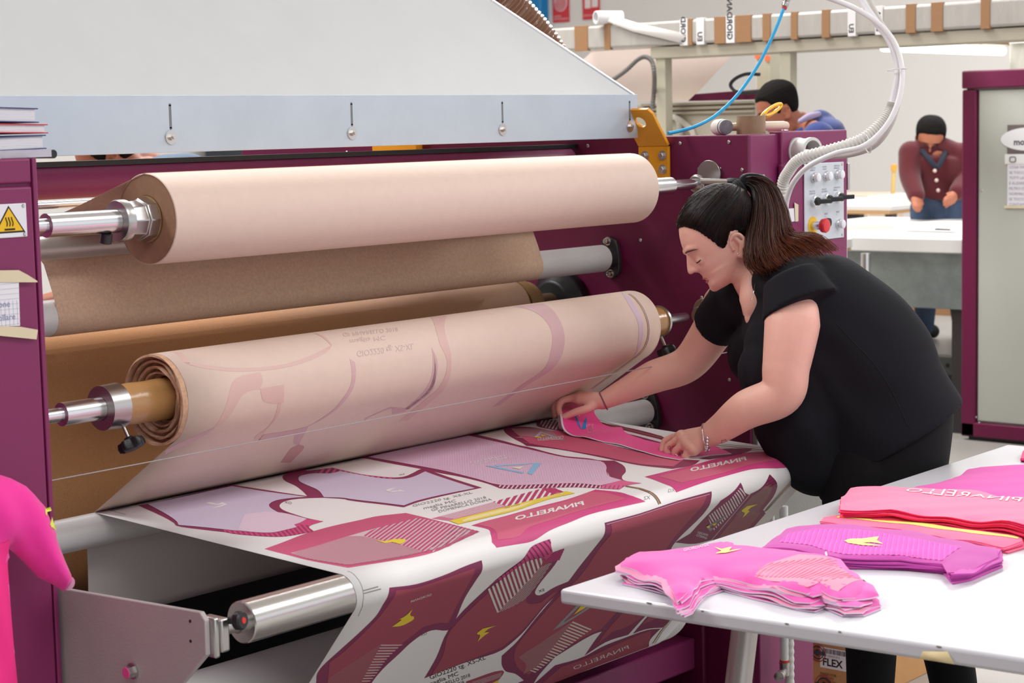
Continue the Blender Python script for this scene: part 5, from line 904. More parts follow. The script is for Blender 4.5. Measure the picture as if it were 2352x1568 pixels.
cloth_text(lift_o, lambda x,y,d: lift(x,y,0), 'PINARELLO', ((3.5881,2.7956,0.9150)[:2],(3.5636,2.7977,0.9150)[:2],(3.6390,2.8403,0.9160)[:2]), '#f8c9e4')
# jersey hanging at the left
hj = thing('hanging_jersey', (1.7880,2.6000,0.9376), 'bright pink short sleeved jersey hanging against the left cabinet', 'jersey')
jp = [(1.6624,2.6000,1.1334),(1.7738,2.6000,1.1127),(1.7940,2.6000,1.1039),(1.8225,2.6000,1.0864),(1.8369,2.6000,1.0710),(1.8585,2.6000,1.0449),(1.8667,2.6000,1.0215),(1.8785,2.6000,0.9848),(1.8922,2.6000,0.9482),(1.9031,2.6000,0.9223),(1.8987,2.6000,0.9083),(1.8865,2.6000,0.8973),(1.8638,2.6000,0.9145),(1.8387,2.6000,0.9305),(1.8107,2.6000,0.9623),(1.7948,2.6000,0.9790),(1.7812,2.6000,0.9910),(1.7774,2.6000,0.9686),(1.7789,2.6000,0.9249),(1.7799,2.6000,0.8739),(1.7814,2.6000,0.8153),(1.7843,2.6000,0.7649),(1.7869,2.6000,0.6966),(1.6360,2.6000,0.7214)]
j2 = [(p[0],p[2]) for p in jp]
def jt(x,z,d): return .035*(1-math.exp(-d/.022))+.004*math.sin(x*90+z*30)*(1-math.exp(-d/.02))
m = M(); cloth_body(m, j2, .012, jt, lambda x,z,d: -.6*jt(x,z,d)-.002, frame=lambda x,z,h: (x,2.6-h,z))
jb = obj('cloth', m, mat('jersey_pink','#fb2aa2',.75,sheen=.25,bump=.1,scale=1500), hj, smooth=70)
def jdec(pts,col,nm,h=.0012,st=.006):
    m = M(); P2=[(p[0],p[2]) for p in pts]; vs,fs,de,idx = fill_pts(P2,st)
    # height of the body below
    B = np.array(j2)
    def dist(x,z):
        best=9
        for i in range(len(B)):
            a,b=B[i],B[(i+1)%len(B)]; t=np.clip(((x-a[0])*(b[0]-a[0])+(z-a[1])*(b[1]-a[1]))/((b-a)@(b-a)),0,1); q=a+(b-a)*t; best=min(best,math.hypot(x-q[0],z-q[1]))
        return best
    m.add([(x,2.6-jt(x,z,dist(x,z))-h,z) for x,z in vs],fs); obj(nm,m,mat('cloth_ink_'+col,col,.8),hj,smooth=60)
jdec([(1.8435,2.6000,1.0394),(1.8517,2.6000,1.0453),(1.8629,2.6000,1.0456),(1.8652,2.6000,1.0394),(1.8539,2.6000,1.0391),(1.8450,2.6000,1.0347)],'#e9f06a','yellow_emblem')
jdec([(1.8510,2.6000,1.0198),(1.8580,2.6000,1.0208),(1.8671,2.6000,1.0280),(1.8707,2.6000,1.0157),(1.8744,2.6000,1.0047),(1.8627,2.6000,1.0126),(1.8575,2.6000,1.0121)],'#e9f06a','yellow_emblem')
jdec([(1.6611,2.6000,0.9908),(1.7674,2.6000,1.0100),(1.7769,2.6000,0.9889),(1.7745,2.6000,0.9620),(1.7760,2.6000,0.9183),(1.7781,2.6000,0.8161),(1.7828,2.6000,0.7124),(1.6447,2.6000,0.7334)],'#ff2f8e','side_panel',.0025,.012)
cf = M(); a = V3(*(1.8995,2.6000,0.9215)); b = V3(*(1.8884,2.6000,0.8992)); ax = V3(.35,-.1,-.3)
cc=(a+b)/2; u=(a-b)/2; w=V3(0,-.017,0)
cf.lathe([],(0,0,0)) if False else None
R1=[cc+u*.98*math.cos(t)+w*math.sin(t)+V3(.002,0,-.001) for t in np.linspace(0,2*math.pi,24,endpoint=False)]
cf.add(R1,[tuple(range(24))]); obj('cuff_lining', cf, mat('cuff_white','#ecd6e8',.8), hj)
# cardboard box beside the cabinet base
bx = thing('cardboard_box', (4.84,2.75,0), 'brown printed cardboard box with white label behind her legs', 'box')
m_bx = mat('box_card','#c2905c',.8,var=.06,vscale=20)
obj('carton', M().box(4.62,5.06,2.67,2.835,0,.42), m_bx, bx, .003)

# ---------------------------------------------------------------- people
CF, CR, CU = V3(*fw), V3(*r2), V3(*u2)          # viewing frame used only to give the figures their facing
def limb(m, pts, rad, n=28, k=10):
    """tapered limb through joints with rounded ends; pts 3-D, rad metres"""
    P = np.array(pts,float); N_ = (len(P)-1)*k+1
    Q = spline(P, N_); R_ = np.interp(np.linspace(0,len(P)-1,N_), range(len(P)), rad)
    m.tube(Q, R_, n); m.ball(Q[0], R_[0], 24, 16); m.ball(Q[-1], R_[-1], 24, 16); return m
def loft(m, secs, n=64):
    """secs: (centre, axis a vector, axis b vector) ellipses, closed ends"""
    C = np.array([s[0] for s in secs],float); A = np.array([s[1] for s in secs],float); B = np.array([s[2] for s in secs],float)
    N_ = (len(secs)-1)*6+1; C,A,B = spline(C,N_), spline(A,N_), spline(B,N_)
    m.grid([[c+a*math.cos(t)+b*math.sin(t) for t in np.linspace(0,2*math.pi,n,endpoint=False)] for c,a,b in zip(C,A,B)], True)
    k = len(m.v)-N_*n; m.f += [tuple(k+i for i in range(n))[::-1], tuple(k+(N_-1)*n+i for i in range(n))]
    return m
def voxel(name, m, vox, smooth, material, parent, post=None, label=None):
    me = bpy.data.meshes.new('tmp'); off = OFF[parent.name]
    me.from_pydata((np.array(m.v)-off).tolist(), [], m.f)
    bm = bmesh.new(); bm.from_mesh(me); bmesh.ops.recalc_face_normals(bm, faces=bm.faces); bm.to_mesh(me); bm.free()
    o = bpy.data.objects.new('tmp', me); COL.objects.link(o)
    md = o.modifiers.new('r','REMESH'); md.mode = 'VOXEL'; md.voxel_size = vox; md.use_smooth_shade = True
    ev = o.evaluated_get(bpy.context.evaluated_depsgraph_get()); nm = bpy.data.meshes.new_from_object(ev); nm.name = name
    bpy.data.objects.remove(o); bpy.data.meshes.remove(me)
    bm = bmesh.new(); bm.from_mesh(nm)
    for i in range(smooth): bmesh.ops.smooth_vert(bm, verts=bm.verts, factor=.5, use_axis_x=True, use_axis_y=True, use_axis_z=True)
    if post: 
        for v in bm.verts:
            p = post(np.array(v.co)+off)
            if p is not None: v.co = Vector(p-off)
    bm.to_mesh(nm); bm.free()
    nm.polygons.foreach_set('use_smooth',[True]*len(nm.polygons))
    o = bpy.data.objects.new(name, nm); COL.objects.link(o); o.parent = parent; OFF[o.name] = off
    o.data.materials.append(material); return tag(o,label)
HEAD = [(-107,60,34,16),(-103,69,20,25),(-94,76,-8,38),(-86,76.5,-24,46),(-78,74,-38,51),(-68,75,-50,56),(-55,79,-60,60),(-45,82,-68,62),(-30,81,-78,65),(-12,84,-86,69),(4,86.5,-91,71),(25,84,-96,74),(45,78,-97,74),(62,70,-94,71),(78,58,-85,63),(92,40,-69,51),(102,18,-47,33),(107,0,-28,14)]
class Head:
    """local frame in millimetres: (forward, up, side)"""
    def __init__(s, C, F, U, k=1.0):
        s.C = V3(*C); s.F = V3(*F)/np.linalg.norm(F); U = V3(*U)-s.F*(V3(*U)@s.F); s.U = U/np.linalg.norm(U); s.L = np.cross(s.U,s.F); s.k = k*.001
        s.H = np.array(HEAD,float)
    def w(s, f, u, l): return s.C+(s.F*f+s.U*u+s.L*l)*s.k
    def sec(s, u): return [np.interp(u, s.H[:,0], s.H[:,i]) for i in (1,2,3)]
    def surf(s, th, u, off=0.):
        f,b,w = s.sec(u); mid = (f+b)/2 if u<-60 else min(0,(f+b)/2)-4
        c, si = math.cos(th), math.sin(th); e = .86
        cc = math.copysign(abs(c)**e,c); ss = math.copysign(abs(si)**e,si)
        x = mid+((f-mid) if c>0 else (mid-b))*cc; y = w*ss
        n = math.hypot(x-mid, y)+1e-6; up_ = max(0,(u-70)/37.)
        return x+(x-mid)/n*off*(1-up_*.6), u+off*up_*1.0, y+y/n*off*(1-up_*.6)
    def add(s, m, nose=1.0):
        us = np.linspace(-106,107,70); n = 48
        m.grid([[s.w(*s.surf(t,u)) for t in np.linspace(0,2*math.pi,n,endpoint=False)] for u in us], True)
        k = len(m.v)-70*n; m.f += [tuple(k+i for i in range(n)), tuple(k+69*n+i for i in range(n))[::-1]]
        W = s.w; kk = s.k
        limb(m, [W(80,2,0),W(88,-14,0),W(95,-31,0),W(96.5,-37,0)], [5.2*kk,5.8*kk,7.0*kk,7.6*kk],14,4)
        for l in (-1,1):
            m.ball(W(83,-41,9*l), 6.6*kk, 12, 8); limb(m,[W(90,-38,5*l),W(78,-42,11*l)],[6*kk,5.5*kk],12,3)
            limb(m, [W(82,7,14*l),W(78,10,30*l),W(66,7,44*l)], [7*kk,7*kk,6*kk],12,3)      # brow ridge
            limb(m, [W(78,-12,8*l),W(78,-28,9*l),W(76,-38,14*l)], [9*kk,9.5*kk,8*kk],14,4)
            m.ball(W(67,-25,31*l), 12.5*kk, 16, 10)                                           # eye under the lid
            # ear
            E_ = [W(-6,-60,66*l),W(-18,-66,69*l),W(-27,-52,74*l),W(-33,-34,78*l),W(-29,-18,77*l),W(-16,-13,73*l),W(-5,-22,69*l),W(-2,-34,67*l)]
            limb(m, E_, [5*kk,6*kk,4.2*kk,4*kk,4*kk,4*kk,3.6*kk,3*kk],12,4)
            limb(m, [W(-20,-24,70*l),W(-23,-40,70*l),W(-14,-54,68*l)], [5*kk,5.5*kk,5*kk],12,4)
            m.ball(W(-2,-42,68*l), 4*kk, 10, 7)
        limb(m, [W(73,-66,10),W(76,-65,0),W(73,-66,-10)], [4.5*kk,5*kk,4.5*kk],12,3)
        limb(m, [W(70,-78,9),W(72.5,-79,0),W(70,-78,-9)], [4.5*kk,5.6*kk,4.5*kk],12,3)
        m.ball(W(66,-94,0), 13*kk, 16, 10)
        return m
    def details(s, parent, lash, browc, lipc, closed=True, both=True, brow_r=1.8):
        W = s.w; kk=s.k
        for l in (-1,1):
            # upper lid line with lashes, brow
            P = [W(79.5-(abs(x-31)/16)**2*5-max(0,(x-31))*.35, -27-((x-31)/14)**2*-2.0, x*l) for x in np.linspace(19,45,9)]
            obj('eyelashes', M().tube(P,[.5*kk]+[1.3*kk]*6+[1.4*kk,.7*kk],6), lash, parent)
            if not closed:
                obj('eye', M().ball(W(70,-24,31*l), 11.0*kk,16,10), flat('#e7e0dc',.2), parent)
                obj('iris', M().ball(W(78.5,-27,31*l), 4.6*kk,12,8), flat('#2a1a12',.2), parent)
            P = [W(90-(x-10)*.25-max(0,x-34)*.8, 5+4*math.sin((x-14)/38*math.pi*.8)-9*((x-14)/38)**1.3, x*l) for x in np.linspace(14,52,9)]
            obj('eyebrow', M().tube(P,[.8*kk]+[brow_r*kk]*5+[1.4*kk,1.*kk,.4*kk],6), browc, parent)
        lp = M(); limb(lp, [W(70,-69.5,19),W(76,-67.5,10),W(79.5,-66,0),W(76,-67.5,-10),W(70,-69.5,-19)], [.8*kk,2.3*kk,2.6*kk,2.3*kk,.8*kk],10,4)
        limb(lp, [W(70,-71,18),W(73.5,-75,10),W(76.5,-76.5,0),W(73.5,-75,-10),W(70,-71,-18)], [.8*kk,2.6*kk,3.1*kk,2.6*kk,.8*kk],10,4)
        voxel('lips', lp, .0011*max(1,kk*1000), 2, lipc, parent)
    def cap(s, name, line, thick, material, parent, vox=None, bulge=None, lateral_hair=True):
        """hair as a shell over the skull that thins out to nothing at the hairline (fwd -> up)"""
        lx = np.array(sorted(line)); n=96; us = np.linspace(-100,107,90); A=[]
        for u in us:
            row=[]
            for t in np.linspace(0,2*math.pi,n,endpoint=False):
                f0,u0,l0 = s.surf(t,u); d = u0-np.interp(f0,lx[:,0],lx[:,1])
                o = min(thick, .42*d) if d>0 else -3.
                o = max(o,-3.)
                if bulge and d>0: o += bulge(f0,u0,l0)*min(1,d/25)
                row.append(s.w(*s.surf(t,u,o)))
            A.append(row)
        m = M().grid(A,True); m.f += [tuple(range(n)), tuple(89*n+i for i in range(n))[::-1]]
        return obj(name, m, material, parent, smooth=180)
def hair_mat(name, a, b, rough=.38):
    m = bpy.data.materials.new(name); m.use_nodes=True; nt=m.node_tree; bs=nt.nodes['Principled BSDF']
    at=nt.nodes.new('ShaderNodeAttribute'); at.attribute_name='tone'; mx=nt.nodes.new('ShaderNodeMix'); mx.data_type='RGBA'
    mx.inputs['A'].default_value=(*lin(a),1); mx.inputs['B'].default_value=(*lin(b),1)
    nt.links.new(at.outputs['Fac'],mx.inputs['Factor']); nt.links.new(mx.outputs['Result'],bs.inputs['Base Color'])
    bs.inputs['Roughness'].default_value=rough; bs.inputs['Specular IOR Level'].default_value=.22
    return m
def strands(name, paths, rad, tones, material, parent, label=None):
    m = M(); tn=[]
    for P,r,t in zip(paths,rad,tones):
        k=len(P); m.tube(P,[r*(1-.55*(i/(k-1))**2) for i in range(k)],4)
        for i in range(k): tn += [t[0]+(t[1]-t[0])*(i/(k-1))**1.6]*4
    o = obj(name, m, material, parent, smooth=180, kind='stuff', label=label)
    a = o.data.attributes.new('tone','FLOAT','POINT'); a.data.foreach_set('value',tn); return o

m_skin = mat('skin_fair','#ecb7a6',.48,sss=.25,var=.03,vscale=40,bump=.04,scale=500,spec=.35)
m_tan = mat('skin_brown','#a9694f',.5,sss=.15,spec=.35)
m_tee = mat('black_jersey_knit','#15151b',.9,bump=.12,scale=700,spec=.25)
m_leg_ = mat('black_leggings','#0e0d10',.85,bump=.08,scale=900,spec=.25)
# ---- the woman leaning over the print
wm = thing('person', (3.93,2.13,0), 'woman in black t-shirt with dark ponytail leaning over the printed paper', 'person')
DH = 4.43
Hc = V3(*(3.6888,2.4982,1.3891))
hd = Head(Hc, CR*-.866+CU*-.5+CF*-.06, CR*-.5+CU*.866, 1.012)
b = M(); hd.add(b)
K = lambda p: V3(*p)
# neck, shoulders, hidden chest core
limb(b, [hd.w(-28,-60,0), hd.w(-30,-95,0), (3.7320,2.4147,1.2902), (3.7564,2.3772,1.2390)], [.056,.054,.062,.09])
limb(b, [hd.w(0,-85,10), (3.7106,2.4091,1.2920), (3.6845,2.3927,1.2444),(3.6795,2.3921,1.2066)], [.036,.044,.040,.026])
limb(b, [(3.7072,2.2996,1.2642),(3.7629,2.3695,1.2388),(3.7893,2.5198,1.2095)], [.045,.08,.045])
limb(b, [(3.7629,2.3695,1.2388),(3.8250,2.2564,1.0965)], [.10,.12])
# near arm
limb(b, [(3.6772,2.2810,1.2673),(3.6211,2.2579,1.2016),(3.5862,2.2526,1.1128),(3.5725,2.2580,1.0507),(3.5413,2.3273,1.0151),(3.5312,2.3862,0.9722),(3.5234,2.4225,0.9493)], [.050,.0625,.053,.0485,.044,.034,.0265])
# far arm
limb(b, [(3.8045,2.5573,1.2150),(3.7923,2.5978,1.1425),(3.7705,2.6501,1.0716),(3.7181,2.7142,1.0413),(3.6708,2.7718,1.0076),(3.6385,2.8062,0.9865)], [.058,.050,.044,.040,.029,.0215])
# near hand : back of the hand up, fingertips pressing on the cloth
def hand(m, wrist, knuckles, chains, thumb, pr, rad):
    ks = [K(k) for k in knuckles]; w = K(wrist)
    for i,k in enumerate(ks):
        limb(m, [w+(k-w)*.05, w+(k-w)*.55, k], [pr[0],pr[1],rad[i]*1.18],14,4)
    for a_,b_ in zip(ks[:-1],ks[1:]): limb(m, [a_*.72+w*.28,b_*.72+w*.28],[pr[1]*.95]*2,12,3); limb(m,[a_*.93+w*.07,b_*.93+w*.07],[rad[0]*1.05]*2,12,3)
    for k,c,r in zip(ks,chains,rad): limb(m, [k]+[K(p) for p in c], [r*1.1]+[r*q for q in (1.0,.95,.78)[:len(c)]],14,5)
    limb(m, [w+(ks[0]-w)*.15]+[K(p) for p in thumb[:-1]]+[K(thumb[-1])], [pr[0]*.8]+list(np.linspace(rad[0]*1.35,rad[0]*.95,len(thumb))),14,5)
hand(b, (3.5222,2.4253,0.9482), [(3.5367,2.5285,0.9341),(3.5137,2.5037,0.9304),(3.5009,2.4802,0.9233),(3.4934,2.4559,0.9116)],
  [[(3.5306,2.5452,0.9263),(3.5246,2.5497,0.9115),(3.5176,2.5462,0.8976)],[(3.5098,2.5218,0.9192),(3.5077,2.5254,0.9071),(3.5118,2.5187,0.8970)],[(3.4979,2.4940,0.9114),(3.5017,2.4969,0.8995),(3.5166,2.4942,0.8956)],[(3.4906,2.4637,0.9013),(3.5040,2.4672,0.8960),(3.5194,2.4647,0.8970)]],
  [(3.5590,2.4953,0.9389),(3.5708,2.5395,0.9150),(3.5626,2.5537,0.8965)], (.0245,.019), (.0082,.0088,.0086,.0080))
# far hand : pinching the hem between thumb and index
hand(b, (3.6370,2.8078,0.9855), [(3.6078,2.8818,0.9910),(3.6266,2.8912,0.9934),(3.6461,2.8986,0.9883),(3.6626,2.9009,0.9796)],
  [[(3.5866,2.8936,0.9863),(3.5763,2.8967,0.9702),(3.5773,2.8924,0.9522)],[(3.6029,2.9107,0.9895),(3.5922,2.9204,0.9728),(3.5882,2.9163,0.9488)],[(3.6234,2.9246,0.9849),(3.6096,2.9374,0.9650),(3.6033,2.9329,0.9412)],[(3.6465,2.9267,0.9742),(3.6343,2.9381,0.9574),(3.6264,2.9364,0.9390)]],
  [(3.6065,2.8300,0.9694),(3.5896,2.8546,0.9611),(3.5753,2.8787,0.9492)], (.0205,.0175), (.0085,.0085,.0080,.0072))
wb_ = voxel('body', b, .0026, 3, m_skin, wm)
from mathutils.bvhtree import BVHTree
bvb = BVHTree.FromPolygons([tuple(np.array(v.co)+OFF[wm.name]) for v in wb_.data.vertices],[tuple(p.vertices) for p in wb_.data.polygons])
def ink_on_skin(pts, r, nm):
    q_ = []
    for p in pts:
        h_ = bvb.ray_cast(Vector(V3(*p)-CF*.12), Vector(CF))
        if h_[0] is not None: q_.append(np.array(h_[0])-CF*.0002)
    if len(q_) > 3: obj(nm, M().tube(q_, r, 5), flat('#5d4a4c'), wm, label='small outlined tattoo')
fa_ = V3(*(3.5292,2.3830,0.9400)); ink_on_skin([fa_+CR*(.0062+.0016*math.cos(5*t))*math.cos(t)+CU*(.0042+.0012*math.cos(5*t))*math.sin(t) for t in np.linspace(0,2*math.pi,50)], .0005, 'forearm_tattoo')
fb_ = V3(*(3.5102,2.5209,0.9162)); ink_on_skin([fb_+CR*.0028*math.cos(t)+CU*.0038*math.sin(t) for t in np.linspace(0,2*math.pi,24)], .0004, 'finger_tattoo')
m_lash = flat('#17100f'); m_browh = flat('#4a2a22',.8); m_lips = mat('lips','#c9716c',.4,sss=.1)
hd.details(wm, m_lash, m_browh, m_lips)
obj('ear_stud', M().ball(hd.w(-5,-55,74),.0022,10,8), m_chrome, wm, label='small ear stud')
obj('ear_stud', M().ball(hd.w(-5,-55,-74),.0022,10,8), m_chrome, wm, label='small ear stud')
# hair
line = [(-110,-40),(-70,-80),(-48,-72),(-36,-30),(-30,-6),(-14,-4),(0,-20),(10,-28),(20,-28),(30,-2),(46,33),(64,58),(75,64),(110,66)]
m_hair = hair_mat('dark_hair','#0c0a0c','#7d3e22')
m_cap = mat('hair_cap','#0d0a0c',.5,bump=.5,scale=160,spec=.2)
hd.cap('hair', line, 7, m_cap, wm, bulge=lambda f,u,l: 5*math.exp(-((f+60)/50)**2-((u-70)/50)**2))
lx = np.array(sorted(line)); paths=[];rad=[];ton=[]; tie = (180,80)
for i in range(1100):
    th = RNG.uniform(-1,1)*math.pi*.93; 
    # start on the hairline in this direction
    best=None
    for u in np.linspace(-80,90,80):
        f0,u0,l0 = hd.surf(th,u)
        if u0-np.interp(f0,lx[:,0],lx[:,1])>0: best=u; break
    if best is None: continue
    u0 = best+RNG.uniform(0,60)**1.0*(RNG.random()**1.5)
    P=[]
    for t in np.linspace(0,1,14):
        tt = t
        thh = th+(math.copysign(math.pi,th)-th)*(tt**1.25); uu = u0+(78-u0)*(tt**.8)+18*math.sin(tt*math.pi)*(1 if abs(th)<1.2 else .2)
        uu = min(uu,104)
        f,u_,l = hd.surf(thh,uu); d=u_-np.interp(f,lx[:,0],lx[:,1]); o=min(7,.42*max(d,0))+5*math.exp(-((f+60)/50)**2-((u_-70)/50)**2)*min(1,max(d,0)/25)+RNG.uniform(.2,.9)
        P.append(hd.w(*hd.surf(thh,uu,o)))
    paths.append(P); rad.append(RNG.uniform(.0004,.0009)); g=RNG.uniform(0,.07); ton.append((g,g))
strands('hair_strands', paths, rad, ton, m_hair, wm)
# ponytail
paths=[];rad=[];ton=[]
def lerp(a,b,t): return V3(*a)+(V3(*b)-V3(*a))*t
IN_ = [(3.7313,2.4672,1.4997),(3.7419,2.4561,1.5074),(3.7435,2.4346,1.4832),(3.7061,2.4155,1.4329),(3.6580,2.4000,1.3759),(3.6270,2.3825,1.3337),(3.6204,2.3459,1.3009)]
OUT_ = [(3.7299,2.4699,1.5058),(3.7450,2.4555,1.5255),(3.7776,2.4146,1.5102),(3.7779,2.3808,1.4519),(3.7473,2.3374,1.3969),(3.7608,2.2742,1.3923),(3.8015,2.2257,1.3432)]
MID_ = [(3.7303,2.4689,1.5028),(3.7437,2.4559,1.5185),(3.7575,2.4208,1.4989),(3.7195,2.3780,1.4426),(3.6753,2.3503,1.3858),(3.6506,2.3186,1.3487),(3.6380,2.2834,1.3290)]
for i in range(3200):
    a_ = RNG.random()**.85; d_ = RNG.normal(0,1); e_ = RNG.normal(0,1)
    W_=[]
    for j in range(7):
        p = lerp(IN_[j],MID_[j],a_*2) if a_<.5 else lerp(MID_[j],OUT_[j],a_*2-1)
        s_ = (0,.004,.010,.014,.014,.012,.012)[j]
        p = p + CF*(d_*s_) + (CR*e_+CU*RNG.normal(0,.6))*s_*.35
        W_.append(p)
    if RNG.random()<.35: W_[-1] = W_[-1]+CR*RNG.normal(0,.012)+CU*RNG.normal(-.004,.010)
    L_ = RNG.uniform(.80,1.0); P = spline(W_, 22); P = P[:max(8,int(22*L_))]
    paths.append(P); rad.append(RNG.uniform(.0004,.0009)); g=RNG.uniform(0,.12); ton.append((g*.5,min(1,g+RNG.uniform(.3,1.0)*(.55+.6*a_))))
strands('ponytail', paths, rad, ton, m_hair, wm)
core = M()
for a_ in (.12,.3,.5,.68,.85):
    W_ = [lerp(IN_[j],MID_[j],a_*2) if a_<.5 else lerp(MID_[j],OUT_[j],a_*2-1) for j in range(6)]
    limb(core, W_, [.010,.012,.015,.017,.016,.006],12,5)
voxel('ponytail_core', core, .004, 2, m_cap, wm)
tpos = V3(*(3.7308,2.4681,1.5008)); ax_ = V3(*(3.7410,2.4579,1.5115))-tpos; ax_/=np.linalg.norm(ax_); u_=np.cross(ax_,CF); u_/=np.linalg.norm(u_); w_=np.cross(ax_,u_)
ht = M()
for q in (-.004,.001,.006): ht.tube([tpos+ax_*q+(u_*math.cos(t)+w_*math.sin(t))*.0155 for t in np.linspace(0,2*math.pi,24,endpoint=False)],.0045,8,closed=True)
obj('hair_tie', ht, mat('hair_tie','#1a1a1e',.9), wm, label='black hair tie')
# t-shirt
s = M(); pa = CR*.77+CU*.64; pb = CR*.86+CU*.51
S_ = lambda p,a,b,ax=pa: (V3(*p), ax*a, CF*b)
loft(s, [S_((3.8733,2.1521,0.9113),.190,.190,pb),S_((3.8579,2.1796,0.9660),.191,.188),S_((3.8460,2.2068,1.0426),.192,.18),S_((3.8161,2.2557,1.1219),.190,.18),S_((3.7895,2.3065,1.1906),.172,.178),S_((3.7680,2.3491,1.2453),.150,.165),S_((3.7584,2.3828,1.2853),.098,.125),S_((3.7547,2.4065,1.3071),.060,.075)])
s.ball((3.6478,2.3237,1.0896), (.085,.085,.085)); s.ball((3.7588,2.4300,1.1115), (.082,.082,.082))
limb(s, [(3.6891,2.3146,1.1376),(3.7160,2.2861,0.9759),(3.7372,2.2625,0.8942)], [.10,.12,.10])
def frustum(m, a, b, ax, ra, rb, n=48):
    a,b = V3(*a),V3(*b); ax = ax/np.linalg.norm(ax); d=(b-a)/np.linalg.norm(b-a); bx=np.cross(d,ax)
    loft(m, [(a,ax*ra[0],bx*ra[1]),((a+b)/2,ax*(ra[0]+rb[0])/2,bx*(ra[1]+rb[1])/2),(b,ax*rb[0],bx*rb[1])], n)
frustum(s, (3.6526,2.2859,1.3083), (3.6449,2.2521,1.2398), CR*.93+CU*.37, (.062,.066), (.092,.082))
limb(s, [(3.7233,2.3443,1.2732),(3.6918,2.2899,1.2826),(3.6767,2.2669,1.2718)], [.080,.070,.066])
frustum(s, (3.7830,2.5154,1.2311), (3.7980,2.5913,1.1613), CR*.75-CU*.66, (.066,.066), (.058,.060))
limb(s, [(3.7792,2.4154,1.2560),(3.7816,2.5170,1.2311)], [.088,.066])
def fold(p):
    # gentle creases radiating from the armpit and waist
    q = p-V3(*(3.7047,2.2414,1.1798)); x = q@CR; y = q@CU
    a = math.sin((y*.8+x*.5)*48+2*math.sin(x*14))*.0042*math.exp(-((x-.02)/.16)**2-((y+.16)/.16)**2)
    b_ = math.sin((x*.5+y*1.0)*70+1.3)*.0028*math.exp(-((x+.02)/.06)**2-((y+.02)/.08)**2)
    return p-CF*(a+b_)
tee = voxel('t_shirt', s, .0042, 8, m_tee, wm, post=fold)
from mathutils.bvhtree import BVHTree
sm = [(3.6742,2.1804,1.2034),(3.6864,2.1435,1.1633),(3.7093,2.0998,1.1110),(3.7290,2.0654,1.0459),(3.7412,2.0440,0.9875),(3.7468,2.0341,0.9680)]
bv = BVHTree.FromPolygons([tuple(np.array(v.co)+OFF[wm.name]) for v in tee.data.vertices],[tuple(p.vertices) for p in tee.data.polygons])
sp2 = []
for p in spline(sm,40):
    h_ = bv.ray_cast(Vector(p-CF*.4), Vector(CF))
    if h_[0] is not None: sp2.append(np.array(h_[0]))
obj('side_seam', M().tube(sp2,.0011,6), mat('seam_black','#08080a',.9), tee)
# leggings and shoes
g = M()
loft(g, [S_((3.8648,2.1767,0.9958),.150,.165),S_((3.8682,2.1605,0.9255),.172,.178,pb),S_((3.8542,2.1641,0.8508),.156,.178,CR*.97+CU*.2),S_((3.8428,2.1645,0.7760),.135,.17,CR)])
limb(g, [(3.7694,2.1566,0.8594),(3.7495,2.1511,0.6923),(3.7480,2.1339,0.4926),(3.7386,2.1310,0.3221),(3.7218,2.1264,0.0913)], [.105,.088,.060,.052,.036])
limb(g, [(3.9264,2.1542,0.8356),(3.9345,2.1131,0.6528),(3.9514,2.0598,0.4595),(3.9635,2.0308,0.2839),(3.9454,2.0118,0.0508)], [.105,.088,.060,.053,.036])
voxel('leggings', g, .005, 4, m_leg_, wm)
for (ax0,d_) in (((1994,1850),4.36),((2204,1850),4.46)):
    c = V3(*((3.7218,2.1264,0.0913) if d_==4.36 else (3.9454,2.0118,0.0508))); fdir = -CR-CU*(CR@V3(0,0,1)) ; fdir[2]=0; fdir/=np.linalg.norm(fdir)
    sh = M(); limb(sh,[V3(c[0],c[1],.05)-fdir*.04,V3(c[0],c[1],.05)+fdir*.06,V3(c[0],c[1],.038)+fdir*.16],[.042,.040,.034]); limb(sh,[V3(c[0],c[1],.06),V3(c[0],c[1],.12)],[.04,.042])
    sh.v = [(x,y,max(z,.002)) for x,y,z in sh.v]
    voxel('shoe', sh, .006, 3, mat('black_shoe','#18181a',.6), wm)
# jewellery
def bandring(name, c, ax, r, t, material, label, e=(1,1)):
    c=V3(*c); ax=V3(*ax)/np.linalg.norm(ax); u=np.cross(ax,CF); u/=np.linalg.norm(u); w=np.cross(ax,u)
    return obj(name, M().tube([c+u*r*e[0]*math.cos(q)+w*r*e[1]*math.sin(q) for q in np.linspace(0,2*math.pi,36,endpoint=False)],t,8,closed=True), material, wm, label=label)
aw = V3(*(3.5295,2.4088,0.9566))-V3(*(3.5137,2.4398,0.9381))
br_ = bandring('bracelet', (3.5197,2.4248,0.9466), aw+CU*-.012, .0315, .0016, m_chrome, 'silver bead bracelet')
u=np.cross(aw/np.linalg.norm(aw),CF); u/=np.linalg.norm(u); w=np.cross(aw/np.linalg.norm(aw),u)
for q in (-2.6,.0,.25,.5,.75,1.0,1.25,1.5):
    c = V3(*(3.5197,2.4248,0.9466))-(w*.0325*math.cos(q)*1 if False else 0)
    ang = q
    c = V3(*(3.5197,2.4248,0.9466))+(-CF*math.cos(ang)-CU*math.sin(ang)*.9)*.0325
    obj('bead', M().ball(c,(.0042,.0042,.0042),10,8), m_chrome, br_)
bandring('ring', (3.5023,2.4911,0.9060), V3(*(3.4979,2.4940,0.9114))-V3(*(3.5017,2.4969,0.8995))+CR*.006, .0096, .0013, m_chrome, 'silver finger ring')
bandring('hair_band', (3.6384,2.8061,0.9854), V3(*(3.6487,2.7952,0.9925))-V3(*(3.6289,2.8177,0.9793)), .0222, .0018, mat('band_mauve','#8e5c66',.8), 'thin mauve hair band on the far wrist')
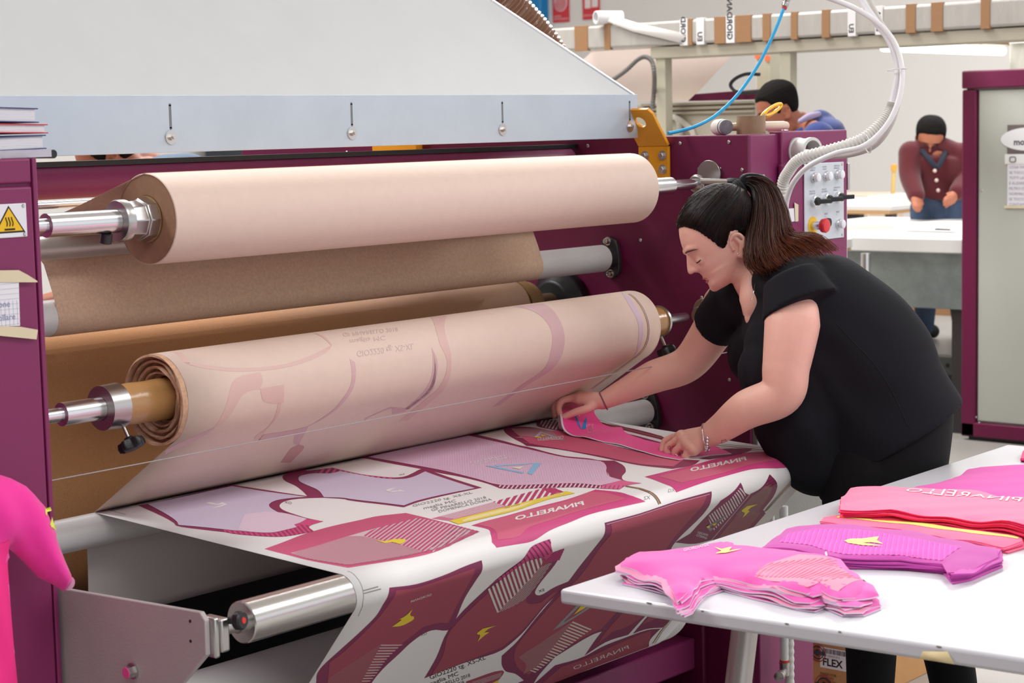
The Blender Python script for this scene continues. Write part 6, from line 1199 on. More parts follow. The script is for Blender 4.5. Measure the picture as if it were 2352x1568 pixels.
obj('necklace', M().tube(spline([(3.6952,2.3990,1.3085),(3.6422,2.3707,1.2786),(3.6272,2.3683,1.2521)],16),.0006,5), m_chrome, wm, label='thin necklace chain')

# ---- man in a navy hoodie behind the calender
def man(name, label, loc, hc, F, U, hairline, haircol, skin, shirt, shirt_m, legs_m, limbs, torso, hands=None, k=1.04, thick=9, foot=None, closed=True, parts=None):
    t = thing('person', loc, label, 'person'); h = Head(hc,F,U,k); b = M(); h.add(b)
    limb(b, [h.w(-25,-60,0),h.w(-32,-105,0),torso[0][0]], [.056,.056,.07])
    for P,R_ in limbs: limb(b,P,R_)
    for P,R_ in shirt[:2]: limb(b,[torso[0][0]]+list(P),[.05]+[r*.5 for r in R_])
    if hands:
        for hd_args in hands: hand(b,*hd_args)
    voxel('body', b, .005, 2, skin, t)
    h.details(t, m_lash, flat(haircol,.8), mat('lips_brown','#8a4c43',.5), closed=closed, brow_r=3.2)
    h.cap('hair', hairline, thick, mat('short_hair_'+haircol,haircol,.85,bump=.8,scale=300,spec=.15), t)
    s = M()
    for P,R_ in shirt: limb(s,P,R_)
    loft(s,[(c,a,b_) for c,a,b_ in torso]); voxel('shirt', s, .008, 3, shirt_m, t)
    g = M()
    for P,R_ in legs_m[0]: limb(g,P,R_)
    voxel('trousers', g, .01, 2, legs_m[1], t)
    for c,d in (foot or []):
        sh = M(); c=V3(*c); d=V3(*d); d[2]=0; d/=np.linalg.norm(d); limb(sh,[c-d*.05+V3(0,0,.045),c+d*.06+V3(0,0,.045),c+d*.17+V3(0,0,.035)],[.045,.042,.034]); limb(sh,[c+V3(0,0,.05),c+V3(0,0,.11)],[.042,.045])
        z0=c[2]; sh.v=[(x,y,max(z,z0+.003)) for x,y,z in sh.v]; voxel('shoe', sh, .008, 2, mat('black_shoe','#18181a',.6), t)
    return t, h
short = [(-110,-62),(-60,-62),(-38,-45),(-34,-8),(-12,-6),(0,-22),(12,-34),(17,-30),(24,2),(40,36),(60,50),(75,54),(110,56)]
D1 = 8.5
P0 = V3(*(7.3030,4.6261,1.7151)); gnd = lambda p: V3(p[0],p[1],0)
m_hood = mat('navy_hoodie','#2b3b78',.9,sheen=.2)
hip = V3(*(7.5551,4.6103,1.0915)); hip[2]=.95
sh1 = V3(*(7.2342,4.3723,1.5756)); sh2 = V3(*(7.6031,4.6369,1.5724))
tor = [(V3(*(7.3832,4.5475,1.6256)),CR*.09+CU*.05,CF*.13),(V3(*(7.4387,4.5141,1.5407)),CR*.13+CU*.08,CF*.2),(V3(*(7.4983,4.5514,1.3532)),CR*.14,CF*.2),(hip,CR*.14,CF*.18)]
m1,h1 = man('person','man in a navy hoodie bending forward behind the right cabinet', gnd(hip), P0, CR*-.906+CU*-.42, CR*-.42+CU*.906, short, '#14110f', m_tan,
  [([sh1,sh1+V3(0,0,-.25)-CR*.1,sh1+V3(0,0,-.4)-CR*.3],[.075,.06,.05]),([sh2,sh2+V3(0,0,-.25)-CR*.1,sh2+V3(0,0,-.4)-CR*.3],[.075,.06,.05]),([V3(*(7.3406,4.4920,1.6445)),V3(*(7.4236,4.4752,1.6624)),V3(*(7.5344,4.4967,1.6422))],[.035,.04,.035])], m_hood,
  ([([hip+CF*.1,gnd(hip)+CF*.1+V3(0,0,.5),gnd(hip)+CF*.1+V3(0,0,.06)],[.12,.08,.05]),([hip-CF*.1,gnd(hip)-CF*.1+V3(0,0,.5),gnd(hip)-CF*.1+V3(0,0,.06)],[.12,.08,.05])], mat('dark_jeans','#2c3346',.9)),
  [([sh1+V3(0,0,-.4)-CR*.28,sh1+V3(0,0,-.42)-CR*.42],[.04,.035]),([sh2+V3(0,0,-.4)-CR*.28,sh2+V3(0,0,-.42)-CR*.42],[.04,.035])], tor, foot=[(gnd(hip)+CF*.1,-CR),(gnd(hip)-CF*.1,-CR)])
vl = M(); limb(vl,[(7.2422,4.4694,1.6528),(7.2862,4.4519,1.6710),(7.3669,4.4520,1.6817)],[.012,.017,.014])
voxel('hood_lining', vl, .006, 2, mat('pale_lining','#a59ab8',.9), m1)
# ---- man with bowed head seen through the slot under the hood
D2 = 5.75
hip = V3(*(3.8197,4.5827,1.1295)); hip[2]=.93
P0 = V3(*(3.6196,4.6654,1.5945))
tor = [(V3(*(3.7185,4.6185,1.5467)),CR*.07+CU*.05,CF*.13),(V3(*(3.7800,4.5837,1.4942)),CR*.12+CU*.08,CF*.19),(V3(*(3.8281,4.5790,1.3449)),CR*.13,CF*.19),(hip,CR*.13,CF*.17)]
sh1 = V3(*(3.6279,4.4385,1.5068)); sh2 = V3(*(3.8683,4.7754,1.4972))
m2,h2 = man('person','dark haired man with bowed head seen in the gap under the hood skirt', gnd(hip), P0, CR*-.80+CU*-.60, CR*-.60+CU*.80, short, '#1a1412', m_tan,
  [([sh1,sh1+V3(0,0,-.25)-CR*.05,sh1+V3(0,0,-.35)-CR*.25],[.07,.055,.048]),([sh2,sh2+V3(0,0,-.25)-CR*.05,sh2+V3(0,0,-.35)-CR*.25],[.07,.055,.048])], mat('denim_shirt','#5d7086',.9,var=.1,vscale=120),
  ([([hip+CF*.1,gnd(hip)+CF*.1+V3(0,0,.5),gnd(hip)+CF*.1+V3(0,0,.06)],[.12,.08,.05]),([hip-CF*.1,gnd(hip)-CF*.1+V3(0,0,.5),gnd(hip)-CF*.1+V3(0,0,.06)],[.12,.08,.05])], mat('dark_jeans','#2c3346',.9)),
  [([sh1+V3(0,0,-.35)-CR*.23,sh1+V3(0,0,-.38)-CR*.36],[.038,.033]),([sh2+V3(0,0,-.35)-CR*.23,sh2+V3(0,0,-.38)-CR*.36],[.038,.033])], tor, foot=[(gnd(hip)+CF*.1,-CR),(gnd(hip)-CF*.1,-CR)])
# ---- man in a maroon cardigan at the far tables, standing on a low platform
D3 = 11.
P0 = V3(*(10.7334,5.6875,1.5394)); base = V3(*(10.6857,5.6208,0.3782)); fz = .288
tor = [(V3(*(10.7459,5.6552,1.4368)),CR*.10,CF*.09+CU*.03),(V3(*(10.7622,5.6577,1.3826)),CR*.185,CF*.12),(V3(*(10.7898,5.6540,1.2793)),CR*.165,CF*.13),(V3(*(10.8283,5.6618,1.1369)),CR*.15,CF*.12)]
hipz = V3(*(10.8235,5.6591,1.0883)); ft = V3(base[0],base[1],fz)
m_card_ = mat('maroon_cardigan','#52101a',.95,sheen=.2,bump=.2,scale=200)
sl = [V3(*(10.6449,5.7746,1.4403)),V3(*(10.5830,5.7469,1.3079)),V3(*(10.5048,5.6628,1.1882))]; sr_ = [V3(*(10.8458,5.5352,1.4226)),V3(*(10.8387,5.4898,1.2910)),V3(*(10.6720,5.4688,1.2037))]
hl = ((10.5048,5.6628,1.1882),[(10.4457,5.6486,1.1537),(10.4460,5.6310,1.1432),(10.4650,5.6236,1.1398),(10.4921,5.6234,1.1439)],[[(10.4251,5.6374,1.1283),(10.4281,5.6302,1.1070)],[(10.4273,5.6180,1.1204),(10.4356,5.6195,1.0962)],[(10.4465,5.6107,1.1196),(10.4532,5.6142,1.0954)],[(10.4739,5.6107,1.1263),(10.4791,5.6164,1.1048)]],[(10.5081,5.6379,1.1564),(10.4982,5.6149,1.1358)],(.028,.022),(.010,.010,.010,.009))
hr = ((10.6680,5.4726,1.1985),[(10.5996,5.4722,1.1801),(10.5854,5.4707,1.1648),(10.5913,5.4765,1.1486),(10.6097,5.4831,1.1319)],[[(10.5637,5.4827,1.1762),(10.5524,5.4942,1.1661)],[(10.5493,5.4810,1.1583),(10.5471,5.4973,1.1478)],[(10.5569,5.4849,1.1421),(10.5561,5.4990,1.1288)],[(10.5786,5.4874,1.1253),(10.5799,5.4996,1.1145)]],[(10.6194,5.4825,1.1951),(10.5838,5.4932,1.1938)],(.028,.022),(.010,.010,.010,.009))
m3,h3 = man('person','man in glasses and a maroon cardigan looking down at the far tables', (base[0],base[1],fz), P0, -CF*.80-CU*.58-CR*.16, CU*.8-CF*.58, short, '#120f0e', m_tan,
  [(sl,[.078,.066,.054]),(sr_,[.078,.066,.054]),([V3(*(10.6769,5.7679,1.4395)),V3(*(10.7409,5.6675,1.4746)),V3(*(10.8505,5.5612,1.4253))],[.07,.075,.07])], m_card_,
  ([([hipz-CR*.08,(hipz+ft)/2-CR*.08,ft-CR*.07+V3(0,0,.06)],[.115,.085,.055]),([hipz+CR*.10,(hipz+ft)/2+CR*.13,ft+CR*.16+V3(0,0,.06)],[.115,.085,.055])], mat('blue_jeans','#3a4a63',.9,var=.15,vscale=30)),
  [], tor, hands=[hl,hr], foot=[(ft-CR*.07,-CR*1-CF*.2),(ft+CR*.18,-CF)], closed=True, k=1.12)
gl2 = M()
for l in (-1,1): gl2.tube([h3.w(92+3*math.cos(q)*0,-24+17*math.sin(q),l*31+22*math.cos(q)) for q in np.linspace(0,2*math.pi,24,endpoint=False)],.0022,6,closed=True); gl2.tube([h3.w(90,-20,l*53),h3.w(10,-20,l*76),h3.w(-15,-24,l*78)],.002,6)
gl2.tube([h3.w(93,-20,-9),h3.w(95,-18,0),h3.w(93,-20,9)],.002,6)
obj('glasses', gl2, m_black, m3)
obj('collar', M().tube(spline([V3(*(10.6283,5.6880,1.4560)),V3(*(10.5901,5.6142,1.3978)),V3(*(10.6134,5.5793,1.3545)),V3(*(10.6570,5.5671,1.4010)),V3(*(10.7396,5.5867,1.4470))],20),.016,8), mat('collar_navy','#1d2233',.9), m3)
for p in ((10.5936,5.5835,1.3338),(10.6037,5.5770,1.2751),(10.6227,5.5750,1.2132)):
    obj('button', M().ball(p,(.012,.012,.012),10,8), flat('#cdb9b0'), m3)

# ---------------------------------------------------------------- the hall behind
BX = 7.5
m_beige = mat('beige_machine','#b9b39f',.55,bump=.05,scale=100)
m_wrap = mat('plastic_wrap','#b9b5ad',.35,bump=1.0,scale=9,stretch=(1,4,1),var=.08,vscale=6)
m_btape = mat('tape_band','#a47c58',.4,bump=.5,scale=60)
m_wtape = mat('white_tape','#ecebea',.45)
zt, zb = (7.5000,5.1920,2.1405)[2], (7.5000,5.1936,2.0271)[2]
gm = thing('wrapped_gantry', (7.62,5.0,0), 'beige gantry wrapped in plastic film and tape behind the calender', 'gantry')
yA, yB = (7.5000,6.1342,2.0914)[1], (7.5000,3.4152,2.0526)[1]
bm_ = obj('wrapped_beam', M().box(BX,BX+.25,yB,yA,zb,zt), m_wrap, gm, .012)
for yb,ya,k,w in ((5.9235, 5.8416, 0, ''), (5.7391, 5.7017, 0, ''), (5.2874, 5.2423, 1, 'GIORD'), (5.2398, 5.2174, 0, ''), (5.1925, 5.148, 1, 'EU'), (5.0915, 5.0282, 0, ''), (5.0257, 4.9774, 1, 'GIORDAN'), (4.9726, 4.8866, 0, ''), (4.8251, 4.7829, 0, ''), (4.6738, 4.6394, 0, ''), (4.5123, 4.472, 0, ''), (4.3788, 4.3393, 1, 'EU'), (4.2415, 4.2049, 1, 'DANA'), (4.0922, 4.046, 0, ''), (3.9711, 3.9154, 0, ''), (3.7394, 3.6977, 0, '')):
    t_ = obj('tape_band', M().box(BX-.004,BX+.02,ya,yb,zb-.006,zt+.005), m_wtape if k else m_btape, bm_, .001)
    if w:
        tx = M(); text_on(tx, w, (BX-.0046, yb-(yb-ya)*.18, zb+.008), (0,0,1), (0,-1,0), (yb-ya)*.85, bold=.03)
        obj('tape_lettering', tx, flat('#26252a'), bm_, smooth=0)
yC, yD = 5.4278, 4.7261
obj('rail', M().box(BX+.02,BX+.2,yB,yC+.05,zb-.06,zb-.005), m_beige, gm, .004)
for y in (yC,yD): obj('post', M().box(BX+.03,BX+.09,y-.028,y+.028,0,zb-.05), m_beige, gm, .004)
pp = M(); c = V3(*(7.4500,5.7533,2.1775)); pp.lathe([(.06,.026),(0,.026),(0,.032),(.14,.032),(.14,.02)], c, (.9,-.45,0), 28, caps=False)
tag(obj('white_tube', pp, m_white), 'white plastic tube end sticking out on the wrapped gantry', 'tube')
fs_ = M(); fs_.grid([[(7.4800,5.7444,2.1695),(7.4800,5.5553,2.1013),(7.4800,5.2796,2.0347)],[(7.5000,5.7431,2.1994),(7.5000,5.5096,2.1326),(7.5000,5.2428,2.0741)]])
obj('loose_film', fs_, mat('loose_film','#e3ded8',.3), gm, solid=.001)
# paper web of the machine behind
wb = M().prism([(7.9000,6.0985,2.0578),(7.9000,5.2289,2.0109),(7.9000,5.5142,1.7650),(7.9000,6.4850,1.7905)], (.002,0,0))
tag(obj('far_paper_web', wb, mat('far_web','#dccbc1',.7)), 'pinkish sheet of paper hanging slanted below the wrapped gantry', 'paper web')
# second calender : beige louvred casing, wine top, column
sm_ = thing('second_calender', (8.0,5.2,0), 'beige and wine painted machine standing behind the calender', 'machine')
y0,y1 = (7.7000,4.9990,1.6948)[1], (7.7000,5.7589,1.7117)[1]
obj('casing', M().box(7.7,7.95,y0,y1,0,(7.7000,5.3362,1.7485)[2]), m_beige, sm_, .005)
lv = (7.7000,5.3360,1.7611)[2]
for i in range(3):
    obj('louvre', M().box(7.68,7.70,y0,y1-.1,lv-.022*(i+1)+.004,lv-.022*i-.006), mat('louvre_beige','#a99f8b',.6), sm_, .002)
obj('top_cover', M().prism([(7.7500,5.4224,1.7632),(7.7500,5.3780,1.7958),(7.7500,5.0058,1.8078),(7.7500,5.0063,1.7605)],(.08,0,0)), m_magd, sm_)
obj('column', M().box(8.1,8.3,(8.1000,5.1723,1.9308)[1],(8.1000,5.2538,1.9339)[1],0,(8.1000,5.2174,2.0010)[2]), m_beige, sm_, .006)
for p in ((8.0950,5.2399,1.9783),(8.0950,5.1814,1.9652)):
    obj('orange_sticker', M().lathe([(0,.017),(.0008,.017)],p,(-1,0,0),14), flat('#e0714a'), sm_)
hose('grey_ribbed_hose', [(7.4200,5.6918,1.8555),(7.4200,5.6383,1.8705),(7.4200,5.5560,1.9114),(7.4200,5.4770,1.9643),(7.4200,5.4305,1.9727),(7.4200,5.3951,1.9466),(7.4200,5.3835,1.8806),(7.5300,5.4672,1.8111),(7.5300,5.4790,1.7279)], .0105, mat('hose_grey','#6f6b67',.6), 'grey ribbed hose bending down beside the gantry post', 'hose', n=150, ribs=(.10,3))
hose('black_cable_loop', [(7.6500,4.9406,1.8748),(7.6500,5.0134,1.8793),(7.6500,5.0748,1.8610),(7.6500,5.1048,1.8313),(7.6500,5.0755,1.8017),(7.6500,5.0143,1.7917),(7.6500,4.9413,1.7936)], .0085, m_black, 'black cable loop by the beige column', 'cable')
hose('white_hose_coil', [(7.6900,5.5191,1.5573),(7.6900,5.5070,1.6530),(7.6900,5.4724,1.6884),(7.6900,5.4388,1.6708),(7.6900,5.4292,1.6198),(7.6900,5.4277,1.5456)], .0155, mat('white_hose','#d5cfc2',.7), 'off white hose looped behind the orange bracket', 'hose')
hose('white_hose_coil', [(7.6900,5.4646,1.6883),(7.6900,5.4130,1.6618),(7.6900,5.3569,1.6144),(7.6900,5.3373,1.5446)], .0155, mat('white_hose','#d5cfc2',.7), 'off white hose end hanging right of the looped one', 'hose')
# lamp under the gantry end
fl = thing('fluorescent_lamp', (8.8767,4.6000,2.0435), 'bright fluorescent strip light under the wrapped gantry', 'lamp')
a = V3(*(8.2804,4.6000,2.0294)); b_ = V3(*(9.6177,4.6000,2.0423))
obj('housing', M().box(a[0],b_[0],4.56,4.80,a[2]+.0,a[2]+.055), mat('lamp_housing','#8d755c',.6), fl, .004)
for i in range(4):
    x = a[0]+.10+(b_[0]-a[0]-.2)*i/3; obj('clip', M().box(x-.006,x+.006,4.553,4.56,a[2]-.006,a[2]+.05), m_iron, fl)
obj('tube', M().cyl((a[0]+.04,4.66,a[2]-.026),(b_[0]-.02,4.66,a[2]-.026),.024,n=20), mat('lamp_light','#ffffff',.5,emit=('#fdfff2',6.0)), fl)
rc_ = thing('end_column', (9.3000,4.4115,1.9810), 'wrapped grey column above the wine framed cabinet', 'column')
obj('shaft', M().box(9.3,9.5,(9.3000,4.2803,1.9754)[1],(9.3000,4.4792,1.9839)[1],0,(9.3000,4.4253,2.2039)[2]), m_wrap, rc_, .01)
for p,r,k in (((9.2800,4.4977,2.1896),(9.2800,4.3866,2.1524),0),((9.2800,4.5119,2.1413),(9.2800,4.4389,2.0886),0),((9.2800,4.4678,2.0722),(9.2800,4.3665,2.0275),1)):
    p,r = V3(*p),V3(*r); obj('tape_flap', M().box(9.28,9.285,r[1],p[1],r[2],p[2]), m_wtape, rc_)
    if not k:
        c=(p+r)/2; obj('orange_print', M().lathe([(0,.02),(.001,.02)],(9.28,c[1],c[2]),(-1,0,0),14), flat('#ea7343'), rc_)
# red fire signs and blue casing on the far wall
XW = 18.29
def wsign(p,r,label,icon):
    p,r = V3(*p), V3(*r); w=p[1]-r[1]; h=p[2]-r[2]
    t = obj('fire_sign', M().box(XW-.006,XW,r[1],p[1],r[2],p[2]), flat('#da3a44',.5)); tag(t,label,'sign')
    c = V3(XW-.0075, r[1]+w/2, r[2]+h*.60)
    if icon=='reel':
        obj('icon_disc', M().lathe([(0,w*.41),(.001,w*.41)],c,(-1,0,0),30), flat('#efc3c8'), t)
        sp_ = M(); sp_.tube([c+V3(-.002, w*.36*(i/60)*math.cos(i*.42), w*.36*(i/60)*math.sin(i*.42)) for i in range(4,61)], w*.022, 5); obj('icon_spiral', sp_, flat('#cf4650'), t)
    else:
        obj('icon_block', M().box(c[0],c[0]+.001,c[1]+w*.02,c[1]+w*.36,c[2]-h*.22,c[2]+h*.28), flat('#f3e6e6'), t)
        obj('icon_flame', M().prism([c+V3(0,-w*.05,-h*.2),c+V3(0,-w*.4,-h*.2),c+V3(0,-w*.42,h*.05),c+V3(0,-w*.3,h*.1),c+V3(0,-w*.3,h*.32),c+V3(0,-w*.15,h*.12),c+V3(0,-w*.06,h*.2)],(.001,0,0)), flat('#f3e6e6'), t)
    tx = M(); text_on(tx, 'LANCIA\nANTINCENDIO' if icon=='reel' else 'ESTINTORE', (XW-.0075,p[1]-w*.06,r[2]+h*(.16 if icon=='reel' else .10)), (0,-1,0),(0,0,1), w*.13); obj('sign_lettering', tx, flat('#f6d9d9'), t, smooth=0)
wsign((18.2900,14.7792,3.3048),(18.2900,14.5248,2.9146),'red fire hose sign with pale spiral on the far wall','reel')
wsign((18.2900,14.3154,3.2757),(18.2900,14.0592,2.9261),'red fire extinguisher sign with white icon on the far wall','ext')
bl = M(); p,r = V3(*(18.2800,15.0607,3.5220)), V3(*(18.2800,14.8454,2.8156)); yy=(p[1]+r[1])/2; 
bl.prism([(XW-.16,p[1],p[2]),(XW-.16,r[1],p[2])]+[(XW-.16, yy-(p[1]-r[1])/2*math.cos(t), r[2]+.18-.18*math.sin(t)) for t in np.linspace(0,math.pi,14)],(.16,0,0))
tag(obj('blue_cover', bl, mat('blue_cover','#1487c8',.35), None, .012), 'rounded blue plastic cover on the far wall beside the duct', 'cover')
# wine framed cabinet at the right
cb = thing('steel_cabinet', (9.2,3.8,0), 'grey green steel cabinet with wine red frame at the right edge', 'cabinet')
yl, yr = 4.540, 3.05; zt_ = (8.9000,4.5438,1.8867)[2]
obj('body', M().box(8.93,9.65,yr,yl-.01,.04,zt_-.02), mat('cabinet_grey','#b9bbb2',.5,bump=.05,scale=200), cb, .004)
obj('frame_stile', M().box(8.90,8.95,yl-.078,yl,.02,zt_-.095), m_magd, cb, .008)
obj('frame_rail', M().box(8.89,8.95,yr,yl-.002,zt_-.09,zt_), m_magd, cb, .008)
obj('frame_rail', M().box(8.90,8.95,yr,yl,.02,.095), m_magd, cb, .008)
obj('plinth', M().box(8.93,9.6,yr,yl-.03,.0,.03), m_black, cb)
obj('door_panel', M().box(8.915,8.93,yr,yl-.088,.105,zt_-.102), mat('cabinet_grey','#b9bbb2',.5), cb, .002)
for q in ((8.915, 4.4722, 1.8516), (8.915, 4.4529, 1.8205), (8.915, 4.4719, 1.7906), (8.915, 4.4635, 0.1206), (8.915, 4.4439, 0.0906), (8.915, 4.4608, 0.0597), (8.915, 4.4358, 1.2821)):
    obj('rivet', M().lathe([(0,.007),(.003,.004)],q,(-1,0,0),12), m_screw, cb)
pl_ = M(); p,r = V3(*(8.9100,4.2959,1.6105)), V3(*(8.9100,4.0963,1.4680))
lg_ = thing('logo_plate', (8.91,4.0,1.3), 'dark logo plate with white oval on the grey cabinet', 'sign')
obj('plate', M().box(8.909,8.914,r[1],p[1],r[2],p[2]), flat('#6a5f5e',.5), lg_)
cc = V3(8.9085, p[1]-(p[1]-r[1])*.60, (p[2]+r[2])/2)
ov = M(); K_=40; ov.prism([cc+V3(0,-.155*math.cos(t),.058*math.sin(t)) for t in np.linspace(0,2*math.pi,K_,endpoint=False)],(-.0006,0,0)); obj('oval', ov, flat('#e4e3e6',.5), lg_)
tx = M(); text_on(tx,'mo',(8.9075,(8.9075,4.2613,1.5106)[1],(8.9075,4.2613,1.5106)[2]),(0,-1,0),(0,0,1),.045,bold=.03); obj('lettering', tx, flat('#3a3a3c'), lg_, smooth=0)
nt3 = thing('printed_notice', (8.905,4.0,1.0), 'printed white notice taped under the logo plate on the cabinet', 'notice')
p,r = V3(*(8.9100,4.2945,1.4199)), V3(*(8.9100,4.0938,1.2019)); obj('paper', M().box(8.9095,8.914,r[1],p[1],r[2],p[2]), mat('notice_paper','#eceaf0',.7), nt3)
q,w = V3(*(8.9080,4.3079,1.4656)), V3(*(8.9080,4.0949,1.4167)); obj('header_card', M().box(8.907,8.909,w[1],q[1],w[2],q[2]), m_wtape, nt3)
bk_ = V3(*(8.9060,4.2647,1.4393)); obj('badge', M().tube([bk_+V3(-.001,.016*math.copysign(abs(math.cos(t))**.6,math.cos(t)),.013*math.copysign(abs(math.sin(t))**.6,math.sin(t))) for t in np.linspace(0,2*math.pi,24,endpoint=False)],.002,5,closed=True), flat('#3c4048'), nt3)
q,w = V3(*(8.9080,4.3109,1.2087)), V3(*(8.9080,4.0928,1.1955)); obj('masking_tape', M().box(8.907,8.909,w[1],q[1],w[2],q[2]), m_mask, nt3)
tx = M()
for i,l in enumerate(('COSA FARE','SE TOCCA I','TUTTI LA FI','E ALZARE I','FILTRO DI','NORMALME','SE TOCCA I','CONTAMIN')):
    text_on(tx,l,(8.9088,p[1]-.010,p[2]-.026-.0265*i),(0,-1,0),(0,0,1),.019)
obj('lettering', tx, flat('#8d8a9c'), nt3, smooth=0)
# far tables
TA = thing('far_table', (9.9,5.2,0), 'wide white press table covered with papers in front of the man in the cardigan', 'table')
m_tw = mat('table_white','#dddcd9',.45)
obj('table_top', M().box(8.97,10.9,4.57,6.2,.955,1.03), m_tw, TA, .006)
obj('metal_panel', M().box(9.02,9.03,4.58,5.35,.66,.955), mat('worn_galvanised','#9aa3a5',.35,.7,var=.25,vscale=4), TA, .003)
for x in (9.1,10.8):
    for y in (4.65,6.1): obj('leg', M().box(x-.03,x+.03,y-.03,y+.03,0,.955), m_iron, TA)
def sheet_on(pts, z, col, label):
    m = M(); m.prism([(p[0],p[1],z) for p in pts],(0,0,.002)); return tag(obj('pattern_paper', m, flat(col,.7)), label, 'paper')
sheet_on([(9.5808,5.6060,1.0320),(9.7434,5.3740,1.0320),(10.1812,5.6740,1.0320),(10.0267,5.8668,1.0320)],1.0315,'#efdf9c','yellowish pattern paper lying at the left on the far press table')
sheet_on([(9.4969,5.1838,1.0340),(9.4696,4.8622,1.0340),(10.1278,5.2170,1.0340),(10.1413,5.5068,1.0340)],1.0345,'#e4e3e6','white pattern paper lying at the right on the far press table')
sheet_on([(9.5565,5.0415,1.0380),(9.5467,4.9332,1.0380),(9.6593,4.9941,1.0380),(9.7131,5.1106,1.0380)],1.0375,'#3a3a36','small dark strip on the white pattern paper of the far table')
ST = thing('side_table', (8.6,5.4,0), 'small white table with wooden edge and chrome leg beside the control panel', 'table')
a = V3(*(9.1194,5.1298,1.0300))
def rounded(x0,x1,y0,y1,z0,z1,rad):
    P=[]
    for cx,cy,a0 in ((x0+rad,y0+rad,math.pi),(x1-rad,y0+rad,1.5*math.pi)):
        P += [(cx+rad*math.cos(a0+t),cy+rad*math.sin(a0+t),z0) for t in np.linspace(0,math.pi/2,8)]
    P += [(x1,y1,z0),(x0,y1,z0)]
    return M().prism(P,(0,0,z1-z0))
obj('table_top', rounded(8.40,8.86,a[1],6.2,.985,1.03,.05), m_tw, ST)
obj('wooden_edge', rounded(8.405,8.855,a[1]+.004,6.2,.972,.985,.05), mat('ply_edge','#c39a6c',.6), ST)
lx_ = V3(*(8.6200,4.9346,0.9303)); obj('leg', M().cyl((8.62,lx_[1],0),(8.62,lx_[1],.972),.024,n=20), m_chrome, ST)
TB = thing('back_table', (12.6,7.0,0), 'long table with brown edge far behind, under a stack of white sheets', 'table')
e0 = V3(*(12.6126,6.7776,1.0000)); e1 = V3(*(12.6158,7.4377,1.0000))
obj('table_top', M().box(12.2,13.6,e0[1],8.6,1.0,1.035), m_tw, TB, .004); obj('wooden_edge', M().box(12.19,13.55,e0[1]+.005,8.6,.975,1.0), mat('ply_edge','#c39a6c',.6), TB)
for y in (e0[1]+.1,8.4): obj('leg', M().box(12.4,12.47,y,y+.06,0,.975), m_iron, TB)
q = (12.4000,7.1818,0.9351); obj('leg', M().box(12.36,12.44,q[1]-.05,q[1]+.05,0,.975), m_iron, TB)
st = M(); s0 = V3(*(12.6000,6.7886,1.0515)); s1 = V3(*(12.6000,7.1569,1.0488))
for i in range(5): st.box(12.35+.02*i,13.2-.02*i,s0[1]+.03*i,s1[1]-.015*i*((i*7)%3),1.036+.012*i,1.046+.012*i)
tag(obj('sheet_stack', st, m_tw, kind='stuff'), 'stack of white sheets on the table with brown edge', 'paper')
bxp,bxr = V3(*(14.0000,8.1908,1.0348)), V3(*(14.0000,7.9851,0.7721))
tag(obj('beige_carton', M().box(14,14.6,bxr[1],bxp[1]+.3,0,bxp[2]), mat('beige_card','#cdb9a6',.8), None, .01), 'beige carton standing behind the table with brown edge', 'box')
rl = thing('measuring_stick', (13.8000,7.6510,0.8589), 'yellow measuring stick with orange tip standing at the far table', 'stick')
s0 = V3(*(13.8000,7.6390,1.2392)); s1 = V3(*(13.8000,7.6669,0.6463)); d_ = s1-s0; s1 = s0+d_*(s0[2]/-d_[2])
obj('stick', M().cyl(s0,s1,.016,n=10), mat('stick_yellow','#d9b56a',.6), rl); obj('tip', M().cyl(s0,s0-d_/np.linalg.norm(d_)*.05,.024,n=12), flat('#f0a03c'), rl)
pf = thing('standing_platform', (10.7,5.7,0), 'low metal standing platform under the man in the cardigan', 'platform')
obj('deck', M().box(10.0,12.2,4.9,6.6,.262,.288), mat('tread_plate','#a5a3a0',.4,.6,bump=.6,scale=60), pf)
obj('front_rail', M().box(9.99,10.0,4.9,6.6,.17,.27), mat('rail_grey','#6d6f70',.5,.5), pf)
for i in range(9): obj('rail_hole', M().lathe([(0,.013),(.002,.013)],(9.989,5.0+.09*i,.225),(-1,0,0),12), m_black, pf)
obj('skirt', M().box(10.02,10.05,4.9,6.6,.03,.17), mat('skirt_dark','#47474a',.6), pf)
obj('foot', M().box(10.06,10.2,4.95,6.5,0,.262), m_black, pf)
wbk = M().box(12.0,12.03,4.6,6.6,.288,.40); tag(obj('kick_board', wbk, mat('brown_board','#8f6a45',.7)), 'brown wooden kick board behind his shoes on the platform', 'board')
wp_ = V3(*(9.7500,4.9762,0.2130)); tag(obj('white_post', M().box(9.70,9.74,4.70,4.73,0,(9.7200,4.9614,0.3407)[2]), m_white), 'short white post beside the wine framed cabinet', 'post')
dk0,dk1 = V3(*(12.6969,14.2000,1.6857)), V3(*(13.8581,14.2000,1.3728)); tag(obj('dark_block', M().box(dk0[0],dk1[0],14.2,14.8,0,dk0[2]), mat('dark_blue_grey','#27333d',.4), None, .02), 'dark blue grey block far behind, seen through the slot under the hood', 'cabinet')  # box put in for a dark rectangle taken for a window
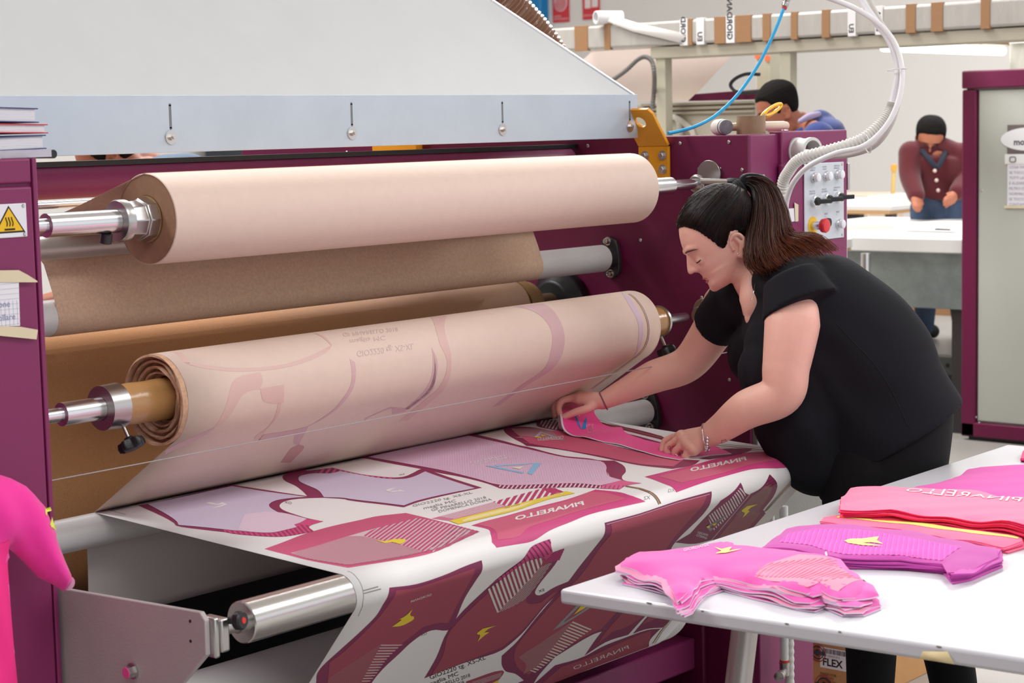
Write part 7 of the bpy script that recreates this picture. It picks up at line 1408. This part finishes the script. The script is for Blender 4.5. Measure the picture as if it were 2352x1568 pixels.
# printed marks on the cardboard box
def ringmark(c, ex, ez, r, parent):
    c=V3(*c); ex=V3(*ex); ez=V3(*ez); n=np.cross(ex,ez)
    for k,(ra,col) in enumerate(((1.0,'#b5483c'),(.72,'#3a3133'),(.5,'#b5483c'),(.28,'#3a3133'))):
        obj('ring_print', M().tube([c+ex*r*ra*math.cos(t)+ez*r*ra*math.sin(t)+n*.0004 for t in np.linspace(0,2*math.pi,30,endpoint=False)],r*.07,4,closed=True), flat(col), parent)
    obj('bar_print', M().obox(c+n*.001,(ex+ez*.0,ez,n),(r*1.05,r*.2,.0006)), flat('#2e3d55'), parent)
XB = 4.6195
lb = (4.6195,2.7953,0.1555); 
f0 = V3(*(4.6195,2.7943,0.0800)); f1 = V3(*(4.6195,2.6959,0.0917)); hL = (4.6195,2.7939,0.1544)[2]-(4.6195,2.7942,0.0941)[2]
lz0 = (4.6195,2.7942,0.0941)[2]
lbl = obj('label', M().box(XB-.0006,XB,f1[1],f0[1],lz0,lz0+hL), flat('#eeedf2',.5), bx, label='white label with barcode')
tx = M(); text_on(tx,'FLEX',(XB-.001,f0[1]-.008,lz0+hL*.13),(0,-1,0),(0,0,1),hL*.5,bold=.03)
text_on(tx,'MI17-133437-013',(XB-.001,f0[1]-.004,lz0+hL*.56),(0,-1,0),(0,0,1),hL*.14); obj('lettering', tx, flat('#17171a'), lbl, smooth=0)
bc = M(); y = f0[1]-.010; rr = random.Random(5)
while y > f1[1]+.012:
    w_ = rr.choice((.0008,.0014,.0022)); bc.box(XB-.0009,XB-.0005,y-w_,y,lz0+hL*.72,lz0+hL*.95); y -= w_+rr.choice((.0008,.0013,.002))
obj('barcode', bc, flat('#2a2a2e'), lbl, smooth=0, kind='stuff')
ringmark((4.6195,2.8026,0.1351),(0,-1,0),(0,0,1),.026,bx); ringmark((4.6195,2.7815,0.0411),(0,-1,0),(0,0,1),.030,bx)
for x,z in ((4.87,.19),(4.95,.11),(5.01,.20),(4.76,.12)): ringmark((x,2.6695,z),(1,0,0),(0,0,1),.030,bx)
tx = M(); text_on(tx,'MADE FOR\nQUALITY\nINCLUDED',(XB-.001,(4.6195,2.7943,0.0723)[1],(4.6195,2.7943,0.0723)[2]),(0,-1,0),(0,0,1),.011); obj('box_lettering', tx, flat('#5a3b2c'), bx, smooth=0)
